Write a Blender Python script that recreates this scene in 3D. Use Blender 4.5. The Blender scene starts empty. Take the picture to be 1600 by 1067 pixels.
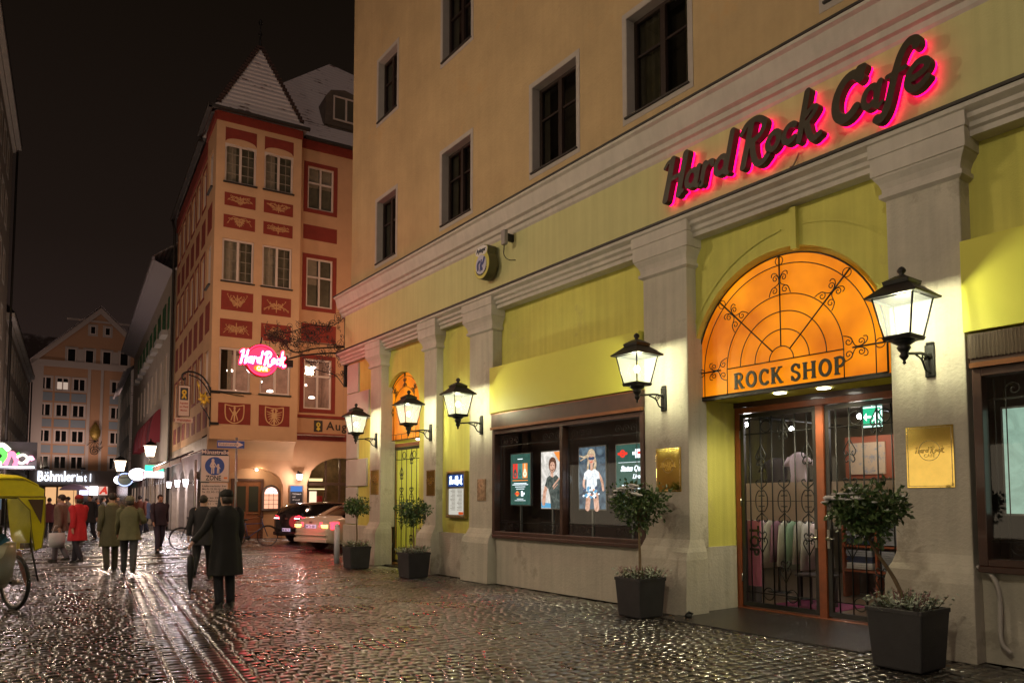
import bpy, bmesh, math, random
import numpy as np
from mathutils import Vector, Matrix
random.seed(7); rng = np.random.default_rng(7)
S = bpy.context.scene; COL = S.collection
PI = math.pi; R = math.radians
# ---------------------------------------------------------------- camera, sky, exposure
FPX = 1160.0; CH = 1.6; PITCH = R(3.5); AZ = math.atan2(840, FPX); PY = 780 - FPX*math.tan(PITCH)
cd = bpy.data.cameras.new('camera'); cam = bpy.data.objects.new('camera', cd); COL.objects.link(cam)
cam.location = (0, 0, CH); cam.rotation_euler = (R(90)+PITCH, 0, -AZ)
cd.sensor_width = 36; cd.lens = FPX/1600*36; cd.shift_x = 0; cd.shift_y = (PY-533.5)/1600
cd.clip_start = .05; cd.clip_end = 600
S.camera = cam
W = bpy.data.worlds.new('World'); S.world = W; W.use_nodes = True
nt = W.node_tree; bg = nt.nodes['Background']
tc = nt.nodes.new('ShaderNodeTexCoord'); sp = nt.nodes.new('ShaderNodeSeparateXYZ'); cr = nt.nodes.new('ShaderNodeValToRGB')
nt.links.new(tc.outputs['Generated'], sp.inputs[0]); nt.links.new(sp.outputs['Z'], cr.inputs[0]); nt.links.new(cr.outputs[0], bg.inputs[0])
cr.color_ramp.elements[0].position = 0.0; cr.color_ramp.elements[0].color = (.026, .0160, .0140, 1)
cr.color_ramp.elements[1].position = .62; cr.color_ramp.elements[1].color = (.0040, .0026, .0015, 1)
e = cr.color_ramp.elements.new(.3); e.color = (.0105, .0066, .0050, 1)
bg.inputs[1].default_value = 1.0
# faint city glow from the clouded night sky
sl = bpy.data.lights.new('night_sky_glow', 'SUN'); sl.energy = .20; sl.angle = R(50); sl.color = (1, .72, .62)
so = bpy.data.objects.new('night_sky_glow', sl); COL.objects.link(so); so.rotation_euler = (R(38), R(-22), 0)
S.view_settings.view_transform = 'Standard'; S.view_settings.look = 'None'; S.view_settings.exposure = .22; S.view_settings.gamma = 1
S.cycles.use_denoising = True
try: S.cycles.denoiser = 'OPENIMAGEDENOISE'
except Exception: pass
S.cycles.max_bounces = 6; S.cycles.diffuse_bounces = 3; S.cycles.glossy_bounces = 3; S.cycles.transparent_max_bounces = 16; S.cycles.transmission_bounces = 4
S.cycles.sample_clamp_indirect = 3.0; S.cycles.caustics_reflective = False; S.cycles.caustics_refractive = False
S.cycles.use_light_tree = True

def lamp(name, loc, power, color, radius=.05, parent=None, typ='POINT', rot=None, size=None, spot=None, blend=.6, spec=.22):
    l = bpy.data.lights.new(name, typ); l.energy = power; l.color = color; l.specular_factor = spec
    if typ in ('POINT', 'SPOT'): l.shadow_soft_size = radius
    if typ == 'AREA': l.shape = 'RECTANGLE'; l.size, l.size_y = size
    if typ == 'SPOT': l.spot_size = spot; l.spot_blend = blend
    o = bpy.data.objects.new(name, l); COL.objects.link(o); o.location = loc
    if rot: o.rotation_euler = rot
    if parent: o.parent = parent
    return o
# ---------------------------------------------------------------- pixel -> world on a given real plane
def ray(X, Y):
    cx = (X-800)/FPX; cy = (PY-Y)/FPX
    fy = math.cos(PITCH)-cy*math.sin(PITCH); uz = math.sin(PITCH)+cy*math.cos(PITCH)
    return (cx*math.cos(AZ)+fy*math.sin(AZ), -cx*math.sin(AZ)+fy*math.cos(AZ), uz)
def onx(X, Y, D):
    r = ray(X, Y); t = D/r[0]; return t*r[1], CH+t*r[2]
def ony(X, Y, D):
    r = ray(X, Y); t = D/r[1]; return t*r[0], CH+t*r[2]
def gnd(X, Y):
    r = ray(X, Y); t = -CH/r[2]; return t*r[0], t*r[1]
class Frame:
    """local frame of a building: +X along its front to the right, -Y outward"""
    def __init__(s, ox, oy, deg): s.ox, s.oy, s.a = ox, oy, R(deg); s.rz = -R(deg)
    def loc(s, x, y):
        dx, dy = x-s.ox, y-s.oy; c, n = math.cos(s.a), math.sin(s.a)
        return dx*c-dy*n, dx*n+dy*c
    def front(s, X, Y, yl=0):           # on plane local y = yl -> (x, z)
        r = ray(X, Y); o = s.loc(0, 0); d = s.loc(s.ox+r[0], s.oy+r[1]); t = (yl-o[1])/d[1]
        return o[0]+t*d[0], CH+t*r[2]
    def side(s, X, Y, xl=0):            # on plane local x = xl -> (y, z)
        r = ray(X, Y); o = s.loc(0, 0); d = s.loc(s.ox+r[0], s.oy+r[1]); t = (xl-o[0])/d[0]
        return o[1]+t*d[1], CH+t*r[2]
# ---------------------------------------------------------------- materials
MATS = {}
def mat(name, col, rough=.7, spec=.5, metal=0, noise=0, nscale=3, bump=0, bscale=40, emis=None, estr=0, coat=0, streak=0, col2=None, c2amt=0, c2scale=1.5):
    if name in MATS: return MATS[name]
    m = bpy.data.materials.new(name); m.use_nodes = True; MATS[name] = m
    n = m.node_tree.nodes; L = m.node_tree.links; b = n['Principled BSDF']
    b.inputs['Base Color'].default_value = (*col, 1); b.inputs['Roughness'].default_value = rough
    b.inputs['Metallic'].default_value = metal; b.inputs['Specular IOR Level'].default_value = spec
    b.inputs['Coat Weight'].default_value = coat
    if emis: b.inputs['Emission Color'].default_value = (*emis, 1); b.inputs['Emission Strength'].default_value = estr
    if noise or bump or streak or c2amt:
        t = n.new('ShaderNodeTexCoord')
        cur = None
        if noise:
            a = n.new('ShaderNodeTexNoise'); a.inputs['Scale'].default_value = nscale; a.inputs['Detail'].default_value = 8; a.inputs['Roughness'].default_value = .65
            L.new(t.outputs['Object'], a.inputs[0])
            r = n.new('ShaderNodeMapRange'); r.inputs[1].default_value = .3; r.inputs[2].default_value = .7; r.inputs[3].default_value = 1-noise; r.inputs[4].default_value = 1+noise*.6
            L.new(a.outputs[0], r.inputs[0])
            mx = n.new('ShaderNodeMix'); mx.data_type = 'RGBA'; mx.blend_type = 'MULTIPLY'; mx.inputs[0].default_value = 1; mx.inputs[6].default_value = (*col, 1)
            L.new(r.outputs[0], mx.inputs[7]); cur = mx.outputs[2]
        if streak:
            mp = n.new('ShaderNodeMapping'); mp.inputs['Scale'].default_value = (7, 7, .35); L.new(t.outputs['Object'], mp.inputs[0])
            a = n.new('ShaderNodeTexNoise'); a.inputs['Scale'].default_value = 1.4; a.inputs['Detail'].default_value = 6; L.new(mp.outputs[0], a.inputs[0])
            r = n.new('ShaderNodeMapRange'); r.inputs[1].default_value = .38; r.inputs[2].default_value = .72; r.inputs[3].default_value = 1; r.inputs[4].default_value = 1-streak
            L.new(a.outputs[0], r.inputs[0])
            mx = n.new('ShaderNodeMix'); mx.data_type = 'RGBA'; mx.blend_type = 'MULTIPLY'; mx.inputs[0].default_value = 1; mx.inputs[6].default_value = (*col, 1)
            if cur: L.new(cur, mx.inputs[6])
            L.new(r.outputs[0], mx.inputs[7]); cur = mx.outputs[2]
        if c2amt:
            a = n.new('ShaderNodeTexNoise'); a.inputs['Scale'].default_value = c2scale; a.inputs['Detail'].default_value = 10; a.inputs['Roughness'].default_value = .7; L.new(t.outputs['Object'], a.inputs[0])
            r = n.new('ShaderNodeMapRange'); r.inputs[1].default_value = .62-c2amt*.3; r.inputs[2].default_value = .68-c2amt*.2; L.new(a.outputs[0], r.inputs[0])
            mx = n.new('ShaderNodeMix'); mx.data_type = 'RGBA'; mx.inputs[6].default_value = (*col, 1); mx.inputs[7].default_value = (*col2, 1)
            if cur: L.new(cur, mx.inputs[6])
            L.new(r.outputs[0], mx.inputs[0]); cur = mx.outputs[2]
        if cur: L.new(cur, b.inputs['Base Color'])
        if bump:
            a = n.new('ShaderNodeTexNoise'); a.inputs['Scale'].default_value = bscale; a.inputs['Detail'].default_value = 6; L.new(t.outputs['Object'], a.inputs[0])
            bp = n.new('ShaderNodeBump'); bp.inputs['Strength'].default_value = bump; bp.inputs['Distance'].default_value = .02
            L.new(a.outputs[0], bp.inputs['Height']); L.new(bp.outputs[0], b.inputs['Normal'])
    return m
def glow(name, col, s):
    if name in MATS: return MATS[name]
    m = bpy.data.materials.new(name); m.use_nodes = True; MATS[name] = m
    n = m.node_tree.nodes; n.remove(n['Principled BSDF']); e = n.new('ShaderNodeEmission'); e.inputs[0].default_value = (*col, 1); e.inputs[1].default_value = s
    m.node_tree.links.new(e.outputs[0], n['Material Output'].inputs[0]); return m
def glow_mix(name, c1, c2, s, scale=6, det=6):
    if name in MATS: return MATS[name]
    m = glow(name, c1, s); n = m.node_tree.nodes; L = m.node_tree.links; e = n['Emission']
    t = n.new('ShaderNodeTexCoord'); a = n.new('ShaderNodeTexNoise'); a.inputs['Scale'].default_value = scale; a.inputs['Detail'].default_value = det; a.inputs['Roughness'].default_value = .65; a.inputs['Distortion'].default_value = 1.2; L.new(t.outputs['Object'], a.inputs[0])
    r = n.new('ShaderNodeValToRGB'); r.color_ramp.elements[0].position = .36; r.color_ramp.elements[0].color = (*c1, 1); r.color_ramp.elements[1].position = .64; r.color_ramp.elements[1].color = (*c2, 1); L.new(a.outputs[0], r.inputs[0]); L.new(r.outputs[0], e.inputs[0]); return m
def thin_glass(name, tint=(1, 1, 1), refl=1.0, rough=.02):
    if name in MATS: return MATS[name]
    m = bpy.data.materials.new(name); m.use_nodes = True; MATS[name] = m
    n = m.node_tree.nodes; L = m.node_tree.links; n.remove(n['Principled BSDF'])
    t = n.new('ShaderNodeBsdfTransparent'); t.inputs[0].default_value = (*tint, 1)
    g = n.new('ShaderNodeBsdfGlossy'); g.inputs['Roughness'].default_value = rough; g.inputs[0].default_value = (refl, refl, refl, 1)
    f = n.new('ShaderNodeLayerWeight'); f.inputs[0].default_value = .5
    p5 = n.new('ShaderNodeMath'); p5.operation = 'POWER'; p5.inputs[1].default_value = 5; L.new(f.outputs['Facing'], p5.inputs[0])
    ma = n.new('ShaderNodeMath'); ma.operation = 'MULTIPLY_ADD'; ma.inputs[1].default_value = .9; ma.inputs[2].default_value = .045; L.new(p5.outputs[0], ma.inputs[0])
    mx = n.new('ShaderNodeMixShader'); L.new(ma.outputs[0], mx.inputs[0]); L.new(t.outputs[0], mx.inputs[1]); L.new(g.outputs[0], mx.inputs[2])
    L.new(mx.outputs[0], n['Material Output'].inputs[0]); return m
def frosted(name, tint, trans=.35, emis=None, es=0):
    if name in MATS: return MATS[name]
    m = bpy.data.materials.new(name); m.use_nodes = True; MATS[name] = m
    n = m.node_tree.nodes; L = m.node_tree.links; n.remove(n['Principled BSDF'])
    t = n.new('ShaderNodeBsdfTransparent'); t.inputs[0].default_value = (*tint, 1)
    g = n.new('ShaderNodeBsdfTranslucent'); g.inputs[0].default_value = (*tint, 1)
    mx = n.new('ShaderNodeMixShader'); mx.inputs[0].default_value = trans; L.new(g.outputs[0], mx.inputs[1]); L.new(t.outputs[0], mx.inputs[2]); out = mx.outputs[0]
    if emis:
        e = n.new('ShaderNodeEmission'); e.inputs[0].default_value = (*emis, 1); e.inputs[1].default_value = es
        ad = n.new('ShaderNodeAddShader'); L.new(out, ad.inputs[0]); L.new(e.outputs[0], ad.inputs[1]); out = ad.outputs[0]
    L.new(out, n['Material Output'].inputs[0]); return m
# ---------------------------------------------------------------- scene graph helpers
def tag(o, label=None, cat=None, group=None, kind=None):
    if label: o['label'] = label
    if cat: o['category'] = cat
    if group: o['group'] = group
    if kind: o['kind'] = kind
    return o
def thing(name, label, cat, loc=(0, 0, 0), rz=0, group=None):
    o = bpy.data.objects.new(name, None); COL.objects.link(o); o.location = loc; o.rotation_euler = (0, 0, rz); o.empty_display_size = .3
    return tag(o, label, cat, group)
def root_matrix(p):
    while p is not None and p.parent is not None: p = p.parent
    if p is None: return Matrix()
    return Matrix.Translation(p.location) @ Matrix.Rotation(p.rotation_euler[2], 4, 'Z')
def copy_tree(o, parent=None):
    c = o.copy(); COL.objects.link(c)
    if parent: c.parent = parent
    for ch in list(o.children): copy_tree(ch, c)
    return c
def kids_fast(o, table):
    pass
class MB:
    def __init__(s): s.v = []; s.f = []; s.sm = []
    def add(s, vs, fs, smooth=False):
        k = len(s.v); s.v += [tuple(map(float, q)) for q in vs]; s.f += [tuple(i+k for i in q) for q in fs]; s.sm += [smooth]*len(fs); return s
    def box(s, x0, x1, y0, y1, z0, z1):
        if x0 > x1: x0, x1 = x1, x0
        if y0 > y1: y0, y1 = y1, y0
        if z0 > z1: z0, z1 = z1, z0
        v = [(x, y, z) for x in (x0, x1) for y in (y0, y1) for z in (z0, z1)]
        return s.add(v, [(0, 1, 3, 2), (4, 6, 7, 5), (0, 4, 5, 1), (2, 3, 7, 6), (0, 2, 6, 4), (1, 5, 7, 3)])
    def frustum(s, c, z0, z1, a0, b0, a1, b1):
        x, y = c
        v = [(x+sx*a, y+sy*b, z) for z, a, b in ((z0, a0, b0), (z1, a1, b1)) for sx, sy in ((-1, -1), (1, -1), (1, 1), (-1, 1))]
        return s.add(v, [(3, 2, 1, 0), (4, 5, 6, 7)]+[(i, (i+1) % 4, 4+(i+1) % 4, 4+i) for i in range(4)])
    def extrude(s, poly, axis, a, b, smooth=False):
        """poly 2d extruded along axis 'x' (poly=(y,z)), 'y' (poly=(x,z)) or 'z' (poly=(x,y))"""
        n = len(poly)
        def P(p, t): return {'x': (t, p[0], p[1]), 'y': (p[0], t, p[1]), 'z': (p[0], p[1], t)}[axis]
        s.add([P(p, a) for p in poly]+[P(p, b) for p in poly], [tuple(range(n))[::-1], tuple(range(n, 2*n))]+[(i, (i+1) % n, n+(i+1) % n, n+i) for i in range(n)])
        return s
    def tube(s, pts, r, n=6, closed=False):
        pts = [Vector(p) for p in pts]; m = len(pts)
        if m < 2: return s
        rs = r if isinstance(r, (list, tuple)) else [r]*m
        rings = []; up = None
        for i, p in enumerate(pts):
            if closed: d = pts[(i+1) % m]-pts[i-1]
            else: d = (pts[min(i+1, m-1)]-pts[max(i-1, 0)])
            if d.length < 1e-9: d = Vector((0, 0, 1))
            d.normalize()
            if up is None: up = d.orthogonal().normalized()
            u = (up-d*up.dot(d))
            if u.length < 1e-6: u = d.orthogonal()
            u.normalize(); up = u; w = d.cross(u)
            rings.append([p+(u*math.cos(2*PI*k/n)+w*math.sin(2*PI*k/n))*rs[i] for k in range(n)])
        vs = [q for g in rings for q in g]; fs = []
        for i in range(m if closed else m-1):
            j = (i+1) % m
            for k in range(n): fs.append((i*n+k, i*n+(k+1) % n, j*n+(k+1) % n, j*n+k))
        if not closed: fs += [tuple(range(n))[::-1], tuple(range((m-1)*n, m*n))]
        return s.add(vs, fs, True)
    def lathe(s, prof, c=(0, 0), n=16, axis='z', z0=0):
        vs = []
        for r, z in prof:
            for k in range(n):
                a = 2*PI*k/n; x, y = r*math.cos(a), r*math.sin(a)
                vs.append({'z': (c[0]+x, c[1]+y, z0+z), 'x': (z0+z, c[0]+x, c[1]+y), 'y': (c[0]+x, z0+z, c[1]+y)}[axis])
        m = len(prof); fs = []
        for i in range(m-1):
            for k in range(n): fs.append((i*n+k, i*n+(k+1) % n, (i+1)*n+(k+1) % n, (i+1)*n+k))
        fs += [tuple(range(n))[::-1], tuple(range((m-1)*n, m*n))]
        return s.add(vs, fs, True)
    def sphere(s, c, r, nu=12, nv=8, sx=1, sy=1, sz=1):
        vs = []; fs = []
        for i in range(nv+1):
            t = PI*i/nv
            for k in range(nu):
                a = 2*PI*k/nu; vs.append((c[0]+r*sx*math.sin(t)*math.cos(a), c[1]+r*sy*math.sin(t)*math.sin(a), c[2]-r*sz*math.cos(t)))
        for i in range(nv):
            for k in range(nu): fs.append((i*nu+k, i*nu+(k+1) % nu, (i+1)*nu+(k+1) % nu, (i+1)*nu+k))
        return s.add(vs, fs, True)
    def loft(s, rings, n=16, fold=0, folds=7, cap=True, seed=0):
        """rings: (center, rx, ry) horizontal-ish ellipses, or (center, rx, ry, u, w)"""
        vs = []; fs = []; ph = seed*1.7
        for i, g in enumerate(rings):
            c, rx, ry = Vector(g[0]), g[1], g[2]; u = Vector(g[3]) if len(g) > 3 else Vector((1, 0, 0)); w = Vector(g[4]) if len(g) > 4 else Vector((0, 1, 0))
            t = i/(len(rings)-1)
            for k in range(n):
                a = 2*PI*k/n; q = 1+fold*t*math.sin(folds*a+ph+t*1.2)
                vs.append(c+u*(rx*q*math.cos(a))+w*(ry*q*math.sin(a)))
        for i in range(len(rings)-1):
            for k in range(n): fs.append((i*n+k, i*n+(k+1) % n, (i+1)*n+(k+1) % n, (i+1)*n+k))
        if cap: fs += [tuple(range(n))[::-1], tuple(range((len(rings)-1)*n, len(rings)*n))]
        return s.add(vs, fs, True)
    def merge(s, o, M=None):
        return s.add([tuple(M @ Vector(q)) for q in o.v] if M else o.v, o.f, False) if not o.sm else s._m(o, M)
    def _m(s, o, M):
        k = len(s.v); s.v += [tuple(M @ Vector(q)) for q in o.v] if M else list(o.v); s.f += [tuple(i+k for i in q) for q in o.f]; s.sm += o.sm; return s
    def build(s, name, m, parent=None, world=False, bevel=0, subsurf=0, solid=0):
        me = bpy.data.meshes.new(name); v = s.v
        if world and parent is not None:
            Mi = root_matrix(parent).inverted(); v = [tuple(Mi @ Vector(q)) for q in v]
        me.from_pydata(v, [], s.f); me.polygons.foreach_set('use_smooth', s.sm)
        for q in (m if isinstance(m, (list, tuple)) else [m]): me.materials.append(q)
        me.update()
        bm = bmesh.new(); bm.from_mesh(me); bmesh.ops.recalc_face_normals(bm, faces=bm.faces); bm.to_mesh(me); bm.free()
        o = bpy.data.objects.new(name, me); COL.objects.link(o)
        if parent is not None: o.parent = parent
        if bevel:
            b = o.modifiers.new('bevel', 'BEVEL'); b.width = bevel; b.segments = 2; b.limit_method = 'ANGLE'
        if solid:
            b = o.modifiers.new('solid', 'SOLIDIFY'); b.thickness = solid
        if subsurf:
            b = o.modifiers.new('sub', 'SUBSURF'); b.levels = subsurf; b.render_levels = subsurf
        return o
def each(name, m, parent, boxes, **k):
    for b in boxes: MB().box(*b).build(name, m, parent, **k)
def struct(name, mb, m, **k):
    return tag(mb.build(name, m, **k), kind='structure')
# ---------------------------------------------------------------- 2d shapes: strokes -> outline -> mesh
def spline(pts, n=8):
    P = [np.array(p, float) for p in pts]
    if len(P) < 3: return P
    Q = [2*P[0]-P[1]]+P+[2*P[-1]-P[-2]]; out = []
    for i in range(1, len(Q)-2):
        for k in range(n):
            t = k/n; a, b, c, d = Q[i-1], Q[i], Q[i+1], Q[i+2]
            out.append(.5*((2*b)+(-a+c)*t+(2*a-5*b+4*c-d)*t*t+(-a+3*b-3*c+d)*t**3))
    out.append(P[-1]); return out
def ell(cx, cy, rx, ry, a0=0, a1=360, n=20):
    return [(cx+rx*math.cos(R(a0+(a1-a0)*i/n)), cy+ry*math.sin(R(a0+(a1-a0)*i/n))) for i in range(n+1)]
def sdf_outline(strokes, res=.02, shear=0, grow=0):
    """strokes: list of (points, r) capsules chains or (points, r, 'sq') square ended -> list of closed loops"""
    segs = []
    for st in strokes:
        p = [np.array(q, float) for q in st[0]]; sq = len(st) > 2
        r = st[1]; rr = r if isinstance(r, (list, tuple)) else None
        for i in range(len(p)-1):
            ra, rb = (rr[0]+(rr[1]-rr[0])*i/(len(p)-1), rr[0]+(rr[1]-rr[0])*(i+1)/(len(p)-1)) if rr else (r, r)
            segs.append((p[i], p[i+1], ra+grow, rb+grow, sq))
    xs = [q for a, b, *_ in segs for q in (a[0], b[0])]; ys = [q for a, b, *_ in segs for q in (a[1], b[1])]; mr = max(s_[2] for s_ in segs)*1.5+2*res
    gx = np.arange(min(xs)-mr, max(xs)+mr, res); gy = np.arange(min(ys)-mr, max(ys)+mr, res); X, Y = np.meshgrid(gx, gy, indexing='ij'); D = np.full(X.shape, 9.)
    for a, b, ra, rb, sq in segs:
        d = b-a; l2 = d@d
        if l2 < 1e-12: continue
        if sq:
            l = math.sqrt(l2); u = d/l; px = (X-(a[0]+b[0])/2); py = (Y-(a[1]+b[1])/2)
            q1 = np.abs(px*u[0]+py*u[1])-l/2; q2 = np.abs(-px*u[1]+py*u[0])-ra
            D = np.minimum(D, np.maximum(q1, q2)); continue
        t = np.clip(((X-a[0])*d[0]+(Y-a[1])*d[1])/l2, 0, 1)
        D = np.minimum(D, np.hypot(X-a[0]-t*d[0], Y-a[1]-t*d[1])-(ra+(rb-ra)*t))
    # marching squares
    ins = D < 0; edges = {}; 
    def ip(i, j, k, l):
        a, b = D[i, j], D[k, l]; t = a/(a-b) if a != b else .5
        return (gx[i]+(gx[k]-gx[i])*t, gy[j]+(gy[l]-gy[j])*t)
    nxt = {}; pos = {}
    I, J = np.nonzero((ins[:-1, :-1].astype(int)+ins[1:, :-1]+ins[:-1, 1:]+ins[1:, 1:]) % 4 != 0)
    T = {1: [(3, 0)], 2: [(0, 1)], 3: [(3, 1)], 4: [(1, 2)], 5: [(3, 0), (1, 2)], 6: [(0, 2)], 7: [(3, 2)], 8: [(2, 3)], 9: [(2, 0)], 10: [(0, 1), (2, 3)], 11: [(2, 1)], 12: [(1, 3)], 13: [(1, 0)], 14: [(0, 3)]}
    for i, j in zip(I.tolist(), J.tolist()):
        c = ins[i, j]*1+ins[i+1, j]*2+ins[i+1, j+1]*4+ins[i, j+1]*8
        E = {0: ((i, j), (i+1, j)), 1: ((i+1, j), (i+1, j+1)), 2: ((i, j+1), (i+1, j+1)), 3: ((i, j), (i, j+1))}
        for a, b in T[int(c)]:
            ka, kb = E[a], E[b]; nxt[ka] = kb
            for kk in (ka, kb):
                if kk not in pos: pos[kk] = ip(*kk[0], *kk[1])
    loops = []; seen = set()
    for k0 in list(nxt):
        if k0 in seen: continue
        loop = []; k = k0
        while k not in seen and k in nxt: seen.add(k); loop.append(pos[k]); k = nxt[k]
        if len(loop) > 5:
            out = [loop[0]]
            for q in loop[1:]:
                if math.hypot(q[0]-out[-1][0], q[1]-out[-1][1]) > res*.45: out.append(q)
            loops.append([(x+shear*y, y) for x, y in out])
    return loops
def fill2d(loops, depth):
    """flat filled shape of loops (even-odd), extruded +-depth/2 in z; returns MB in xy plane"""
    cu = bpy.data.curves.new('t', 'CURVE'); cu.dimensions = '2D'; cu.fill_mode = 'BOTH'; cu.extrude = depth/2
    for lp in loops:
        s_ = cu.splines.new('POLY'); s_.points.add(len(lp)-1)
        for p, q in zip(s_.points, lp): p.co = (q[0], q[1], 0, 1)
        s_.use_cyclic_u = True
    return _cu2mb(cu)
def _cu2mb(cu):
    o = bpy.data.objects.new('t', cu); COL.objects.link(o); dg = bpy.context.evaluated_depsgraph_get()
    me = bpy.data.meshes.new_from_object(o.evaluated_get(dg)); mb = MB().add([v.co[:] for v in me.vertices], [tuple(p.vertices) for p in me.polygons])
    bpy.data.objects.remove(o); bpy.data.curves.remove(cu); bpy.data.meshes.remove(me); return mb
def text_mb(txt, h, depth, bold=0, width=None, shear=0, align='CENTER', space=1):
    cu = bpy.data.curves.new('t', 'FONT'); cu.body = txt; cu.size = h/.7; cu.extrude = depth/2; cu.offset = bold; cu.align_x = align; cu.shear = shear; cu.resolution_u = 2; cu.space_character = space
    mb = _cu2mb(cu)
    if width and mb.v:
        xs = [v[0] for v in mb.v]; k = width/(max(xs)-min(xs)); mb.v = [(v[0]*k, v[1], v[2]) for v in mb.v]
    return mb
def place(mb, M, **k):
    mb.v = [tuple(M @ Vector(q)) for q in mb.v]; return mb
def face_west(x, y, z):     # text plane on the cafe facade: glyph +x -> world -y, up -> z, normal -> -x
    return Matrix(((0, 0, -1, x), (-1, 0, 0, y), (0, 1, 0, z), (0, 0, 0, 1)))
def face_front(x, y, z):    # building-local front: +x right, up z, normal -y
    return Matrix(((1, 0, 0, x), (0, 0, -1, y), (0, 1, 0, z), (0, 0, 0, 1)))
def spiral(cx, cy, r0, r1, a0, turns, n=14):
    m = max(4, int(abs(turns)*n)); return [(cx+(r0+(r1-r0)*i/m)*math.cos(a0+2*PI*turns*i/m), cy+(r0+(r1-r0)*i/m)*math.sin(a0+2*PI*turns*i/m)) for i in range(m+1)]
def s_scroll(x, y, h, flip=1, tight=.3):
    """C scroll standing at x,y (bottom) of height h opening to flip side"""
    r = h*.22; top = spiral(x+flip*r*.9, y+h-r, r*.25, r, PI if flip > 0 else 0, (1.2 if flip < 0 else -1.2))
    a = [(x+flip*r*.9+r*.2*math.cos(q)*flip, y+h-r+r*.2*math.sin(q)) for q in (0, 1.5)]
    up = spiral(x+flip*r, y+h-r, r*.3, r, 0 if flip > 0 else PI, 0.5*flip+ (1 if flip > 0 else -1)*0)
    p = [(x+flip*(r+r*.35), y+h-r*1.25), (x+flip*(r+r*.1), y+h-r*1.45), (x+flip*r*.75, y+h-r*1.05), (x+flip*r*1.1, y+h-r*.6), (x+flip*r*1.65, y+h-r*.85), (x+flip*r*1.75, y+h-r*1.3)]
    p2 = list(reversed(p))
    top = [(x+flip*r*1.2, y+h-r*1.1), (x+flip*r*1.6, y+h-r*.9), (x+flip*r*1.5, y+h-r*.3), (x+flip*r*.9, y+h), (x+flip*r*.25, y+h-r*.5), (x, y+h*.62)]
    bot = [(q[0], 2*y+h-q[1]) for q in reversed(top)]
    return [tuple(q) for q in spline(top+[(x+flip*0, y+h*.5)]+bot, 4)]
# ================================================================ materials
YEL = mat('yellow_plaster', (.60, .57, .135), .8, .3, noise=.10, nscale=1.3, bump=.25, bscale=60, streak=.14, c2amt=.12, col2=(.50, .46, .13), c2scale=1.1)
YEL2 = mat('yellow_metal_panel', (.60, .58, .085), .55, .4, noise=.05, nscale=1)
FRZ = mat('pale_yellow_plaster', (.54, .52, .25), .8, .3, noise=.08, nscale=1, streak=.1, bump=.15, bscale=50)
GRYP = mat('grey_pillar_plaster', (.50, .465, .39), .8, .3, noise=.14, nscale=1.6, bump=.45, bscale=28, streak=.15, c2amt=.2, col2=(.36, .33, .27), c2scale=1.6)
GRYC = mat('grey_cornice_stone', (.52, .48, .43), .75, .3, noise=.12, nscale=2, bump=.2, bscale=30, streak=.1)
OCH = mat('ochre_plaster', (.46, .335, .18), .85, .25, noise=.15, nscale=.8, bump=.6, bscale=22, streak=.06, c2amt=.12, col2=(.46, .31, .15), c2scale=.5)
DKW = mat('dark_brown_wood', (.055, .022, .014), .4, .5, noise=.3, nscale=6, coat=.3)
REDW = mat('red_brown_wood', (.24, .062, .022), .38, .5, noise=.25, nscale=5, coat=.3)
BLKM = mat('black_iron', (.012, .012, .012), .45, .5, metal=.3)
DARKM = mat('dark_lead', (.03, .028, .025), .6)
LEAD = mat('weathered_flashing', (.035, .03, .026), .55, .4, noise=.3, nscale=5)
GLASS = thin_glass('window_glass')
DGLASS = mat('dark_window_glass', (.006, .006, .006), .06, .6)
BRASS = mat('polished_brass', (.90, .66, .18), .075, .5, metal=1, noise=.12, nscale=5, bump=.02, bscale=5)
BRASSD = mat('worn_brass', (.42, .32, .20), .35, .5, metal=.9, noise=.5, nscale=20, bump=.6, bscale=60)
ORG = None
def orange_panel():
    m = bpy.data.materials.new('orange_backlit_panel'); m.use_nodes = True; n = m.node_tree.nodes; L = m.node_tree.links
    b = n['Principled BSDF']; b.inputs['Base Color'].default_value = (.16, .05, .003, 1); b.inputs['Roughness'].default_value = .5; b.inputs['Specular IOR Level'].default_value = .2
    t = n.new('ShaderNodeTexCoord'); a = n.new('ShaderNodeTexNoise'); a.inputs['Scale'].default_value = 1.15; a.inputs['Detail'].default_value = 3; L.new(t.outputs['Object'], a.inputs[0])
    r = n.new('ShaderNodeValToRGB'); r.color_ramp.elements[0].position = .33; r.color_ramp.elements[0].color = (.50, .10, .002, 1); r.color_ramp.elements[1].position = .68; r.color_ramp.elements[1].color = (1, .31, .004, 1)
    L.new(a.outputs[0], r.inputs[0]); L.new(r.outputs[0], b.inputs['Emission Color']); b.inputs['Emission Strength'].default_value = .92
    return m
ORG = orange_panel()
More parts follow.
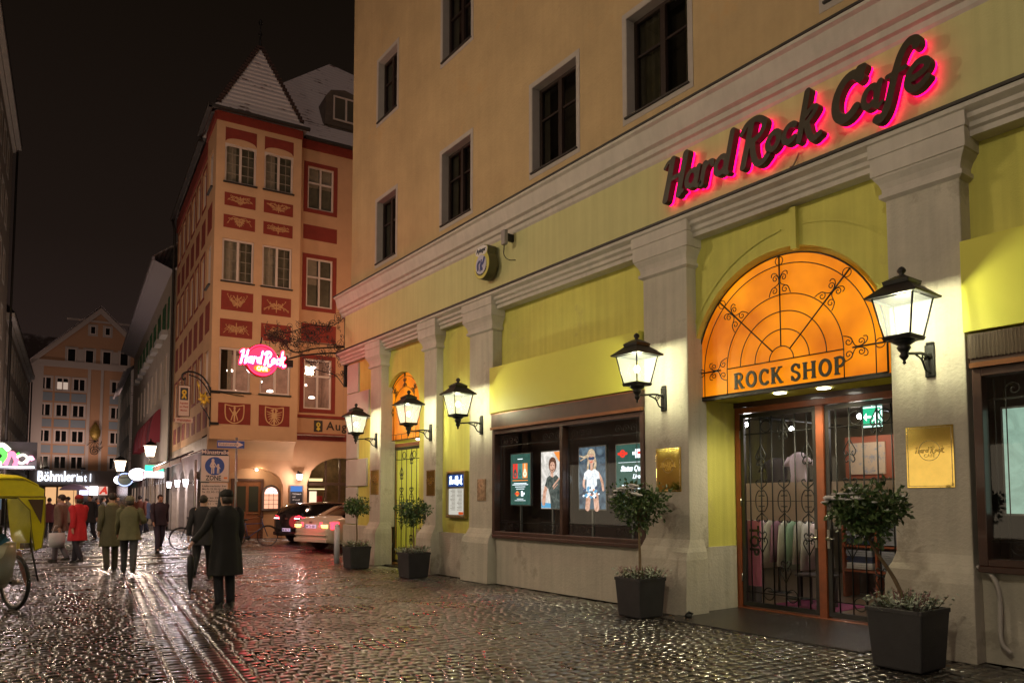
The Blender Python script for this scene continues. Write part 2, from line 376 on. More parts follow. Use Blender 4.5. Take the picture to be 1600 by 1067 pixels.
# ================================================================ ground of setts
def ground():
    WET = bpy.data.materials.new('wet_setts'); WET.use_nodes = True; n = WET.node_tree.nodes; L = WET.node_tree.links; b = n['Principled BSDF']
    t = n.new('ShaderNodeTexCoord'); g = n.new('ShaderNodeNewGeometry')
    a = n.new('ShaderNodeTexNoise'); a.inputs['Scale'].default_value = 1.1; a.inputs['Detail'].default_value = 6; L.new(t.outputs['Object'], a.inputs[0])
    rp = n.new('ShaderNodeValToRGB'); rp.color_ramp.elements[0].color = (.010, .008, .006, 1); rp.color_ramp.elements[1].color = (.042, .034, .024, 1); L.new(g.outputs['Random Per Island'], rp.inputs[0])
    mx = n.new('ShaderNodeMix'); mx.data_type = 'RGBA'; mx.blend_type = 'MULTIPLY'; mx.inputs[0].default_value = .6; L.new(rp.outputs[0], mx.inputs[6]); L.new(a.outputs[0], mx.inputs[7]); L.new(mx.outputs[2], b.inputs['Base Color'])
    rr = n.new('ShaderNodeMapRange'); rr.inputs[1].default_value = .3; rr.inputs[2].default_value = .75; rr.inputs[3].default_value = .22; rr.inputs[4].default_value = .38; L.new(a.outputs[0], rr.inputs[0]); L.new(rr.outputs[0], b.inputs['Roughness'])
    b.inputs['Specular IOR Level'].default_value = 1.0; b.inputs['Coat IOR'].default_value = 1.9
    big = n.new('ShaderNodeTexNoise'); big.inputs['Scale'].default_value = .45; big.inputs['Detail'].default_value = 5; L.new(t.outputs['Object'], big.inputs[0])
    cw = n.new('ShaderNodeMapRange'); cw.inputs[1].default_value = .42; cw.inputs[2].default_value = .6; cw.inputs[3].default_value = .7; cw.inputs[4].default_value = 1.0; L.new(big.outputs[0], cw.inputs[0]); L.new(cw.outputs[0], b.inputs['Coat Weight']); b.inputs['Coat Roughness'].default_value = .165
    f = n.new('ShaderNodeTexNoise'); f.inputs['Scale'].default_value = 38; f.inputs['Detail'].default_value = 5; L.new(t.outputs['Object'], f.inputs[0])
    bp = n.new('ShaderNodeBump'); bp.inputs['Strength'].default_value = .10; bp.inputs['Distance'].default_value = .012; L.new(f.outputs[0], bp.inputs['Height']); L.new(bp.outputs[0], b.inputs['Normal'])
    # base sheet to the horizon, with a coursed bump where the real stones end
    FAR = bpy.data.materials.new('wet_far_paving'); FAR.use_nodes = True; n = FAR.node_tree.nodes; L = FAR.node_tree.links; b = n['Principled BSDF']
    b.inputs['Base Color'].default_value = (.02, .017, .015, 1); b.inputs['Roughness'].default_value = .24; b.inputs['Specular IOR Level'].default_value = .6
    t = n.new('ShaderNodeTexCoord'); br = n.new('ShaderNodeTexBrick'); br.inputs['Scale'].default_value = 5; br.inputs['Mortar Size'].default_value = .04; L.new(t.outputs['Object'], br.inputs[0])
    br.inputs['Color1'].default_value = (.6, .6, .6, 1); br.inputs['Color2'].default_value = (1, 1, 1, 1); br.inputs['Mortar'].default_value = (0, 0, 0, 1)
    nz = n.new('ShaderNodeTexNoise'); nz.inputs['Scale'].default_value = 9; L.new(t.outputs['Object'], nz.inputs[0])
    ad = n.new('ShaderNodeMath'); L.new(br.outputs['Color'], ad.inputs[0]); L.new(nz.outputs[0], ad.inputs[1])
    bp = n.new('ShaderNodeBump'); bp.inputs['Strength'].default_value = .9; bp.inputs['Distance'].default_value = .05; L.new(ad.outputs[0], bp.inputs['Height']); L.new(bp.outputs[0], b.inputs['Normal'])
    ca, sa = math.cos(R(4)), math.sin(R(4))     # courses run square to the street, 4 degrees off the facade
    q = MB().add([(-250, -60, -.022), (250, -60, -.022), (250, 300, -.022), (-250, 300, -.022)], [(0, 1, 2, 3)])
    struct('ground', q, FAR)
    U = []; rows = []; v = -1.0
    stones = []
    def inview(x, y):
        if y < -1: return False
        z = x*math.sin(AZ)+y*math.cos(AZ); u = x*math.cos(AZ)-y*math.sin(AZ)
        return z > 4.6 and abs(u) < .72*z+.7 and z < 40
    k = 0
    while v < 42:
        dv = .125*random.uniform(.88, 1.12) if v < 20 else .16*random.uniform(.9, 1.1)
        gu = .97+.042*(v-7.3); drain = v < 18
        spans = [(-12+random.uniform(0, .2), gu if drain else 16, False)]+([(gu, gu+.57, True), (gu+.57, 16, False)] if drain else [])
        for u0, u1, ing in spans:
            u = u0
            while u < u1-.01:
                du = .19 if ing else random.uniform(.115, .175)
                if not ing and u+du > u1-.08: du = u1-u
                x = (u+du/2)*ca+(v+dv/2)*sa; y = -(u+du/2)*sa+(v+dv/2)*ca
                if inview(x, y) and not (x > 8.1 and y < 18.9): stones.append((u, v, du, dv, ing))
                u += du
        v += dv; k += 1
    N = len(stones); A = np.array([s_[:4] for s_ in stones]); ing = np.array([s_[4] for s_ in stones])
    G = np.array([0, .07, .3, .7, .93, 1.0]); hz = np.array([-.022, -.0018, 0, 0, -.0018, -.022])
    gx, gy = np.meshgrid(G, G, indexing='ij'); hx, hy = np.meshgrid(hz, hz, indexing='ij'); H = np.minimum(hx, hy)+.35*np.maximum(hx, hy)*0
    dome = .0010*(1-(2*gx-1)**2)+.0019*(1-(2*gy-1)**2)
    gap = .011
    P = len(G)
    U = A[:, 0, None, None]+gap/2+(A[:, 2]-gap)[:, None, None]*gx[None]; V = A[:, 1, None, None]+gap/2+(A[:, 3]-gap)[:, None, None]*gy[None]
    U = U+rng.normal(0, .0035, U.shape); V = V+rng.normal(0, .0045, V.shape)
    tx = rng.normal(0, .009, N)[:, None, None]; ty = rng.normal(0, .020, N)[:, None, None]; z0 = rng.normal(0, .0022, N)[:, None, None]
    Z = H[None]+dome[None]*rng.uniform(.4, 1.7, N)[:, None, None]+z0+(gx-.5)[None]*tx*.17+(gy-.5)[None]*ty*.16-.006+rng.normal(0, .00035, U.shape)
    wav = .006*np.sin(U*1.3+.6)*np.sin(V*.9)+.002*np.sin(U*3.1+V*.7)
    Z = Z+wav*.7
    s2 = U-(.97+.042*(V-7.3)+.285); Z = Z-.014*np.exp(-(s2/.4)**2)
    jt = np.abs(np.mod(s2+.285, .19)-.0); Z = Z-.004*(np.abs(s2) < .29)*(jt < .02)
    X = U*ca+V*sa; Y = -U*sa+V*ca
    co = np.stack([X, Y, Z], -1).reshape(-1, 3).astype(np.float32)
    i, j = np.meshgrid(np.arange(P-1), np.arange(P-1), indexing='ij'); q = np.stack([i*P+j, (i+1)*P+j, (i+1)*P+j+1, i*P+j+1], -1).reshape(-1, 4)
    F = (q[None]+(np.arange(N)*P*P)[:, None, None]).reshape(-1, 4)
    me = bpy.data.meshes.new('paving_setts'); me.vertices.add(len(co)); me.vertices.foreach_set('co', co.ravel()); me.loops.add(F.size); me.loops.foreach_set('vertex_index', F.ravel().astype(np.int32))
    me.polygons.add(len(F)); me.polygons.foreach_set('loop_start', np.arange(0, F.size, 4, dtype=np.int32)); me.polygons.foreach_set('loop_total', np.full(len(F), 4, np.int32)); me.polygons.foreach_set('use_smooth', np.ones(len(F), bool))
    me.materials.append(WET); me.update(); me.validate()
    o = bpy.data.objects.new('street_paving', me); COL.objects.link(o); tag(o, kind='structure')
    print('setts', N)
ground()
# asphalt side lane in front of the parked cars, with kerb lines and pale crossing bands
ASPH = mat('wet_asphalt', (.03, .027, .025), .22, .6, noise=.3, nscale=4, bump=.5, bscale=60)
KERB = mat('kerb_stone', (.16, .14, .13), .35, .5, noise=.2, nscale=6)
mb = MB()
for (a, b, c, d) in (((-7, 23.6), (8.0, 21.9), .30, 0), ((-7, 24.9), (8.6, 23.0), .12, 0), ((-7, 20.9), (5.2, 20.4), .14, 0)):
    A = Vector((*a, 0)); B = Vector((*b, 0)); n_ = Vector((-(B-A).y, (B-A).x, 0)).normalized()*c/2
    mb.add([A-n_+Vector((0, 0, .014)), B-n_+Vector((0, 0, .014)), B+n_+Vector((0, 0, .014)), A+n_+Vector((0, 0, .014)), A-n_-Vector((0, 0, .02)), B-n_-Vector((0, 0, .02)), B+n_-Vector((0, 0, .02)), A+n_-Vector((0, 0, .02))], [(0, 1, 2, 3), (4, 5, 1, 0), (7, 6, 2, 3), (4, 0, 3, 7), (5, 1, 2, 6)])
struct('kerb_bands', mb, KERB)
mb = MB().add([(8.9, 19.3, .012), (34, 17.2, .012), (34, 25.5, .012), (8.4, 28.2, .012)], [(0, 1, 2, 3)])
struct('side_lane', mb, ASPH)

# ================================================================ the cafe building
PL = 8.05           # plinth plane
cafe = thing('cafe_building', 'yellow and ochre plastered restaurant building with grey pillars, arched doors and dark upper windows', 'building', (8.3, 10, 0))
Y0, Y1 = -7.0, 19.05
XW = 8.30           # lower wall plane
# --- upper wall with real window openings
wins = [(16.37, 17.46), (12.92, 14.13), (9.51, 10.79), (7.01, 8.29), (3.6, 4.85), (.4, 1.65), (-2.8, -1.55)]
rows = [(7.68, 9.36), (11.46, 13.14), (15.2, 16.9)]
def wall_grid(x0, x1, y0, y1, z0, z1, holes):
    ys = sorted({y0, y1}|{h[0] for h in holes}|{h[1] for h in holes}); zs = sorted({z0, z1}|{h[2] for h in holes}|{h[3] for h in holes}); m = MB()
    for a, b in zip(ys, ys[1:]):
        for c, d in zip(zs, zs[1:]):
            if any(h[0]-1e-6 <= a and b <= h[1]+1e-6 and h[2]-1e-6 <= c and d <= h[3]+1e-6 for h in holes): continue
            m.add([(x0, a, c), (x0, b, c), (x0, b, d), (x0, a, d)], [(0, 1, 2, 3)])
    for h in holes:
        a, b, c, d = h
        m.add([(x0, a, c), (x1, a, c), (x1, a, d), (x0, a, d)], [(0, 1, 2, 3)]); m.add([(x0, b, c), (x1, b, c), (x1, b, d), (x0, b, d)], [(0, 1, 2, 3)])
        m.add([(x0, a, c), (x1, a, c), (x1, b, c), (x0, b, c)], [(0, 1, 2, 3)]); m.add([(x0, a, d), (x1, a, d), (x1, b, d), (x0, b, d)], [(0, 1, 2, 3)])
    return m
XU = 8.28
holes = [(a, b, c, d) for (a, b) in wins for (c, d) in rows]
m = wall_grid(XU, XU+.24, Y0, Y1, 7.1, 18.5, holes)
m.add([(XU, Y1, 7.1), (XU+11, Y1, 7.1), (XU+11, Y1, 18.5), (XU, Y1, 18.5)], [(0, 1, 2, 3)])
m.add([(XU, Y0, 7.1), (XU+11, Y0, 7.1), (XU+11, Y0, 18.5), (XU, Y0, 18.5)], [(0, 1, 2, 3)])
m.add([(XU, Y0, 18.5), (XU+11, Y0, 18.5), (XU+11, Y1, 18.5), (XU, Y1, 18.5)], [(0, 1, 2, 3)])
m.build('upper_wall', OCH, cafe, world=True)
CURT = mat('dim_curtain', (.10, .085, .055), .9, noise=.3, nscale=3)
WFR = mat('dark_window_frame', (.022, .012, .009), .45)
SURR = mat('grey_window_surround', (.37, .33, .30), .8, noise=.1, nscale=4, bump=.2)
def upper_window(a, b, c, d):
    """surround band, reveal, two casements with a transom"""
    w = MB(); t = .085
    for (p, q, r_, s_) in ((a-t, b+t, d, d+t), (a-t, b+t, c-t, c), (a-t, a, c, d), (b, b+t, c, d)): w.box(XU-.008, XU+.01, p, q, r_, s_)
    lin = MB(); e = .012
    lin.box(XU-.004, XU+.2, a, a+e, c, d).box(XU-.004, XU+.2, b-e, b, c, d).box(XU-.004, XU+.2, a+e, b-e, d-e, d)
    w._m(lin, None)
    win = w.build('window', SURR, cafe, world=True)
    f = MB(); x0, x1 = XU+.17, XU+.23; g = .06; my = (a+b)/2; a += e; b -= e; d -= e
    f.box(x0, x1, a, a+g, c, d).box(x0, x1, b-g, b, c, d).box(x0, x1, a+g, b-g, d-g, d).box(x0, x1, a+g, b-g, c, c+g).box(x0-.015, x1, my-.05, my+.05, c+g, d-g)
    for p, q in ((a+g, my-.05), (my+.05, b-g)): f.box(x0+.01, x1, p, q, c+(d-c)*.62, c+(d-c)*.62+.035)
    f.build('frame', WFR, win, world=True)
    MB().add([(XU+.21, a, c), (XU+.21, b, c), (XU+.21, b, d), (XU+.21, a, d)], [(0, 1, 2, 3)]).build('pane', thin_glass('upper_glass', (.55, .55, .5)), win, world=True)
    cu = MB(); k = random.uniform(.15, .42); yy = a+g; 
    for (p, q) in ((a, a+(b-a)*k), (b-(b-a)*(random.uniform(.12, .35)), b)):
        n_ = 9; pts = [(XU+.3+.02*math.sin(i*2.1), p+(q-p)*i/n_) for i in range(n_+1)]
        for i in range(n_): cu.add([(pts[i][0], pts[i][1], c), (pts[i+1][0], pts[i+1][1], c), (pts[i+1][0], pts[i+1][1], d), (pts[i][0], pts[i][1], d)], [(0, 1, 2, 3)])
    cu.build('curtain', CURT, win, world=True)
    MB().box(XU-.05, XU+.16, a-.03, b+.03, c-.004, c+.022).build('sill', LEAD, win, world=True)
for (a, b) in wins:
    for (c, d) in rows: upper_window(a, b, c, d)
MB().box(XU+.55, XU+.6, Y0+.1, Y1-.1, 7.2, 18.4).build('inner_wall', mat('dark_room', (.03, .022, .016), .9), cafe, world=True)
# --- frieze between the cornices
MB().box(8.12, XU+.3, Y0, Y1, 5.62, 6.62).build('frieze', FRZ, cafe, world=True)
def cornice(name, prof, ya, yb, m=GRYC):
    """prof: (x, z) polygon; run along the facade and returned round the far corner"""
    q = MB().extrude([(p[0], p[1]) for p in prof], 'y', ya, yb); return q.build(name, m, cafe, world=True)
cornice('upper_cornice', [(8.6, 6.62), (8.13, 6.62), (8.10, 6.66), (8.10, 6.73), (8.05, 6.75), (8.05, 6.83), (7.99, 6.86), (7.98, 6.9), (7.93, 7.10), (7.88, 7.13), (7.88, 7.17), (8.6, 7.17)], Y0, Y1+.25)
cornice('lower_cornice', [(8.6, 5.30), (8.12, 5.30), (8.12, 5.36), (8.08, 5.38), (8.08, 5.43), (8.03, 5.46), (8.03, 5.51), (7.95, 5.55), (7.95, 5.60), (8.6, 5.60)], Y0, Y1+.25)
MB().box(7.86, 8.30, Y0, Y1+.28, 7.172, 7.20).build('upper_flashing', LEAD, cafe, world=True)
MB().box(7.925, 8.12, Y0, Y1+.28, 5.602, 5.635).build('lower_flashing', LEAD, cafe, world=True)
# --- lower wall, with arches and window openings
def arch_wall(x, y0, y1, z0, z1, cy, cz, r, yo0, yo1, depth, n=26):
    """wall with a stilted arch opening between yo0..yo1"""
    m = MB(); pts = [(cy+r*math.cos(PI*i/n), cz+r*math.sin(PI*i/n)) for i in range(n+1)]     # from +y side over to -y
    out = []
    for (py, pz) in pts:
        out.append((py, z1))
    for i in range(n):
        m.add([(x, *pts[i]), (x, *pts[i+1]), (x, pts[i+1][0], z1), (x, pts[i][0], z1)], [(0, 1, 2, 3)])
        m.add([(x, *pts[i]), (x, *pts[i+1]), (x+depth, *pts[i+1]), (x+depth, *pts[i])], [(0, 1, 2, 3)], True)
    m.add([(x, cy+r, z0), (x, y1, z0), (x, y1, z1), (x, cy+r, z1)], [(0, 1, 2, 3)]); m.add([(x, y0, z0), (x, cy-r, z0), (x, cy-r, z1), (x, y0, z1)], [(0, 1, 2, 3)])
    return m
def door_bay(y0, y1, cy, cz, r, xd, zb):
    """yellow wall with stilted arch; below it the door recess with cheeks and soffit. zb: soffit height"""
    m = arch_wall(XW, y0, y1, cz, 5.3, cy, cz, r, y0, y1, .16)
    for s_ in (1, -1):
        yy = cy+s_*r; lo, hi = (yy, y1) if s_ > 0 else (y0, yy)
        m.add([(XW, lo, 0), (XW, hi, 0), (XW, hi, cz), (XW, lo, cz)], [(0, 1, 2, 3)])
        m.add([(XW, yy, 0), (xd+.1, yy, 0), (xd+.1, yy, zb), (XW, yy, zb)], [(0, 1, 2, 3)])
        m.add([(XW, yy, zb), (XW+.16, yy, zb), (XW+.16, yy, cz), (XW, yy, cz)], [(0, 1, 2, 3)])
    m.box(XW+.20, xd+.25, cy-r-.02, cy+r+.02, zb-.0, zb+.05)
    return m
D2 = dict(cy=5.62, cz=3.40, r=1.43); D1 = dict(cy=16.04, cz=3.76, r=.93)
W2 = door_bay(4.05, 7.0, D2['cy'], D2['cz'], D2['r'], 9.22, 3.04); W2.build('door_bay_wall', YEL, cafe, world=True)
W1 = door_bay(14.5, 17.3, 16.04, 3.76, .93, 8.62, 3.05); W1.build('door_bay_wall', YEL, cafe, world=True)
# grey skirting inside the recess cheeks
sk = []
for (yy, s_, xd) in ((D2['cy']+D2['r'], -1, 9.2), (D2['cy']-D2['r'], 1, 9.2)): sk.append((8.25, xd, yy+s_*.004, yy+s_*.03, 0, .92))
for (yy, s_, xd) in ((16.04+.93, -1, 8.5), (16.04-.93, 1, 8.5)): sk.append((8.25, xd, yy+s_*.004, yy+s_*.03, 0, .92))
each('recess_skirting', GRYP, cafe, sk, world=True)
# relief arch line and keystone over the shop door
rel = MB(); cy, cz, r = 5.40, 3.30, 1.75
for i in range(30):
    a0, a1 = PI*(.06+.88*i/30), PI*(.06+.88*(i+1)/30)
    if abs((a0+a1)/2-PI/2) < .06: continue
    P_ = [(cy+q*math.cos(a), cz+q*math.sin(a)) for a in (a0, a1) for q in (r, r+.03)]
    rel.add([(XW-.016, *P_[0]), (XW-.016, *P_[1]), (XW-.016, *P_[3]), (XW-.016, *P_[2]), (XW, *P_[0]), (XW, *P_[1]), (XW, *P_[3]), (XW, *P_[2])], [(0, 1, 2, 3), (4, 5, 1, 0), (6, 7, 3, 2)])
rel.box(XW-.07, XW, 5.30, 5.38, 4.74, 5.28)
rel.build('relief_arch', YEL, cafe, world=True)
# plain wall pieces
each('wall_panel', YEL, cafe, [(XW-.03, XW+.3, 12.6, 14.1, 0.9, 5.3), (XW-.05, XW+.3, 17.2, Y1, 0, 5.3), (XW+.02, XW+.3, 7.7, 11.9, 3.2, 5.3), (XW+.02, XW+.3, Y0, 3.4, 3.2, 5.3)], world=True)
each('base_wall', GRYP, cafe, [(8.14, XW+.3, 7.75, 11.85, 0, .9), (8.16, XW+.3, 12.5, 14.1, 0, .9), (8.14, XW+.3, Y0, 3.35, 0, .93)], world=True)
MB().box(XU, XU+10.9, Y1-.06, Y1-.01, 0, 7.1).build('end_wall', YEL, cafe, world=True)
# quoins at the far corner
q = MB()
for k, (z0, z1, w) in enumerate(((.95, 1.93, .72), (1.95, 2.67, 1.30), (2.69, 3.68, .72), (3.70, 4.45, 1.38), (4.47, 5.26, .72))): q.box(XW-.10, XW-.04, Y1-w, Y1, z0, z1)
q.build('quoins', mat('pale_quoin', (.46, .42, .38), .8, noise=.08, nscale=3, bump=.3), cafe, world=True, bevel=.012)
MB().box(XW-.16, XW, 17.3, Y1+.02, 0, .93).build('corner_plinth', GRYP, cafe, world=True, bevel=.02)
# --- pillars: shaft, flared plinth, moulded capital
def pillar(y0, y1, pz=.9, py0=None, py1=None):
    x = 8.10
    sh = MB().box(x, XW+.2, y0, y1, pz+.02, 4.92); p = sh.build('pillar', GRYP, cafe, world=True, bevel=.012)
    a, b = (py0 if py0 is not None else y0-.04), (py1 if py1 is not None else y1+.04)
    pl = MB()
    prof = [(7.93, 0), (7.95, pz-.14), (7.985, pz-.03), (8.04, pz+.03), (x-.004, pz+.14), (x+.02, pz+.5)]
    vs = []; 
    for (px_, z) in prof:
        e = (8.10-px_)/.17*.07; vs += [(px_, y0-e+.0, z), (px_, y1+e, z), (XW+.1, y1+e, z), (XW+.1, y0-e, z)]
    fs = [(3, 2, 1, 0)]
    for i in range(len(prof)-1):
        for k in range(4): fs.append((i*4+k, i*4+(k+1) % 4, (i+1)*4+(k+1) % 4, (i+1)*4+k))
    pl.add(vs, fs); pl.build('plinth', GRYP, p, world=True, bevel=.008)
    c = MB(); st = [(4.92, 0, 4.94), (4.94, .045, 4.985), (4.985, .02, 5.02), (5.02, .05, 5.06), (5.06, .09, 5.12), (5.12, .13, 5.17), (5.17, .155, 5.40)]
    prof = [(4.90, .004), (4.93, .05), (4.975, .05), (4.985, .025), (5.03, .028), (5.09, .05), (5.15, .09), (5.17, .095), (5.175, .11), (5.38, .11), (5.385, .125), (5.545, .125)]
    vs = []
    for z, e in prof: vs += [(x-e, y0-e, z), (x-e, y1+e, z), (XW+.1, y1+e, z), (XW+.1, y0-e, z)]
    fs = [(3, 2, 1, 0), tuple((len(prof)-1)*4+k for k in range(4))]+[(i*4+k, i*4+(k+1) % 4, (i+1)*4+(k+1) % 4, (i+1)*4+k) for i in range(len(prof)-1) for k in range(4)]
    c.add(vs, fs); c.build('capital', GRYC, p, world=True)
for (a, b) in ((16.72, 17.33), (14.0, 14.55), (11.83, 12.66), (6.96, 7.80), (3.34, 4.10), (-.6, .2)): pillar(a, b)
# --- fanlights
def fanlight(cy, cz, r, zb, x, spokes, txt):
    n = 40; pts = [(cy-r, zb)]+[(cy-r*math.cos(PI*i/n), cz+r*math.sin(PI*i/n)) for i in range(n+1)]+[(cy+r, zb)]
    root = MB().extrude(pts, 'x', x, x+.05).build('fanlight', ORG, cafe, world=True)
    fr = MB(); x0 = x-.012
    e = MB(); 
    fr.tube([(x0, p[0], p[1]) for p in pts], .012, 6); fr.tube([(x0, cy-r, zb+.004), (x0, cy+r, zb+.004)], .013)
    arc = lambda q, a0=0, a1=180, zz=cz: [(x0-.01, cy+q*math.cos(R(a0+(a1-a0)*i/36)), zz+q*math.sin(R(a0+(a1-a0)*i/36))) for i in range(37)]
    def stilt(q): return [(x0-.01, cy+q, zb)]+arc(q)+[(x0-.01, cy-q, zb)]
    fr.tube(stilt(r*.905), .007)
    fr.tube(stilt(r*.62), .007)
    if txt:
        for q in (.46, .29, .13): fr.tube(arc(r*q), .007)
        fr.tube([(x0-.01, cy+r*.62, cz), (x0-.01, cy-r*.62, cz)], .008)
    else:
        fr.tube([(x0-.01, cy+r, zb+.14), (x0-.01, cy-r, zb+.14)], .007)
        for k in range(6): fr.tube([(x0-.01, cy-r*.8+r*1.6*k/5, zb), (x0-.01, cy-r*.8+r*1.6*k/5, zb+.14)], .006)
    for a in spokes:
        c, s_ = math.cos(R(a)), math.sin(R(a)); P_ = lambda q, o=0: (x0-.012, cy+q*c-o*s_, cz+q*s_+o*c)
        if txt and 0 < a < 180: fr.tube([P_(r*.13), P_(r*.62)], .009)
        fr.tube([P_(r*.62 if 0 < a < 180 else r*.7), P_(r*.99)], .011)
        fr.tube([P_(r*.945+.055*math.cos(t*PI/8)*r/1.36, .055*r/1.36*math.sin(t*PI/8)) for t in range(16)], .006, 5, True)
        k = r/1.36*1.1
        for sd in (1, -1):
            for (q0, dr, o0, rr, tr) in ((.665, 1, .07, .05, 1.1), (.78, -1, .055, .042, 1.1)):
                sp_ = spiral(0, 0, rr*k, .012, PI/2 if dr > 0 else -PI/2, -1.25*dr*1)
                pts2 = [(q0*r+ (o0*0)+p[0], sd*(o0*k+p[1]*1)) for p in sp_]
                fr.tube([P_(p[0], p[1]) for p in pts2], .0065, 5)
            # lead-in curves from spoke to scrolls
            fr.tube([P_(q[0], q[1]*sd) for q in spline([(r*.62, .14*k), (r*.655, .128*k), (r*.69, .10*k), (r*.73, .015), (r*.80, .02*k), (r*.835, .06*k), (r*.83, .10*k), (r*.80, .105*k)], 4)], .0065, 5)
    fr.build('ironwork', BLKM, root, world=True)
    return root
f2 = fanlight(5.66, 3.40, 1.375, 3.045, 8.42, (0, 45, 90, 135, 180), True)
f1 = fanlight(16.04, 3.76, .925, 3.05, 8.42, (0, 45, 90, 135, 180), False)
bk = [(5.62+1.45*math.cos(PI*i/32), 3.40+1.45*math.sin(PI*i/32)) for i in range(33)]
MB().extrude([(7.07, 3.05)]+bk+[(4.17, 3.05)], 'x', 8.475, 8.50).build('arch_backing', YEL, cafe, world=True)
MB().box(8.40, 8.46, 4.2, 7.05, 3.0, 3.038).build('fanlight_trim', LEAD, cafe, world=True)
# ROCK SHOP in slab serif letters
def serif_word(word, h, parent, M, m, gap=.16):
    T, t, s_ = .095, .055, .045       # thick, thin, slab
    G = {
     'R': (.72, [([(.14, 0), (.14, 1)], T, 's'), ([(0, .04), (.3, .04)], s_, 's'), ([(0, .96), (.3, .96)], s_, 's'), (spline([(.14, .95), (.42, .95), (.58, .74), (.42, .52), (.14, .5)], 8), t+.015), ([(.32, .5), (.6, .05)], T*.85), ([(.5, .04), (.76, .04)], s_, 's')]),
     'O': (.80, [(ell(.4, .5, .31, .44, 0, 360, 28), .085)]),
     'C': (.70, [(ell(.4, .5, .31, .44, 48, 312, 24), .08), ([(.62, .68), (.62, .95)], s_, 's'), ([(.6, .2), (.64, .12)], .05)]),
     'K': (.78, [([(.14, 0), (.14, 1)], T, 's'), ([(0, .04), (.3, .04)], s_, 's'), ([(0, .96), (.3, .96)], s_, 's'), ([(.2, .42), (.6, .95)], t), ([(.34, .55), (.66, .05)], T*.85), ([(.5, .96), (.76, .96)], s_, 's'), ([(.56, .04), (.82, .04)], s_, 's')]),
     'S': (.62, [(spline([(.52, .78), (.42, .93), (.26, .95), (.1, .82), (.12, .62), (.3, .52), (.48, .4), (.52, .2), (.36, .05), (.2, .05), (.08, .22)], 7), .075), ([(.53, .68), (.53, .97)], s_, 's'), ([(.06, .03), (.06, .32)], s_, 's')]),
     'H': (.84, [([(.14, 0), (.14, 1)], T, 's'), ([(.68, 0), (.68, 1)], T, 's'), ([(.14, .5), (.68, .5)], t, 's')]+[([(a, b), (a+.28, b)], s_, 's') for a in (0, .54) for b in (.04, .96)]),
     'P': (.66, [([(.14, 0), (.14, 1)], T, 's'), ([(0, .04), (.32, .04)], s_, 's'), ([(0, .96), (.3, .96)], s_, 's'), (spline([(.14, .95), (.42, .95), (.58, .72), (.42, .48), (.14, .46)], 8), t+.015)])}
    x = 0; allmb = MB()
    for ch in word:
        if ch == ' ': x += .42; continue
        w, st = G[ch]; lp = sdf_outline([tuple([[(p[0], p[1]) for p in q[0]]]+list(q[1:])) for q in st], .022)
        g = fill2d([[((a+x)*h, b*h) for a, b in l] for l in lp], .02); allmb._m(g, None); x += w+gap
    wd = (x-gap)*h; allmb.v = [(a-wd/2, b, c) for a, b, c in allmb.v]; place(allmb, M); allmb.build('lettering', m, parent, world=True); return wd
M_ = face_west(8.385, 5.585, 3.10)
DKL = mat('dark_green_letter', (.012, .018, .010), .5)
print('rock shop width', serif_word('ROCK SHOP', .215, f2, Matrix(M_) @ Matrix.Scale(1.0, 4), DKL))
# --- doors with wrought grilles
def grille(y0, y1, z0, z1, x, full=True):
    m = MB(); n = 7; ys = [y0+(y1-y0)*k/(n-1) for k in range(n)][1:-1] ; w = (y1-y0)
    ys = [y0+w*(k+.5)/6 for k in range(6)]
    for k, y in enumerate(ys):
        m.tube([(x, y, z0), (x, y, z1)], .0105, 5)
        for q in range(10):      # twist bumps
            pass
    m.tube([(x, y0, z1-.24), (x, y1, z1-.24)], 0.0085, 5); m.tube([(x, y0, z0+.14), (x, y1, z0+.14)], 0.0085, 5)
    for yy in (ys[1]*.5+ys[2]*.5-.0, ys[3]*.5+ys[4]*.5):
        m.tube([(x, yy+.085*math.cos(t*PI/10), z1-.14+.085*math.sin(t*PI/10)) for t in range(20)], 0.0085, 5, True)
        m.tube([(x, yy+.085*math.cos(t*PI/10), z0+.14+.085*math.sin(t*PI/10)) for t in range(20)], 0.0085, 5, True)
    zc = z0+(z1-z0)*.545; H_ = .46
    for k in (0, 2, 4):
        y = (ys[k]+ys[k+1])/2-.0; y = ys[k] if k == 0 else ys[k]
        y = ys[k]+(.0)
        for sd in (1, -1):
            for (zz, up) in ((zc+.0, 1), (zc-.0, -1)):
                m.tube([(x, y+sd*q[0], zz+up*q[1]) for q in spline([(.10, 0), (.09, .08), (.045, .15), (.0, .13), (.01, .08), (.05, .075)], 4)], .008, 5)
                m.tube([(x, y+sd*q[0], zz+up*q[1]) for q in spline([(.0, .16), (.03, .2), (.075, .235), (.09, .28), (.05, .3), (.035, .265)], 4)], .008, 5)
        for (zz, s2) in ((zc+.62, 1), (zc-.55, -1)) if k != 2 else ((zc+.98, 1), (zc-.95, -1)):
            for sd in (1, -1):
                m.tube([(x, y+sd*q[0], zz+s2*q[1]) for q in spline([(.0, .2), (.03, .14), (.065, .08), (.085, .03), (.06, -.02), (.03, .01), (.045, .04)], 4)], .008, 5)
                m.tube([(x, y+sd*q[0], zz-s2*.0-s2*q[1]) for q in spline([(.0, .0), (.05, .03), (.07, .08), (.04, .11), (.02, .08)], 4)], .008, 5)
    m.tube([(x, y0, zc), (x, y1, zc)], .005, 5)
    return m
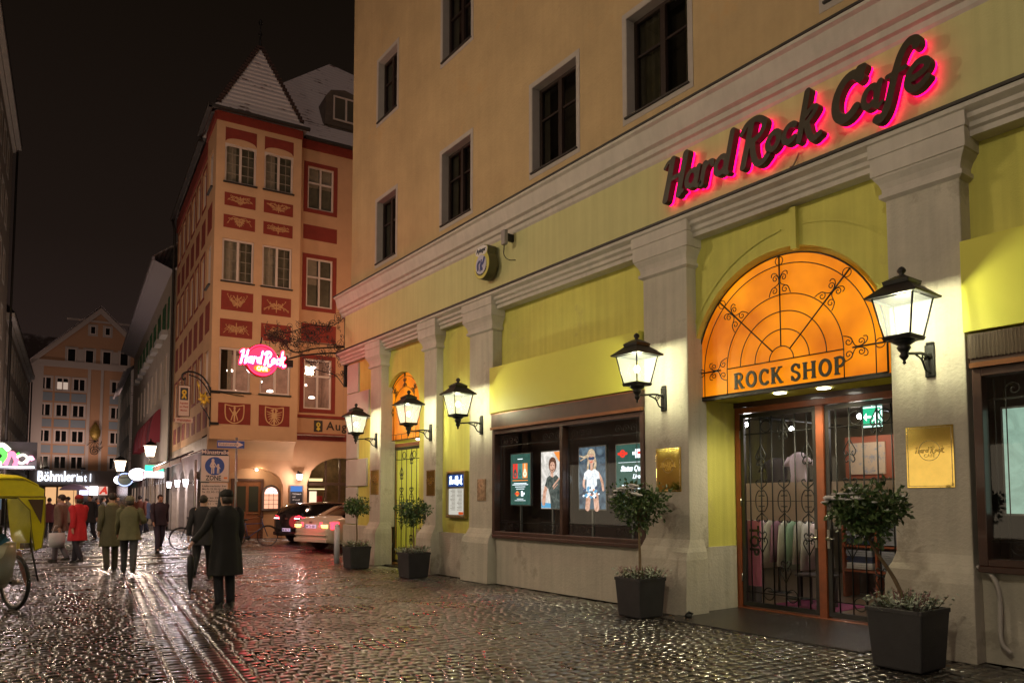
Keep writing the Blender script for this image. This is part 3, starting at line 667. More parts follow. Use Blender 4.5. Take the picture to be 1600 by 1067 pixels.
def door(y0, y1, leaves, x, z1, film, name='door'):
    """red-brown timber frame, black leaf frames, glass, wrought grille"""
    f = MB(); t = .075
    f.box(x, x+.12, y0, y0+t, .02, z1).box(x, x+.12, y1-t, y1, .02, z1).box(x, x+.12, y0+t, y1-t, z1-t*1.15, z1)
    if leaves == 2: f.box(x-.01, x+.12, (y0+y1)/2-.055, (y0+y1)/2+.055, .02, z1-t*1.15)
    f.box(x-.02, x+.12, y0, y1, 0.0, .03)
    d = f.build(name, REDW, cafe, world=True, bevel=.006)
    segs = [(y0+t, (y0+y1)/2-.055), ((y0+y1)/2+.055, y1-t)] if leaves == 2 else [(y0+t, y1-t)]
    for i, (a, b) in enumerate(segs):
        lf = MB(); g = .065; zt = z1-t*1.15-.01; zb = .05
        lf.box(x+.02, x+.07, a+.005, a+g, zb, zt).box(x+.02, x+.07, b-g, b-.005, zb, zt).box(x+.02, x+.07, a+g, b-g, zt-g, zt).box(x+.02, x+.07, a+g, b-g, zb, zb+g)
        lf.build('leaf_frame', mat('black_door_frame', (.015, .013, .012), .35, coat=.4), d, world=True)
        MB().add([(x+.05, a+g, zb+g), (x+.05, b-g, zb+g), (x+.05, b-g, zt-g), (x+.05, a+g, zt-g)], [(0, 1, 2, 3)]).build('pane', GLASS, d, world=True)
        if film: MB().box(x+.054, x+.056, a+g, b-g, 1.30, 1.84).build('frosted_band', frosted('frosted_film', (.62, .52, .40), .12), d, world=True)
        grille(a+g, b-g, zb+g, zt-g, x+.035).build('grille', BLKM, d, world=True)
        hd = MB(); yy = a+.035 if i == 1 or leaves == 1 else a+.035
        yy = b-.035 if (i == 0 and leaves == 2) else a+.035
        hd.lathe([(.025, -.004), (.025, .02), (.012, .022), (.012, .05)], (yy, 1.08), 10, 'x', z0=x-.03).tube([(x-.045, yy, 1.08), (x-.045, yy+(-.11 if yy > (a+b)/2 else .11), 1.08)], .009).box(x+.0, x+.02, yy-.018, yy+.018, .95, 1.2)
        hd.build('handle', mat('steel_handle', (.35, .33, .3), .3, metal=1), d, world=True)
        hg = MB()
        for zz in (.4, 1.5, 2.5):
            ye = a+.0 if (i == 0 and leaves == 2) else b
            hg.lathe([(.011, 0), (.011, .12)], (x+.012, ye), 8, 'z', z0=zz)
        hg.build('hinges', mat('steel_handle', (.35, .33, .3), .3), d, world=True)
    return d
door(4.28, 7.03, 2, 9.22, 2.96, True)
door(15.14, 16.95, 1, 8.50, 2.98, False)
MB().box(9.22, 9.34, 4.2, 7.05, 2.965, 3.04).build('door_head', DKW, cafe, world=True)
# step in front of the shop door
each('threshold', ASPH, cafe, [(7.55, 9.3, 4.2, 7.03, -.02, .016), (8.2, 8.95, 15.13, 16.95, -.02, .018)], world=True)
# --- big display windows
def display_window(y0, y1, z0, z1, mull, box_top, pan_top, xf=8.06):
    b = MB().box(xf, xf+.3, y0, y1, z1+.02, box_top); 
    w = b.build('display_window', DKW, cafe, world=True, bevel=.006)
    MB().box(xf-.03, xf+.02, y0, y1, z1-.03, z1+.02).box(xf-.012, xf, y0, y1, box_top-.02, box_top-.002).build('shutter_rail', mat('copper_trim', (.22, .09, .04), .35, metal=.5), w, world=True)
    t = .085; f = MB().box(xf+.02, xf+.16, y0, y0+t, z0, z1-.03).box(xf+.02, xf+.16, y1-t, y1, z0, z1-.03).box(xf+.02, xf+.16, y0+t, y1-t, z1-.03-t, z1-.03).box(xf+.0, xf+.16, y0+t*0, y1, z0-.06, z0+.0).box(xf+.02, xf+.16, y0+t, y1-t, z0, z0+.07)
    for q in mull: f.box(xf+.01, xf+.16, q-.035, q+.035, z0+.07, z1-.03-t)
    f.build('frame', DKW, w, world=True, bevel=.008)
    MB().add([(xf+.1, y0+t, z0+.07), (xf+.1, y1-t, z0+.07), (xf+.1, y1-t, z1-.03-t), (xf+.1, y0+t, z1-.03-t)], [(0, 1, 2, 3)]).build('pane', GLASS, w, world=True)
    g = MB(); x = xf+.13
    es = [y0+t]+list(mull)+[y1-t]
    for a, c in zip(es, es[1:]):
        for (yy, s_) in ((a+.07, 1), (c-.07, -1)):
            g.tube([(x, yy, z0+.1), (x, yy, z1-.15)], .008, 5); g.tube([(x, yy+s_*.10, z0+.1), (x, yy+s_*.10, z1-.15)], .006, 5)
            for zz, u in ((z1-.2, -1), (z0+.12, 1)):
                for k in range(3):
                    g.tube([(x, yy+s_*(.12+k*.17+q[0]), zz+u*q[1]) for q in spiral(.05, .06, .075, .012, PI, 1.3)], .0065, 5)
                g.tube([(x, yy, zz+u*.15), (x, yy+s_*.62, zz+u*.15)], .006, 5)
        g.tube([(x, a, z1-.34), (x, c, z1-.34)], .006, 5); g.tube([(x, a, z0+.24), (x, c, z0+.24)], .006, 5)
    g.build('grille', BLKM, w, world=True)
    # dark box behind
    r = MB(); xb = xf+.75
    r.add([(xb, y0, z0), (xb, y1, z0), (xb, y1, z1), (xb, y0, z1)], [(0, 1, 2, 3)]); r.add([(xf+.1, y0, z0), (xb, y0, z0), (xb, y1, z0), (xf+.1, y1, z0)], [(0, 1, 2, 3)]); r.add([(xf+.1, y0, z1), (xb, y0, z1), (xb, y1, z1), (xf+.1, y1, z1)], [(0, 1, 2, 3)])
    r.add([(xf+.1, y0, z0), (xb, y0, z0), (xb, y0, z1), (xf+.1, y0, z1)], [(0, 1, 2, 3)]); r.add([(xf+.1, y1, z0), (xb, y1, z0), (xb, y1, z1), (xf+.1, y1, z1)], [(0, 1, 2, 3)])
    r.build('showcase', mat('dark_showcase', (.022, .014, .012), .5), w, world=True)
    return w
display_window(7.80, 11.82, .93, 2.96, (9.73,), 3.24, 4.15)
display_window(-.9, 3.26, .95, 2.93, (1.2,), 3.24, 4.15, 8.0)
MB().box(8.02, 8.33, 7.83, 11.83, 3.25, 4.14).build('awning_box', YEL2, cafe, world=True, bevel=.01)
MB().box(7.95, 8.33, .22, 3.30, 3.26, 4.19).build('awning_box', YEL2, cafe, world=True, bevel=.01)
g = MB()
for k in range(22): g.box(7.975, 7.99, .3, 3.27, 3.0+k*.011, 3.005+k*.011)
for k in range(90): g.box(7.978, 7.993, .3+k*.033, .308+k*.033, 2.99, 3.24)
g.build('vent_mesh', mat('brown_mesh', (.10, .06, .035), .5), cafe, world=True)
# little rim pipes
mb = MB().tube(spline([(8.09, 3.30, .93), (8.06, 3.22, .92), (8.04, 3.12, .80), (8.06, 3.10, .6), (8.05, 3.10, .25), (8.05, 3.02, .14)], 6), .022, 8)
tag(mb.build('drain_pipe', mat('grey_pipe', (.42, .39, .36), .5, noise=.2)), 'thin grey pipe bending down the wall beside the nearest pillar', 'pipe')
# ================================================================ wall lanterns
LG = frosted('lantern_glass', (.97, .98, .93), .982, (.86, .92, .72), .26)
LANT_COL = (1.0, .96, .60)
def make_lantern():
    r = thing('wall_lantern', '', 'lantern', group='black wall lanterns on the pillars of the yellow building')
    # wall plate at local origin (wall plane x=0, lantern hangs out to -x)
    MB().box(-.035, 0, -.055, .055, -.17, .19).lathe([(.055, 0), (.05, .03)], (0, 0), 8, 'z', z0=.19).build('wall_plate', BLKM, r, bevel=.01)
    a = MB(); a.tube(spline([(-.03, 0, .06), (-.2, 0, .075), (-.4, 0, .05), (-.6, 0, .03)], 6), .016, 6)
    a.tube(spline([(-.03, 0, -.12), (-.12, 0, -.1), (-.2, 0, .0), (-.34, 0, .045)], 6), .013, 6)
    a.tube([(-.16+q[0], 0, q[1]) for q in spiral(0, .02, .05, .012, 0, 1.3)], .009, 6); a.lathe([(.02, -.03), (.04, 0), (.02, .03)], (0, 0.06), 8, 'x', z0=-.05)
    a.build('arm', BLKM, r)
    c = (-.60, 0)
    MB().lathe([(.004, -.09), (.022, -.075), (.012, -.05), (.04, -.02), (.05, .0), (.035, .03), (.06, .06), (.075, .09), (.06, .11), (.11, .14), (.125, .17)], c, 12, 'z').frustum(c, .165, .20, .15, .15, .165, .165).build('base', BLKM, r)
    # tapered glass box
    z0, z1, w0, w1 = .20, .62, .145, .225
    g = MB(); e = .004
    vs = [(c[0]+sx*a_, c[1]+sy*a_, z) for z, a_ in ((z0, w0-e), (z1, w1-e)) for sx, sy in ((-1, -1), (1, -1), (1, 1), (-1, 1))]
    g.add(vs, [(i, (i+1) % 4, 4+(i+1) % 4, 4+i) for i in range(4)]); g.build('glass', LG, r)
    f = MB()
    for sx, sy in ((-1, -1), (1, -1), (1, 1), (-1, 1)): f.tube([(c[0]+sx*w0, c[1]+sy*w0, z0), (c[0]+sx*w1, c[1]+sy*w1, z1)], .011, 4)
    for z, w in ((z0+.005, w0), (z1-.004, w1)): f.tube([(c[0]-w, c[1]-w, z), (c[0]+w, c[1]-w, z), (c[0]+w, c[1]+w, z), (c[0]-w, c[1]+w, z)], .012, 4, True)
    f.build('frame', BLKM, r)
    h = MB().frustum(c, .615, .635, .285, .285, .29, .29).frustum(c, .635, .76, .285, .285, .135, .135).frustum(c, .76, .80, .14, .14, .15, .15).frustum(c, .80, .86, .145, .145, .05, .05)
    h.lathe([(.05, .85), (.025, .88), (.045, .905), (.048, .925), (.03, .95), (.004, .965)], c, 12)
    h.build('roof', mat('dark_lantern_roof', (.022, .022, .020), .4, metal=.4, noise=.3, nscale=12), r)
    MB().sphere((c[0], 0, .42), .042, 10, 8, sz=1.3).build('bulb', glow('bulb_glow', (1, .97, .75), 38), r)
    return r
LABELS = ['black iron lantern at the far end, beside the quoined corner', 'black iron lantern in front of the small orange arch', 'black iron lantern between the menu box and the display window', 'black iron lantern by the tall pillar, left of the ROCK SHOP arch', 'biggest black iron lantern, over the square brass plate']
lanterns = []
proto = make_lantern()
for i, (y, lb) in enumerate(zip((16.95, 14.22, 12.2, 7.40, 3.68), LABELS)):
    o = proto if i == 0 else copy_tree(proto)
    o.location = (8.10, y, 3.04); o.scale = (.93, .90, .95); o['label'] = lb; lanterns.append(o)
for o in lanterns: lamp('lantern_light', (-.60, 0, .42), 150, LANT_COL, .05, parent=o)
# ================================================================ big letters Hard Rock Cafe
def gl(ch):
    B = .095
    a_bowl = (ell(.24, .27, .155, .20, 0, 360, 18), .078)
    G = {
     'H': (.70, [([(.10, -.02), (.14, .5), (.16, 1.0)], .105), ([(.55, 0), (.57, .5), (.6, 1.0)], .105), ([(.12, .48), (.58, .52)], .07), (spline([(-.08, .86), (.02, .98), (.16, .96)], 6), .06), ([(.55, .02), (.68, .04)], .06)]),
     'a': (.52, [a_bowl, ([(.43, .5), (.41, .06)], .08), (spline([(.41, .08), (.47, .0), (.56, .05)], 5), .055)]),
     'r': (.42, [([(.1, 0), (.12, .5)], .082), (spline([(.1, .3), (.2, .46), (.34, .48), (.38, .40)], 5), .07)]),
     'd': (.52, [a_bowl, ([(.45, 1.0), (.42, .05)], .085), ([(.42, .03), (.5, .0)], .06)]),
     'R': (.80, [([(.2, -.06), (.24, .5), (.27, .95)], .10), (spline([(.0, .80), (.14, .98), (.42, 1.02), (.66, .86), (.62, .62), (.42, .5), (.28, .48)], 7), .085), (spline([(.38, .5), (.46, .2), (.6, -.08), (.78, -.14), (.92, -.02)], 7), .09)]),
     'o': (.46, [(ell(.24, .27, .155, .20, 0, 360, 18), .085)]),
     'c': (.44, [(ell(.26, .27, .17, .20, 50, 320, 16), .08)]),
     'k': (.62, [([(.12, 0), (.14, 1.08)], .09), (spline([(.14, .28), (.3, .38), (.46, .58), (.36, .66), (.2, .52)], 6), .07), (spline([(.26, .34), (.36, .1), (.5, -.1), (.66, -.04)], 6), .085)]),
     'C': (.78, [(ell(.44, .48, .32, .44, 42, 318, 24), .11), (spline([(.66, .80), (.74, .98), (.6, 1.0)], 5), .07)]),
     'f': (.50, [(spline([(-.02, -.26), (.10, -.28), (.2, -.08), (.26, .5), (.33, .86), (.46, 1.04), (.62, 1.02), (.66, .92)], 7), .10), ([(.08, .52), (.48, .56)], .06)]),
     'e': (.54, [(spline([(.12, .26), (.3, .27), (.48, .36), (.46, .50), (.28, .54), (.12, .40), (.10, .2), (.22, .05), (.40, .05), (.54, .16)], 7), .082)]),
    }
    return G[ch]
def script_word(word, h, x0=0, res=.018, grow=0, shear=.22, tight=.02, case=1.0):
    out = []; x = x0
    for ch in word:
        if ch == ' ': x += .18*h; continue
        w, st = gl(ch); lp = sdf_outline(st, res, shear, grow)
        out.append((ch, [[(x+a*h, b*h) for a, b in l] for l in lp])); x += (w+tight)*h
    return out, x
SIGNRED = mat('dark_sign_letter', (.030, .020, .006), .5, .5, noise=.2, nscale=8)
PINK = glow('pink_neon', (1.0, .002, .10), 4.2)
sign = thing('halo_lit_sign', 'large dark script letters with pink halo light on the frieze above the shop door', 'sign', (8.12, 5.5, 5.7))
for word, h_, zb, ya, yb in (('Hard', .53, 5.905, 7.22, 5.94), ('Rock', .51, 5.92, 5.88, 4.72), ('Cafe', .53, 5.92, 4.60, 3.49)):
    W_, xe = script_word(word, h_, 0, grow=-.010, tight=-.01)
    xs_ = [p[0] for ch, ls in W_ for l in ls for p in l]; k = (ya-yb)/(max(xs_)-min(xs_)); x0_ = min(xs_)
    for ch, lps in W_:
        L_ = [[((a-x0_)*k-(ya-yb)/2, b) for a, b in l] for l in lps]; yc = (ya+yb)/2
        g = fill2d(L_, .11); place(g, face_west(7.965, yc, zb)); lt = g.build('letter', SIGNRED, sign, world=True)
        g = fill2d(L_, .016); place(g, face_west(8.05, yc, zb)); g.build('neon_backing', PINK, lt, world=True)
st = MB()
for q in np.linspace(-1.7, 1.7, 9): st.box(8.0, 8.125, 5.44+q-.012, 5.44+q+.012, 6.0, 6.03)
st.build('standoffs', BLKM, sign, world=True)
mbh = MB().tube(spline([(8.1, 5.15, 5.86), (8.05, 5.16, 5.76), (8.04, 5.2, 5.70), (8.08, 5.26, 5.72)], 6), .012)
mbh.build('hook', mat('old_hook', (.2, .17, .1), .6), sign, world=True)
# ================================================================ brass plates, menu box, small plates
ENGR = mat('engraved_brass', (.62, .43, .12), .3, metal=1)
def plate(y0, y1, z0, z1, x, m, label, emboss=True, name='wall_plate_sign'):
    b = MB().box(x-.012, x-.0, y0, y1, z0, z1); o = b.build(name, m, bevel=.004); tag(o, label, 'plaque')
    e = MB(); t = .018
    for q in ((y0+t, y0+t+.005, z0+t, z1-t), (y1-t-.005, y1-t, z0+t, z1-t), (y0+t, y1-t, z0+t, z0+t+.005), (y0+t, y1-t, z1-t-.005, z1-t)): e.box(x-.0145, x-.012, *q)
    if emboss:
        cy, cz = (y0+y1)/2, z0+(z1-z0)*.60
        e.tube([(x-.013, cy+.105*math.cos(a), cz+.105*math.sin(a)) for a in np.linspace(0, 2*PI, 40)[:-1]], .003, 4, True)
    ob = e.build('embossed_line', BRASSD, o)
    if emboss:
        w, xe = script_word('Hard Rock', .06, 0)
        g = MB()
        for ch, l in w: g._m(fill2d([[(a-xe/2, b-.02) for a, b in q] for q in l], .003), None)
        place(g, face_west(x-.0135, cy, cz)); g.build('engraved_lettering', ENGR, o)
        g = text_mb('CAFE', .035, .003); place(g, face_west(x-.0135, cy, cz-.07)); g.build('engraved_lettering', ENGR, o)
    for sy in (y0+.02, y1-.02):
        for sz in (z0+.02, z1-.02): pass
    return o
plate(3.48, 3.96, 1.72, 2.37, 8.10, BRASS, 'large square polished brass plaque reflecting light, right of the shop door')
plate(7.10, 7.57, 1.71, 2.34, 8.10, BRASS, 'polished brass plaque on the tall pillar behind the little tree')
plate(14.03, 14.40, 1.68, 2.24, 8.10, BRASS, 'brass plaque on the pillar right of the narrow glass door')
plate(16.80, 17.26, 1.72, 2.33, 8.10, BRASS, 'farthest brass plaque, under the corner lantern')
plate(12.05, 12.35, 1.57, 2.0, 8.10, BRASSD, 'small worn bronze plaque on the pillar left of the display window', False)
menu = thing('menu_box', 'lit glass menu box with blue header and white menu sheet on the yellow wall', 'menu display', (8.27, 13.32, 1.2))
MB().box(8.17, 8.27, 12.95, 13.70, 1.21, 1.26).box(8.17, 8.27, 12.95, 13.70, 2.14, 2.19).box(8.17, 8.27, 12.95, 12.99, 1.26, 2.14).box(8.17, 8.27, 13.66, 13.70, 1.26, 2.14).box(8.25, 8.27, 12.99, 13.66, 1.26, 2.14).build('case', mat('brass_case', (.35, .27, .12), .35, metal=.8), menu, world=True, bevel=.005)
MB().box(8.20, 8.22, 13.03, 13.62, 1.28, 1.83).build('menu_sheet', glow('menu_white', (.86, .82, .70), .62), menu, world=True)
MB().box(8.19, 8.22, 13.03, 13.62, 1.87, 2.12).build('header', glow('menu_blue', (.03, .08, .30), .8), menu, world=True)
w, xe = script_word('Hard Rock', .15, 0); g = MB()
for ch, l in w: g._m(fill2d([[(a-xe/2, b-.07) for a, b in q] for q in l], .004), None)
g.v = [(a*.50/xe, b, c) for a, b, c in g.v]
place(g, face_west(8.186, 13.325, 2.0)); g.build('lettering', glow('cool_white', (.65, .80, 1), 3.0), menu, world=True)
g = MB()
for k in range(16):
    zz = 1.80-k*.028
    for c_ in (13.09, 13.36): g.box(8.197, 8.199, c_, c_+random.uniform(.12, .2), zz, zz+.008)
g.build('menu_print', mat('menu_print', (.2, .18, .15), .8), menu, world=True)
MB().box(8.196, 8.199, 13.04, 13.22, 1.285, 1.34).build('red_logo', glow('red_orange', (.9, .12, .02), .6), menu, world=True)
MB().add([(8.175, 12.99, 1.26), (8.175, 13.66, 1.26), (8.175, 13.66, 2.14), (8.175, 12.99, 2.14)], [(0, 1, 2, 3)]).build('pane', GLASS, menu, world=True)
# brewery roundel
ay = thing('brewery_sign', 'round shield-topped brewery sign in yellow and blue hung under the upper cornice', 'sign', (8.12, 11.9, 6.2))
cy, cz = 11.86, 6.16; rad = .27
out = [(cy+rad*math.cos(a), cz+rad*1.05*math.sin(a)) for a in np.linspace(R(-222), R(42), 34)]
top = [(cy+.20, cz+.235), (cy+.225, cz+.30), (cy+.19, cz+.35), (cy+.08, cz+.385), (cy-.08, cz+.385), (cy-.19, cz+.35), (cy-.225, cz+.30), (cy-.20, cz+.235)]
MB().extrude(out+top, 'x', 7.86, 8.06).build('box', mat('olive_box', (.09, .08, .03), .5), ay, world=True)
MB().extrude([(cy+(y-cy)*.96, cz+(z-cz)*.96) for y, z in out+top], 'x', 7.852, 7.859).build('face', mat('sign_yellow', (.55, .50, .10), .5), ay, world=True)
MB().extrude([(cy+.19, cz+.22), (cy+.205, cz+.30), (cy+.17, cz+.335), (cy+.08, cz+.37), (cy-.08, cz+.37), (cy-.17, cz+.335), (cy-.205, cz+.30), (cy-.19, cz+.22)]+[(cy+.2*math.cos(a), cz+.2*math.sin(a)) for a in np.linspace(R(120), R(60), 8)], 'x', 7.846, 7.851).build('header', mat('sign_white', (.62, .60, .60), .5), ay, world=True)
MB().extrude([(cy+.185*math.cos(a), cz+.185*math.sin(a)) for a in np.linspace(0, 2*PI, 30)[:-1]], 'x', 7.838, 7.845).build('disc', mat('sign_lilac', (.42, .42, .55), .5), ay, world=True)
g = fill2d(sdf_outline([(spline([(-.10, -.08), (-.10, .02), (-.05, .06)], 4), .03), (spline([(.12, .10), (.08, .02), (.0, -.02), (.04, -.1)], 4), .03), ([(-.02, -.12), (.02, .08)], .018)], .008), .004)
place(g, face_west(7.834, cy, cz)); g.build('emblem', mat('sign_blue', (.02, .04, .18), .5), ay, world=True)
def ring_text(txt, r, a0, a1, h, M, parent, m, flip=False):
    g = MB()
    for i, ch in enumerate(txt):
        a = R(a0+(a1-a0)*(i+.5)/len(txt)); t = text_mb(ch, h, .004, bold=.0015)
        rot = a-PI/2 if not flip else a+PI/2
        T = Matrix.Translation((r*math.cos(a), r*math.sin(a), 0)) @ Matrix.Rotation(rot, 4, 'Z')
        g._m(place(t, T), None)
    place(g, M); return g.build('lettering', m, parent, world=True)
NAVY = mat('sign_navy', (.02, .03, .06), .5)
g = text_mb('Ayinger', .085, .006, bold=.003, width=.33); place(g, face_west(7.842, cy, cz+.245)); g.build('lettering', NAVY, ay, world=True)
ring_text('BIERSPEZIALITÄTEN', .205, 205, 335, .045, face_west(7.846, cy, cz-.01), ay, NAVY, True)
MB().box(8.06, 8.13, cy-.05, cy+.05, cz-.1, cz+.1).build('bracket', BLKM, ay, world=True)
fl = thing('wall_floodlight', 'small grey box lamp with a dangling cable beside the round brewery sign', 'floodlight', (8.12, 11.2, 6.4))
MB().box(7.88, 7.96, 11.12, 11.24, 6.38, 6.66).build('housing', mat('grey_housing', (.25, .23, .22), .5), fl, world=True, bevel=.01)
MB().box(7.96, 8.12, 11.15, 11.2, 6.46, 6.6).build('bracket', BLKM, fl, world=True)
MB().tube(spline([(7.93, 11.2, 6.38), (7.93, 11.21, 6.2), (8.0, 11.16, 6.1), (8.12, 11.1, 6.1)], 6), .008).build('cable', BLKM, fl, world=True)
# ================================================================ downlights in the door recesses
for (x, y, z, lb) in ((8.78, 5.95, 3.04, 'round lit downlight over the left leaf of the shop door'), (8.85, 5.35, 3.04, 'round lit downlight over the right leaf of the shop door'), (8.62, 15.7, 3.05, 'small round downlight over the narrow glass door')):
    o = MB().lathe([(.075, 0), (.085, -.012), (.06, -.016)], (x, y), 16, 'z', z0=z).build('downlight', glow('downlight_glow', (1, .93, .78), 14)); tag(o, lb, 'ceiling lamp', 'downlights in the door recesses')
    lamp('downlight_light', (x, y, z-.06), 45, (1, .88, .55), .05, typ='SPOT', rot=(0, 0, 0), spot=R(150))
# ================================================================ pendant lamps added out of view to light the street fronts
def added_pendant(x, y, z, power, col, label):
    t = thing('added_pendant_lamp', label, 'street lamp', (x, y, z), 0, 'added pendant lamps over the street')
    MB().lathe([(.03, .34), (.06, .30), (.10, .22), (.30, .05), (.32, 0), (.30, 0)], (0, 0), 20).build('shade', BLKM, t)
    MB().lathe([(.05, 0), (.24, -.02), (.22, -.10), (.12, -.16), (.01, -.18)], (0, 0), 20).build('globe', glow('pendant_globe', (1, .72, .42), 6), t)
    MB().tube([(0, 0, .36), (0, 0, 1.2)], .008).build('cable', BLKM, t)
    lamp('pendant_fill_light', (0, 0, -.42), power, col, .22, parent=t, spec=.08)
added_pendant(-2.2, 0.5, 8.2, 600, (1, .86, .64), 'added pendant lamp over the street beside the photographer')
added_pendant(-1.6, 13.0, 8.4, 800, (1, .80, .58), 'added pendant lamp over the street by the cycle rickshaw')
added_pendant(-1.3, 24.0, 8.6, 850, (1, .62, .44), 'added pendant lamp over the street at the side lane')
added_pendant(12.6, 24.5, 8.5, 520, (1, .55, .34), 'added pendant lamp over the side lane behind the yellow building')
# ================================================================ generic facade planes
class Pl:
    """a facade plane in a building's own coordinates; 'F' faces -y, 'S' faces -x"""
    def __init__(s, k, base): s.k, s.b = k, base
    def p(s, u, d, z): return (u, s.b-d, z) if s.k == 'F' else (s.b-d, u, z)
    def box(s, mb, u0, u1, d0, d1, z0, z1):
        a, b = s.p(u0, d0, z0), s.p(u1, d1, z1); return mb.box(a[0], b[0], a[1], b[1], z0, z1)
    def quad(s, mb, u0, u1, z0, z1, d=0): return mb.add([s.p(u0, d, z0), s.p(u1, d, z0), s.p(u1, d, z1), s.p(u0, d, z1)], [(0, 1, 2, 3)])
    def M(s, u, d, z): return face_front(u, s.b-d, z) if s.k == 'F' else Matrix(((0, 0, -1, s.b-d), (-1, 0, 0, u), (0, 1, 0, z), (0, 0, 0, 1)))
def holed(mb, pl, u0, u1, z0, z1, holes, dep=.16, d=0):
    us = sorted({u0, u1}|{q for h in holes for q in h[:2]}); zs = sorted({z0, z1}|{q for h in holes for q in h[2:4]})
    for a, b in zip(us, us[1:]):
        for c, e in zip(zs, zs[1:]):
            if any(h[0]-1e-6 <= a and b <= h[1]+1e-6 and h[2]-1e-6 <= c and e <= h[3]+1e-6 for h in holes): continue
            pl.quad(mb, a, b, c, e, d)
    for h in holes:
        a, b, c, e = h[:4]; P = pl.p
        for q in (((a, c), (a, e)), ((b, c), (b, e)), ((a, c), (b, c)), ((a, e), (b, e))): mb.add([P(q[0][0], d, q[0][1]), P(q[1][0], d, q[1][1]), P(q[1][0], d-dep, q[1][1]), P(q[0][0], d-dep, q[0][1])], [(0, 1, 2, 3)])
def casement(pl, h, parent, fm, gm, dep=.12, t=.07, cross=None, arch=0, surround=None, sm=None, sill=None, name='window', seg=2, d=0, bars=0):
    """window part > pane, surround, sill"""
    a, b, c, e = h[:4]; f = MB(); B = lambda *q: pl.box(f, *q)
    d0, d1 = d-dep, d-dep+.06
    B(a, a+t, d0, d1, c, e); B(b-t, b, d0, d1, c, e); B(a+t, b-t, d0, d1, e-t, e); B(a+t, b-t, d0, d1, c, c+t)
    for k in range(1, seg): m = a+(b-a)*k/seg; B(m-t*.6, m+t*.6, d0, d1+.01, c+t, e-t)
    if cross: 
        zc = c+(e-c)*cross
        for k in range(seg):
            p, q = a+(b-a)*k/seg+(t if k == 0 else t*.6), a+(b-a)*(k+1)/seg-(t if k == seg-1 else t*.6); B(p, q, d0, d1, zc-t*.55, zc+t*.55)
    if arch:
        r_ = (b-a)/2; m = (a+b)/2; n = 8
        for s_ in (1, -1):
            pts = [(m+s_*r_*k/n, e-arch+arch*math.sqrt(max(0, 1-(k/n)**2))*1.0) for k in range(n+1)]
            for k in range(n): f.add([pl.p(pts[k][0], d-.005, pts[k][1]), pl.p(pts[k+1][0], d-.005, pts[k+1][1]), pl.p(pts[k+1][0], d-.005, e), pl.p(pts[k][0], d-.005, e)], [(0, 1, 2, 3)])
    w = f.build(name, fm, parent)
    if arch: pass
    g = MB(); pl.quad(g, a, b, c, e, d0+.02); g.build('pane', gm, w)
    if surround:
        g = MB(); s_ = surround; B = lambda *q: pl.box(g, *q)
        B(a-s_, b+s_, d-.001, d+.02, e, e+s_); B(a-s_, b+s_, d-.001, d+.02, c-s_, c); B(a-s_, a, d-.001, d+.02, c, e); B(b, b+s_, d-.001, d+.02, c, e); g.build('surround', sm, w)
    if sill:
        g = MB(); pl.box(g, a-.05, b+.05, d, d+.09, c-.05, c); g.build('sill', sill, w)
    return w
SNOW = mat('thin_snow', (.62, .60, .62), .85, noise=.2, nscale=4)
# snowed roof: dark tile edges show through the thin snow
def roof_mat():
    m = bpy.data.materials.new('snow_dusted_tiles'); m.use_nodes = True; n = m.node_tree.nodes; L = m.node_tree.links; b = n['Principled BSDF']; b.inputs['Roughness'].default_value = .85
    t = n.new('ShaderNodeTexCoord'); w = n.new('ShaderNodeTexWave'); w.wave_type = 'BANDS'; w.bands_direction = 'Z'; w.inputs['Scale'].default_value = 1.5; w.inputs['Distortion'].default_value = .5; L.new(t.outputs['Object'], w.inputs[0])
    z = n.new('ShaderNodeTexNoise'); z.inputs['Scale'].default_value = 1.3; z.inputs['Detail'].default_value = 7; L.new(t.outputs['Object'], z.inputs[0])
    z2 = n.new('ShaderNodeTexNoise'); z2.inputs['Scale'].default_value = 7; L.new(t.outputs['Object'], z2.inputs[0])
    a = n.new('ShaderNodeMath'); a.operation = 'MULTIPLY_ADD'; a.inputs[1].default_value = .22; L.new(w.outputs[0], a.inputs[0]); L.new(z.outputs[0], a.inputs[2])
    a2 = n.new('ShaderNodeMath'); a2.operation = 'MULTIPLY_ADD'; a2.inputs[1].default_value = .35; L.new(z2.outputs[0], a2.inputs[0]); L.new(a.outputs[0], a2.inputs[2])
    r = n.new('ShaderNodeValToRGB'); r.color_ramp.elements[0].position = .50; r.color_ramp.elements[0].color = (.12, .07, .06, 1); r.color_ramp.elements[1].position = .64; r.color_ramp.elements[1].color = (.66, .60, .60, 1)
    L.new(a2.outputs[0], r.inputs[0]); L.new(r.outputs[0], b.inputs['Base Color'])
    bp = n.new('ShaderNodeBump'); bp.inputs['Strength'].default_value = .5; bp.inputs['Distance'].default_value = .06; L.new(w.outputs[0], bp.inputs['Height']); L.new(bp.outputs[0], b.inputs['Normal'])
    return m
ROOF = roof_mat(); DTILE = mat('dark_tile_edge', (.05, .025, .02), .7, noise=.3, nscale=8)
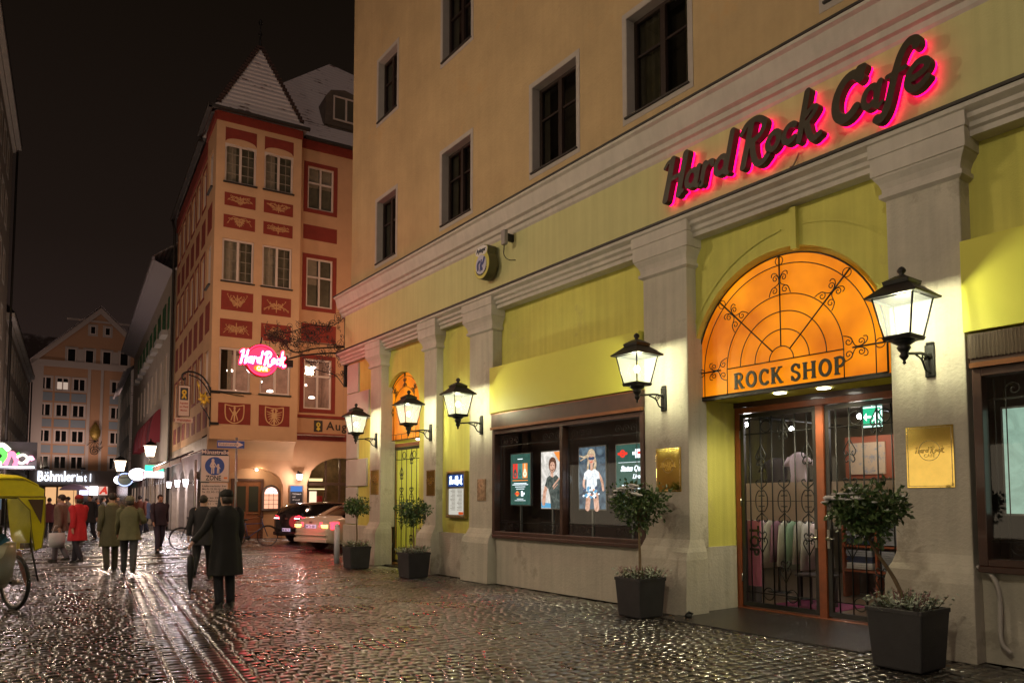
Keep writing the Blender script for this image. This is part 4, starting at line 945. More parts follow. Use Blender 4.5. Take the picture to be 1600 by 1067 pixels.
# ================================================================ the corner house with the bay turret
CF = Frame(9.69, 30.81, 5.3)
corner = thing('corner_house', 'orange plastered corner house with red painted panels, corner bay turret and snow dusted pointed roof', 'building', (9.69, 30.81, 0), CF.rz)
CW = mat('orange_house_plaster', (.58, .34, .19), .85, .25, noise=.10, nscale=1, bump=.2, bscale=20)
CWP = mat('cream_bay_plaster', (.60, .38, .22), .85, .25, noise=.10, nscale=1)
CRD = mat('oxblood_paint', (.235, .030, .018), .8, noise=.15, nscale=4)
CWIN = mat('white_window_paint', (.62, .52, .46), .5)
CGL = thin_glass('dim_glass', (.8, .8, .78))
ORN = mat('cream_ornament_paint', (.50, .27, .12), .8, noise=.3, nscale=9)
FB, FW, SB, SW = Pl('F', -.6), Pl('F', 0), Pl('S', -2.25), Pl('S', -2.2)
bayH = [(-1.92, -.70, 14.38, 15.97), (-.38, .80, 14.38, 15.97), (-1.94, -.72, 10.32, 12.06), (-.39, .81, 10.32, 12.06), (-1.96, -.76, 5.88, 7.64), (-.39, .83, 5.88, 7.64)]
m = MB(); holed(m, FB, -2.25, 1.15, 4.18, 17.2, bayH)
FBs = Pl('S', 1.15)
m.add([(1.15, -.6, 4.18), (1.15, 0, 4.18), (1.15, 0, 17.2), (1.15, -.6, 17.2)], [(0, 1, 2, 3)])
sideH = [(.15, 1.15, 14.38, 15.97), (.15, 1.15, 10.32, 12.06), (.15, 1.15, 5.88, 7.64)]
holed(m, SB, -.6, 1.7, 4.18, 17.2, sideH)
m.add([(-2.25, -.6, 17.2), (1.15, -.6, 17.2), (1.15, 1, 17.2), (-2.25, 1, 17.2)], [(0, 1, 2, 3)])
m.build('bay', CWP, corner)
# cove under the bay
m = MB(); n = 10
prof = [(-.6, 4.18), (-.6, 3.98)]+[(-.6+.6*math.sin(PI/2*k/n), 3.98-.75*(1-math.cos(PI/2*k/n))) for k in range(1, n+1)]
m = MB()
for k in range(len(prof)-1): m.add([(-2.25, *prof[k]), (1.15, *prof[k]), (1.15, *prof[k+1]), (-2.25, *prof[k+1])], [(0, 1, 2, 3)], True)
for x in (-2.25, 1.15): m.add([(x, 0, 4.18)]+[(x, *p) for p in prof], [tuple(range(len(prof)+1))])
m.build('bay_underside', CWP, corner)
rightH = [(1.58, 2.72, 14.18, 16.08), (1.58, 2.73, 9.88, 12.02), (1.55, 2.75, 5.47, 7.62), (3.75, 4.9, 14.18, 16.08), (3.75, 4.9, 9.88, 12.02), (3.75, 4.9, 5.47, 7.62)]+[(x, x+1.15, c, e) for x in (6, 8.2, 10.4) for c, e in ((14.18, 16.08), (9.88, 12.02), (5.47, 7.62))]
m = MB(); holed(m, FW, 1.15, 13, 3.6, 17.2, rightH)
# ground floor of the front: wide door niche and big arched restaurant window
def seg_arch(pl, mb, u0, u1, z0, z1, cu, half, zs, rise, dep, d=0, n=16):
    """wall u0..u1, z0..z1 with a segment-arched opening (springing zs, rise)"""
    top = lambda t: zs+rise*math.sqrt(max(0, 1-t*t))
    us = [cu+half*(-1+2*k/n) for k in range(n+1)]; zt = [top(-1+2*k/n) for k in range(n+1)]
    for k in range(n):
        mb.add([pl.p(us[k], d, zt[k]), pl.p(us[k+1], d, zt[k+1]), pl.p(us[k+1], d, z1), pl.p(us[k], d, z1)], [(0, 1, 2, 3)])
        mb.add([pl.p(us[k], d, zt[k]), pl.p(us[k+1], d, zt[k+1]), pl.p(us[k+1], d-dep, zt[k+1]), pl.p(us[k], d-dep, zt[k])], [(0, 1, 2, 3)], True)
    pl.quad(mb, u0, cu-half, z0, z1, d); pl.quad(mb, cu+half, u1, z0, z1, d)
    for u in (cu-half, cu+half): mb.add([pl.p(u, d, z0), pl.p(u, d-dep, z0), pl.p(u, d-dep, zs), pl.p(u, d, zs)], [(0, 1, 2, 3)])
seg_arch(FW, m, -2.25, 1.0, 0, 3.3, -.42, 1.2, 2.15, .75, .55)
m.add([FW.p(-2.25, 0, 3.3), FW.p(1.15, 0, 3.3), FW.p(1.15, 0, 4.2), FW.p(-2.25, 0, 4.2)], [(0, 1, 2, 3)])
FW.quad(m, 1.0, 1.15, 0, 3.3)
seg_arch(FW, m, 1.15, 5.0, 0, 3.6, 3.25, 1.48, 2.3, 1.1, .3)
seg_arch(FW, m, 5.0, 9.0, 0, 3.6, 7.0, 1.48, 2.3, 1.1, .3)
FW.quad(m, 9, 13, 0, 3.6)
m.build('front_wall', CW, corner)
# side wall along the street
zr = [(14.3, 16.0), (10.25, 12.1), (5.9, 7.7)]
sw = [(2.2+1.75*k, 3.25+1.75*k) for k in range(6)]
SH = [(a, b, c, e) for a, b in sw for c, e in zr]
m = MB(); holed(m, SW, 1.7, 12.6, 4.15, 17.0, SH)
m.build('side_wall', CWP, corner)
m = MB()
for k in range(4): seg_arch(SW, m, .2+3.1*k, 3.3+3.1*k, 0, 3.5, 1.75+3.1*k, 1.1, 2.0, 1.0, .4, d=-.02)
SW.quad(m, 0, .2, 0, 3.5, -.02); SW.quad(m, 0, 12.6, 3.5, 4.15, -.02)
m.build('arcade_wall', mat('grey_arcade_stone', (.36, .30, .25), .7, noise=.2, nscale=3), corner)
m = MB().box(-1.6, -1.5, .5, 12.4, 0, 3.5); m.build('shop_glazing', mat('dark_shop_glass', (.03, .022, .02), .12), corner)
for k in range(4):
    q = MB()
    for s_ in (.75, 1.75, 2.75): q.box(-1.78, -1.6, s_+3.1*k-.03, s_+3.1*k+.03, 0, 3.0)
    q.box(-1.78, -1.6, .65+3.1*k, 2.85+3.1*k, 2.0, 2.08); q.build('glazing_frame', mat('pale_bronze', (.30, .22, .17), .35, metal=.5), corner)
# inner backing behind windows + floors
ROOMD = mat('dim_room', (.10, .08, .06), .9, noise=.4, nscale=1)
m = MB().box(-1.4, 1.0, .35, .4, 8.5, 17).box(1.2, 12.5, .9, .95, 8.5, 17).box(-1.3, -1.25, 1.2, 12.3, 4.2, 17).box(3.5, 12.5, .9, .95, 3.7, 8.5); m.build('inner_walls', ROOMD, corner)
# lit first-floor room
lit = MB().box(-2.1, 3.3, 3.4, 3.45, 4.3, 8.3).box(-2.1, 3.3, -.3, 3.4, 8.28, 8.3).box(-2.1, 3.3, -.3, 3.4, 4.3, 4.35).box(3.28, 3.3, 0, 3.4, 4.3, 8.3); lit.build('lit_room', mat('tavern_room', (.35, .22, .16), .8, noise=.4, nscale=3), corner)
q = MB()
for k in range(7): q.box(-2.0, 3.2, .3+k*.45, .42+k*.45, 8.05, 8.27)
q.build('beams', mat('dark_beam', (.08, .04, .025), .6), corner)
q = MB()
for x, y, z in ((-1.35, .5, 6.9), (-.95, 1.6, 6.2), (-.1, .9, 6.6), (.25, .4, 6.15), (.55, 1.4, 6.1), (.1, 2.2, 6.9), (1.8, .9, 6.6), (2.4, 1.8, 6.2), (2.0, 2.4, 7.2), (1.75, .5, 7.3), (2.1, .6, 7.35)):
    q.lathe([(.05, .06), (.13, .03), (.14, -.03), (.03, -.05)], (x, y), 12, 'z', z0=z)
q.build('room_lamps', glow('tavern_lamps', (1, .74, .62), 6), corner)
lamp('tavern_light', (-.5, 1.6, 7.4), 55, (1, .72, .58), .3, parent=corner); lamp('tavern_light', (2.2, 1.7, 7.4), 45, (1, .72, .58), .3, parent=corner)
TG = thin_glass('clear_far_glass', (.9, .88, .85))
for i, h in enumerate(bayH):
    casement(FB, h, corner, CWIN, TG if i > 3 else CGL, arch=.28 if i < 2 else 0, sill=LEAD, seg=2, t=.075)
for h in sideH: casement(SB, h, corner, CWIN, CGL, sill=LEAD)
for i, h in enumerate(rightH): casement(FW, h, corner, CWIN, TG if i == 2 else CGL, cross=.62 if i != 2 else .66, surround=.17, sm=CRD, seg=2)
for h in SH: casement(SW, h, corner, CWIN, CGL, surround=.12, sm=CRD)
q = MB()
for (a, b, c, e) in bayH[:4]+[(a, b, c, e) for a, b, c, e in rightH[:2]+rightH[3:5]]:
    yb = -.36 if a < .9 else .22
    q.box(a, b, yb, yb+.01, c, e)
q.build('drawn_blinds', mat('drab_net_curtain', (.17, .155, .11), .9, noise=.35, nscale=2.5), corner)
q = MB()
for (a, b, c, e) in bayH[:4]:
    for k in (1, 2, 3): FB.box(q, a+.07, b-.07, -.085, -.06, c+(e-c)*k/4-.009, c+(e-c)*k/4+.009)
    for k in (1, 3): FB.box(q, a+(b-a)*k/4-.008, a+(b-a)*k/4+.008, -.085, -.06, c+.07, e-.07)
q.build('glazing_bars', mat('old_bars', (.30, .26, .20), .6), corner)
# curtains in a few panes
q = MB()
for (a, b, c, e, y) in ((-1.9, -1.45, 14.4, 15.95, -.38), (-.36, .1, 14.4, 15.95, -.38), (-1.92, -1.2, 10.35, 12.0, -.38), (-.37, .2, 10.35, 12.0, -.38), (1.6, 2.7, 15.2, 16.05, .2), (1.6, 2.1, 10.9, 12.0, .2), (-1.6, -1.45, 5.9, 7.6, -.35)): q.box(a, b, y, y+.01, c, e)
q.build('blinds', mat('beige_blind', (.40, .34, .26), .9, noise=.3, nscale=3), corner)
# painted red panels with cream flourishes
def flourish(seed, w, h):
    r = random.Random(seed); st = []
    for k in range(7):
        y0 = r.uniform(-.2, .2)*h; x1 = w*r.uniform(.12, .42); y1 = h*r.uniform(-.34, .34); b_ = r.uniform(-.16, .2)*h; sp0 = r.uniform(.02, .05)
        for s_ in (1, -1):
            st.append((spline([(0, y0), (s_*x1*.5, y0+b_), (s_*x1, y1), (s_*(x1-sp0), y1+sp0), (s_*(x1-sp0*1.3), y1)], 5), [.013, .006]))
            st.append(([(s_*x1*.62, (y0+b_+y1)/2), (s_*x1*.75, (y0+b_+y1)/2+.05)], [.015, .004])); st.append(([(s_*x1*.4, (y0+b_)*.8), (s_*x1*.46, (y0+b_)*.8-.06)], [.014, .004]))
    st.append((ell(0, -.02, h*.14, h*.12, 0, 360, 12), .016)); st.append(([(0, -h*.32), (0, h*.3)], .02)); return st
def shield(kind, h):
    w = h*.42; st = [([(-w, h*.42), (-w*.3, h*.36), (w*.3, h*.36), (w, h*.42)], .02), (spline([(-w, h*.42), (-w*.98, -.02), (-w*.75, -h*.3), (0, -h*.45), (w*.75, -h*.3), (w*.98, -.02), (w, h*.42)], 6), .022)]
    if kind == 0:
        st += [([(-w*.55, h*.25), (-.0, -h*.1)], .02), ([(w*.55, h*.25), (.0, -h*.1)], .02), ([(0, h*.3), (0, -h*.35)], .03), ([(0, h*.2), (-w*.35, -h*.3)], .02), ([(0, h*.2), (w*.35, -h*.3)], .02), (ell(0, h*.27, .03, .03, 0, 360, 8), .015)]
    else:
        for s_ in (1, -1):
            st += [([(s_*w*.1, h*.3), (s_*w*.35, h*.25)], .025), ([(s_*w*.2, h*.27), (s_*w*.12, h*.05)], .03)]
            for k in range(5): st.append(([(s_*w*.15, h*(.1-.05*k)), (s_*w*(.85-.08*k), h*(.2-.13*k))], [.022, .012]))
            st.append(([(0, -h*.15), (s_*w*.3, -h*.33)], .018))
        st += [([(0, h*.1), (0, -h*.38)], .035)]
    return st
panels = [(-1.9, -.70, 13.41, 13.94), (-.37, .82, 13.30, 13.83), (-1.92, -.70, 12.50, 13.03), (-.37, .82, 12.42, 12.95), (-1.94, -.71, 9.15, 9.93), (-.38, .81, 9.10, 9.86), (-1.96, -.72, 8.07, 8.79), (-.38, .82, 8.02, 8.74), (-1.95, -.72, 4.58, 5.43), (-.40, .83, 4.55, 5.41)]
panels = [(a, b, (c if i % 2 == 0 else panels[i-1][2]), (e if i % 2 == 0 else panels[i-1][3])) for i, (a, b, c, e) in enumerate(panels)]
for i, (a, b, c, e) in enumerate(panels):
    q = MB(); FB.box(q, a, b, -.001, .012, c, e); pn = q.build('painted_panel', CRD, corner)
    st = flourish(i+3, b-a, e-c) if i < 8 else shield(i-8, e-c)
    g = fill2d(sdf_outline(st, .014), .004); place(g, FB.M((a+b)/2, .016, (c+e)/2)); g.build('painted_motif', ORN if i < 8 else mat('cream_shield_paint', (.62, .38, .18), .8), pn)
for (a, b) in ((-1.92, -.70), (-.38, .80)):
    q = MB(); n = 8; m_ = (a+b)/2; r_ = (b-a)/2
    for k in range(2*n):
        u0, u1 = a+(b-a)*k/(2*n), a+(b-a)*(k+1)/(2*n); f_ = lambda u: 16.02+.20*math.sqrt(max(0, 1-((u-m_)/r_)**2))
        q.add([FB.p(u0, .012, f_(u0)), FB.p(u1, .012, f_(u1)), FB.p(u1, .012, 16.62), FB.p(u0, .012, 16.62)], [(0, 1, 2, 3)])
    q.build('painted_panel', CRD, corner)
for (a, b, c, e) in ((1.42, 2.9, 12.82, 13.46), (1.41, 2.92, 8.28, 9.14), (3.6, 5.05, 12.82, 13.46), (3.6, 5.05, 8.28, 9.14), (5.85, 7.3, 8.28, 9.14), (5.85, 7.3, 12.82, 13.46)):
    q = MB(); FW.box(q, a, b, -.001, .012, c, e); q.build('painted_panel', CRD, corner)
for (a, b) in [(0.1, 1.2)]+sw:
    for (c, e) in ((12.6, 13.7), (8.4, 9.6), (4.5, 5.3)):
        q = MB(); (SB if b < 1.7 else SW).box(q, a, b, -.001, .012, c, e); q.build('painted_panel', CRD, corner)
for zz0, zz1 in ((5.08, 5.2), (4.12, 4.42)): q = MB(); FW.box(q, 1.15, 13, 0, .05, zz0, zz1); q.build('red_band', CRD, corner)
q = MB(); FB.box(q, -2.27, 1.17, 0, .08, 16.85, 17.2); SB.box(q, -.6, 1.72, 0, .08, 16.85, 17.2); FW.box(q, 1.15, 13, 0, .08, 16.8, 17.2); SW.box(q, 1.7, 12.6, 0, .08, 16.3, 17.0)
q.build('red_eaves_band', CRD, corner)
g = text_mb('Augustiner', .36, .02, bold=.004, align='LEFT', space=1.15); place(g, FW.M(2.55, .03, 4.60)); g.build('lettering', mat('black_sign_paint', (.03, .02, .015), .6), corner)
q = MB(); FW.box(q, 2.02, 2.38, 0, .03, 4.5, 4.98); em = q.build('tavern_emblem', mat('black_sign_paint', (.03, .02, .015), .6), corner)
g = fill2d(sdf_outline([(ell(0, .04, .06, .07, 0, 360, 14), .03), ([(-.06, -.16), (0, -.06), (.06, -.16)], .025), ([(0, -.1), (0, -.2)], .03)], .01), .006); place(g, FW.M(2.2, .036, 4.76)); g.build('motif', mat('gold_paint', (.62, .48, .05), .5), em)
# roofs: bay pyramid, main hip, dormer
apex = (-.42, .55, 21.1)
bs = [(-2.5, -.85, 17.25), (1.35, -.85, 17.25), (1.35, 2.2, 17.25), (-2.5, 2.2, 17.25)]
q = MB()
fl_ = [tuple(Vector(b).lerp(Vector(apex), .14)+Vector((0, 0, -.22))) for b in bs]
for k in range(4): q.add([bs[k], bs[(k+1) % 4], fl_[(k+1) % 4], fl_[k]], [(0, 1, 2, 3)]); q.add([fl_[k], fl_[(k+1) % 4], apex], [(0, 1, 2)])
q.build('turret_roof', ROOF, corner)
q = MB()
for k in range(4):
    A, B = Vector(fl_[k]), Vector(apex); 
    for j in range(22): 
        c = A.lerp(B, j/22); q.box(c.x-.09, c.x+.09, c.y-.09, c.y+.09, c.z-.02, c.z+.09)
for k in (0, 3):
    A, B = Vector(bs[k]), Vector(bs[(k+1) % 4])
    for j in range(26): c = A.lerp(B, (j+.5)/26); q.box(c.x-.05, c.x+.05, c.y-.05, c.y+.05, c.z-.05, c.z+.035)
q.build('ridge_tiles', DTILE, corner)
q = MB().lathe([(.12, 0), (.05, .1), (.035, .5), (.09, .56), (.03, .66), (.02, .95), (.06, 1.0), (.09, 1.08), (.06, 1.16), (.01, 1.25)], (apex[0], apex[1]), 10, 'z', z0=apex[2]-.05); q.build('finial', BLKM, corner)
q = MB().box(-2.62, 1.4, -.98, -.84, 17.16, 17.27).box(-2.66, -2.5, -.98, 2.0, 17.16, 17.27).box(1.35, 13.1, -.4, -.25, 17.1, 17.22).box(-2.6, -2.4, 2, 12.7, 16.95, 17.08)
q.build('gutters', LEAD, corner)
q = MB()
A, B, Cc, D = (-2.5, -.3, 17.2), (13.1, -.3, 17.2), (13.1, 12.7, 17.2), (-2.5, 12.7, 17.2); E1, E2 = (4.05, 5, 24.0), (7.5, 7.5, 24.0)
E1 = (3.92, 5.0, 23.95); E2 = (13.1, 5.2, 22.6)
q.add([A, B, E2, E1], [(0, 1, 2, 3)]); q.add([A, E1, D], [(0, 1, 2)]); q.add([D, Cc, E2, E1], [(0, 1, 2, 3)]); q.add([B, Cc, E2], [(0, 1, 2)])
q.build('main_roof', ROOF, corner)
dm = MB(); dm.box(2.75, 4.35, 1.1, 4, 18.6, 19.0)
prof = [(2.6, 18.7), (2.6, 20.0), (2.85, 20.35), (3.5, 20.5), (4.15, 20.35), (4.5, 20.0), (4.5, 18.7)]
dm.extrude(prof, 'y', 1.05, 4.2); d_ = dm.build('dormer', mat('lead_dormer', (.11, .085, .065), .6, noise=.3, nscale=4), corner)
casement(Pl('F', 1.05), (2.95, 4.15, 18.95, 20.1), corner, CWIN, mat('dull_pane', (.10, .09, .07), .2), dep=-.02, seg=2, name='dormer_window')
# pillar at the corner under the bay, entrance door, small lit window, blackboard
q = MB().lathe([(.30, 0), (.30, .12), (.23, .2), (.20, 1.3), (.21, 2.35), (.28, 2.42), (.34, 2.55), (.34, 2.68)], (-2.35, -.12), 20); q.build('round_pillar', mat('dark_pillar_stone', (.10, .085, .08), .5, noise=.3, nscale=5), corner)
FN = Pl('F', .55)
q = MB(); FN.quad(q, -2.2, 1.05, 0, 3.2); q.build('niche_wall', CWP, corner)
q = MB(); FN.box(q, -1.12, -.0, 0, .04, 0, 2.38); q2 = q.build('entrance_door', mat('chestnut_door', (.20, .075, .028), .4, noise=.3, nscale=5), corner)
q = MB(); FN.box(q, -1.2, -1.1, 0, .1, 0, 2.46); FN.box(q, -.02, .08, 0, .1, 0, 2.46); FN.box(q, -1.1, -.02, 0, .1, 2.36, 2.46); q.build('frame', mat('dark_door_frame', (.08, .035, .02), .5), q2)
for a in (-1.0, -.5):
    q = MB(); FN.box(q, a, a+.38, .04, .055, 1.1, 2.15); q.build('door_glass', mat('dark_leaded_glass', (.035, .04, .03), .1), q2)
q = MB()
for z in (1.0, .82, .25): FN.box(q, -.55, -.12, .05, .075, z, z+.03)
q.build('door_bars', mat('bright_brass', (.8, .62, .35), .25, metal=.9), q2)
def arched_niche_window():
    a, b, c, e = .10, .66, 1.22, 2.12; q = MB(); n = 10; m_ = (a+b)/2; r_ = (b-a)/2
    def outline(g): return [(a-g, c-g), (b+g, c-g)]+[(m_+(r_+g)*math.cos(PI*k/n), e-r_+(r_+g)*math.sin(PI*k/n)) for k in range(n+1)]
    q.extrude(outline(.09), 'y', .40, .55); w = q.build('niche_window', mat('iron_grey_frame', (.10, .08, .07), .6), corner)
    MB().extrude(outline(-.0), 'y', .385, .399).build('stained_pane', glow('stained_pane_glow', (1, .46, .28), 1.1), w)
    MB().extrude([(m_+(r_-.02)*math.cos(PI*k/n), e-r_+(r_-.02)*math.sin(PI*k/n)) for k in range(n+1)], 'y', .378, .384).build('stained_pane', glow('stained_pane_white', (1, .80, .80), 2.2), w)
    g = MB()
    for k in (1, 2): x = a+(b-a)*k/3; g.box(x-.008, x+.008, .368, .377, c, e-.02)
    for k in (1, 2, 3, 4): z = c+(e-c)*k/5; g.box(a, b, .368, .377, z-.008, z+.008)
    g.build('leading', BLKM, w)
arched_niche_window()
lamp('niche_light', (-.2, -.05, 2.72), 13, (1, .74, .5), .05, parent=corner)
o = MB().lathe([(.02, 0), (.05, -.03), (.05, -.06), (.01, -.07)], (-.25, .3), 10, 'z', z0=2.86).build('niche_lamp', glow('niche_lamp_glow', (1, .9, .8), 20), corner)
q = MB(); FW.box(q, 1.02, 1.60, 0, .05, 1.30, 2.2); bb = q.build('menu_board', mat('board_frame', (.14, .10, .08), .5), corner)
q = MB(); FW.box(q, 1.07, 1.55, .05, .056, 1.34, 1.92); q.build('chalk_face', mat('chalkboard', (.015, .014, .014), .7), bb)
q = MB(); FW.box(q, 1.07, 1.55, .05, .058, 1.93, 2.16); q.build('header', glow('board_blue', (.12, .3, .8), .7), bb)
CHALK = mat('chalk', (.75, .72, .72), .9)
g = MB()
for t, u, z, h in (('Mittwoch', 1.31, 1.80, .07), ('mit', 1.2, 1.68, .07), ('Brotzeit', 1.3, 1.56, .065), ('7,50', 1.38, 1.42, .07)):
    g._m(place(text_mb(t, h, .002, shear=.3), FW.M(u, .06, z)), None)
g.build('chalk_lettering', CHALK, bb)
# restaurant arch glazing with warm room behind
for cu in (3.25, 7.0):
    q = MB(); n = 12
    B = lambda *a: FW.box(q, *a)
    for x in (-1.4, -.62, 0, .62, 1.4): B(cu+x-.04, cu+x+.04, -.28, -.2, .0, 2.35+ (1.0*math.sqrt(1-(x/1.5)**2)))
    B(cu-1.45, cu+1.45, -.29, -.19, 2.2, 2.33); B(cu-1.45, cu+1.45, -.29, -.19, 1.15, 1.2); B(cu-1.45, cu+1.45, -.29, -.19, .0, .55)
    w = q.build('arched_window', mat('umber_window_frame', (.09, .05, .03), .5), corner)
    q = MB(); FW.quad(q, cu-1.45, cu+1.45, .5, 3.45, -.24); q.build('pane', TG, w)
MB().box(1.2, 9, 1.6, 1.65, 0, 3.5).box(1.2, 9, .3, 1.6, 3.44, 3.48).box(1.2, 9, .3, 1.6, .3, .34).build('tavern_room', mat('tavern_back', (.16, .10, .05), .8, noise=.5, nscale=4), corner)
lamp('tavern_light', (3.0, .9, 3.1), 10, (1, .75, .45), .1, parent=corner)
q = MB(); q.box(1.95, 2.25, .25, .3, 1.3, 1.95); q.build('lit_poster', glow('poster_cream', (.95, .72, .5), 1.4), corner)
q = MB(); q.box(2.28, 2.5, .24, .29, 1.25, 1.75); q.build('red_cloth', mat('red_cloth', (.4, .02, .02), .7), corner)
q = MB(); q.box(1.9, 2.5, .22, .24, 2.38, 2.5); q.box(1.9, 2.6, .22, .24, 2.02, 2.07); q.build('lit_strip', glow('strip_glow', (1, .75, .35), 1.2), corner)
# wall lamp between the arches
wl = thing('wall_lamp', 'bright small lantern on the orange house between door niche and arched window', 'lantern', (0, 0, 0))
wl.parent = None
def at_c(x, y, z):
    c, s_ = math.cos(CF.rz), math.sin(CF.rz); return (CF.ox+x*c-y*s_, CF.oy+x*s_+y*c, z)
wl.location = at_c(1.38, 0, 2.45); wl.rotation_euler = (0, 0, CF.rz)
MB().tube([(0, 0, .25), (0, -.14, .32), (0, -.25, .28)], .012).box(-.03, .03, -.02, 0, .1, .35).build('bracket', BLKM, wl)
MB().frustum((0, -.25), -.02, .2, .07, .07, .10, .10).build('glass', glow('wall_lamp_glass', (1, .86, .86), 9), wl)
MB().frustum((0, -.25), .2, .3, .13, .13, .02, .02).frustum((0, -.25), -.05, -.02, .05, .05, .08, .08).build('roof', BLKM, wl)
lamp('wall_lamp_light', (0, -.48, .06), 55, (1, .80, .74), .08, parent=wl)
# awnings and pipes of the corner shop side
q = MB()
for k in range(3): q.add([(-2.3, .4+4*k, 3.62), (-2.3, 4.2+4*k, 3.62), (-3.15, 4.2+4*k, 3.28), (-3.15, .4+4*k, 3.28), (-3.15, .4+4*k, 3.05), (-3.15, 4.2+4*k, 3.05)], [(0, 1, 2, 3), (3, 2, 5, 4)])
q.build('awnings', mat('rust_awning', (.22, .07, .045), .7, noise=.2), corner, solid=.03)
q = MB().tube([(-3.17, .3, 3.3), (-3.17, 12.4, 3.3)], .035).tube([(-2.7, .3, 3.52), (-2.7, 12.4, 3.52)], .03).tube([(-2.32, .2, 0), (-2.32, .2, 3.5), (-3.17, .2, 3.3)], .03)
q.build('awning_rails', mat('chrome_rail', (.7, .7, .75), .2, metal=1), corner)
q = MB().tube([(-2.38, 12.45, 0), (-2.38, 12.45, 16.4), (-2.5, 12.45, 16.95)], .07, 8); q.build('downpipe', LEAD, corner)

# ================================================================ more of the street, right side
pale = thing('pale_house', 'pale town house with deep white eaves, green shutters and wine red canopies', 'building', at_c(-2.4, 12.7, 0), CF.rz)
PW = mat('pale_pink_plaster', (.42, .36, .29), .85, noise=.12, nscale=1)
GSH = mat('green_shutter', (.02, .10, .035), .6)
PS = Pl('S', 0)
ph = [(1.6+2.9*k, 2.9+2.9*k, 7.6, 9.9) for k in range(8)]; ph2 = [(1.6+2.9*k, 2.9+2.9*k, 11.2, 13.0) for k in range(8)]
q = MB(); holed(q, PS, 0, 29.5, 3.3, 14.3, ph+ph2); q.add([(0, 0, 0), (10, 0, 0), (10, 0, 14.3), (0, 0, 14.3)], [(0, 1, 2, 3)])
q.build('wall', PW, pale)
q = MB(); PS.quad(q, 0, 29.5, 0, 3.3, -.05); q.box(0.3, .35, 0, 29.5, 6, 14); q.build('shop_front', mat('dark_shopfront', (.05, .035, .03), .25), pale)
q = MB()
for k in range(20): q.box(-.08, .0, .2+1.5*k, .55+1.5*k, 0, 3.25)
q.build('shop_piers', mat('stone_piers', (.35, .29, .24), .7), pale)
for h in ph: casement(PS, h, pale, CWIN, CGL)
for h in ph2:
    w = casement(PS, h, pale, CWIN, CGL)
    for u in (h[0]-.62, h[1]+.02):
        g = MB(); PS.box(g, u, u+.6, 0, .05, h[2], h[3])
        for z in np.arange(h[2]+.1, h[3]-.05, .12): PS.box(g, u+.05, u+.55, .05, .06, z, z+.05)
        g.build('shutter', GSH, w)
    g = MB(); PS.box(g, h[0]-.1, h[1]+.1, 0, .35, h[2]-.3, h[2]-.02); g.build('window_box', mat('snowy_window_box', (.4, .38, .36), .8), w)
q = MB().add([(0, -.2, 14.2), (0, 29.6, 14.2), (-.95, 29.6, 14.6), (-.95, -.2, 14.6)], [(0, 1, 2, 3)]); q.box(-1.05, -.93, -.2, 29.6, 14.55, 14.8); q.build('eaves', mat('lilac_soffit', (.30, .27, .29), .8), pale)
q = MB().add([(-1.05, -.2, 14.8), (-1.05, 29.6, 14.8), (5, 29.6, 19.5), (5, -.2, 19.5)], [(0, 1, 2, 3)]).add([(0, -.2, 14.2), (5, -.2, 19.5), (10, -.2, 14.2)], [(0, 1, 2)]); rf = q.build('roof', ROOF, pale)
MB().box(.8, 1.7, .6, 1.6, 15.5, 18.3).build('chimney', mat('sooty_chimney', (.10, .08, .075), .9), rf)
MB().box(.8, 1.5, 14, 14.9, 15.5, 18.0).build('chimney', mat('sooty_chimney', (.10, .08, .075), .9), rf)
for k in range(5):
    q = MB(); y = 4.4+2.9*k; n = 8
    for j in range(n):
        a0, a1 = PI/2*j/n, PI/2*(j+1)/n
        q.add([(-.6*math.sin(a0), y, 5.0+2*math.cos(a0)), (-.6*math.sin(a0), y+2.2, 5.0+2*math.cos(a0)), (-.6*math.sin(a1), y+2.2, 5.0+2*math.cos(a1)), (-.6*math.sin(a1), y, 5.0+2*math.cos(a1))], [(0, 1, 2, 3)], True)
    for yy in (y, y+2.2): q.add([(0, yy, 5.0)]+[(-.6*math.sin(PI/2*j/n), yy, 5.0+2*math.cos(PI/2*j/n)) for j in range(n+1)], [tuple(range(n+2))])
    q.build('canopy', mat('wine_canopy', (.20, .02, .03), .8), pale)
sage = thing('sage_house', 'narrow grey green house far down the street before the gabled house', 'building', at_c(-2.6, 42.4, 0), CF.rz)
gh = [(1+2.4*k, 2.1+2.4*k, z, z+1.7) for k in range(8) for z in (4.6, 7.4, 10.2)]
q = MB(); holed(q, PS, 0, 22, 3.3, 13.2, gh); q.build('wall', mat('sage_plaster', (.26, .28, .24), .85, noise=.1), sage)
for h in gh: casement(PS, h, sage, CWIN, DGLASS, dep=.08)
q = MB().box(.02, .3, 0, 22, 0, 3.3); q.build('shop_front', mat('dark_shopfront', (.05, .035, .03), .25), sage)
q = MB().add([(-.5, 0, 13.1), (-.5, 22, 13.1), (5, 22, 17), (5, 0, 17)], [(0, 1, 2, 3)]).box(-.55, -.4, 0, 22, 13.0, 13.15).add([(0, 0, 3), (10, 0, 3), (10, 0, 13.1), (5, 0, 17), (0, 0, 13.1)], [(0, 1, 2, 3, 4)]); q.build('roof', ROOF, sage)
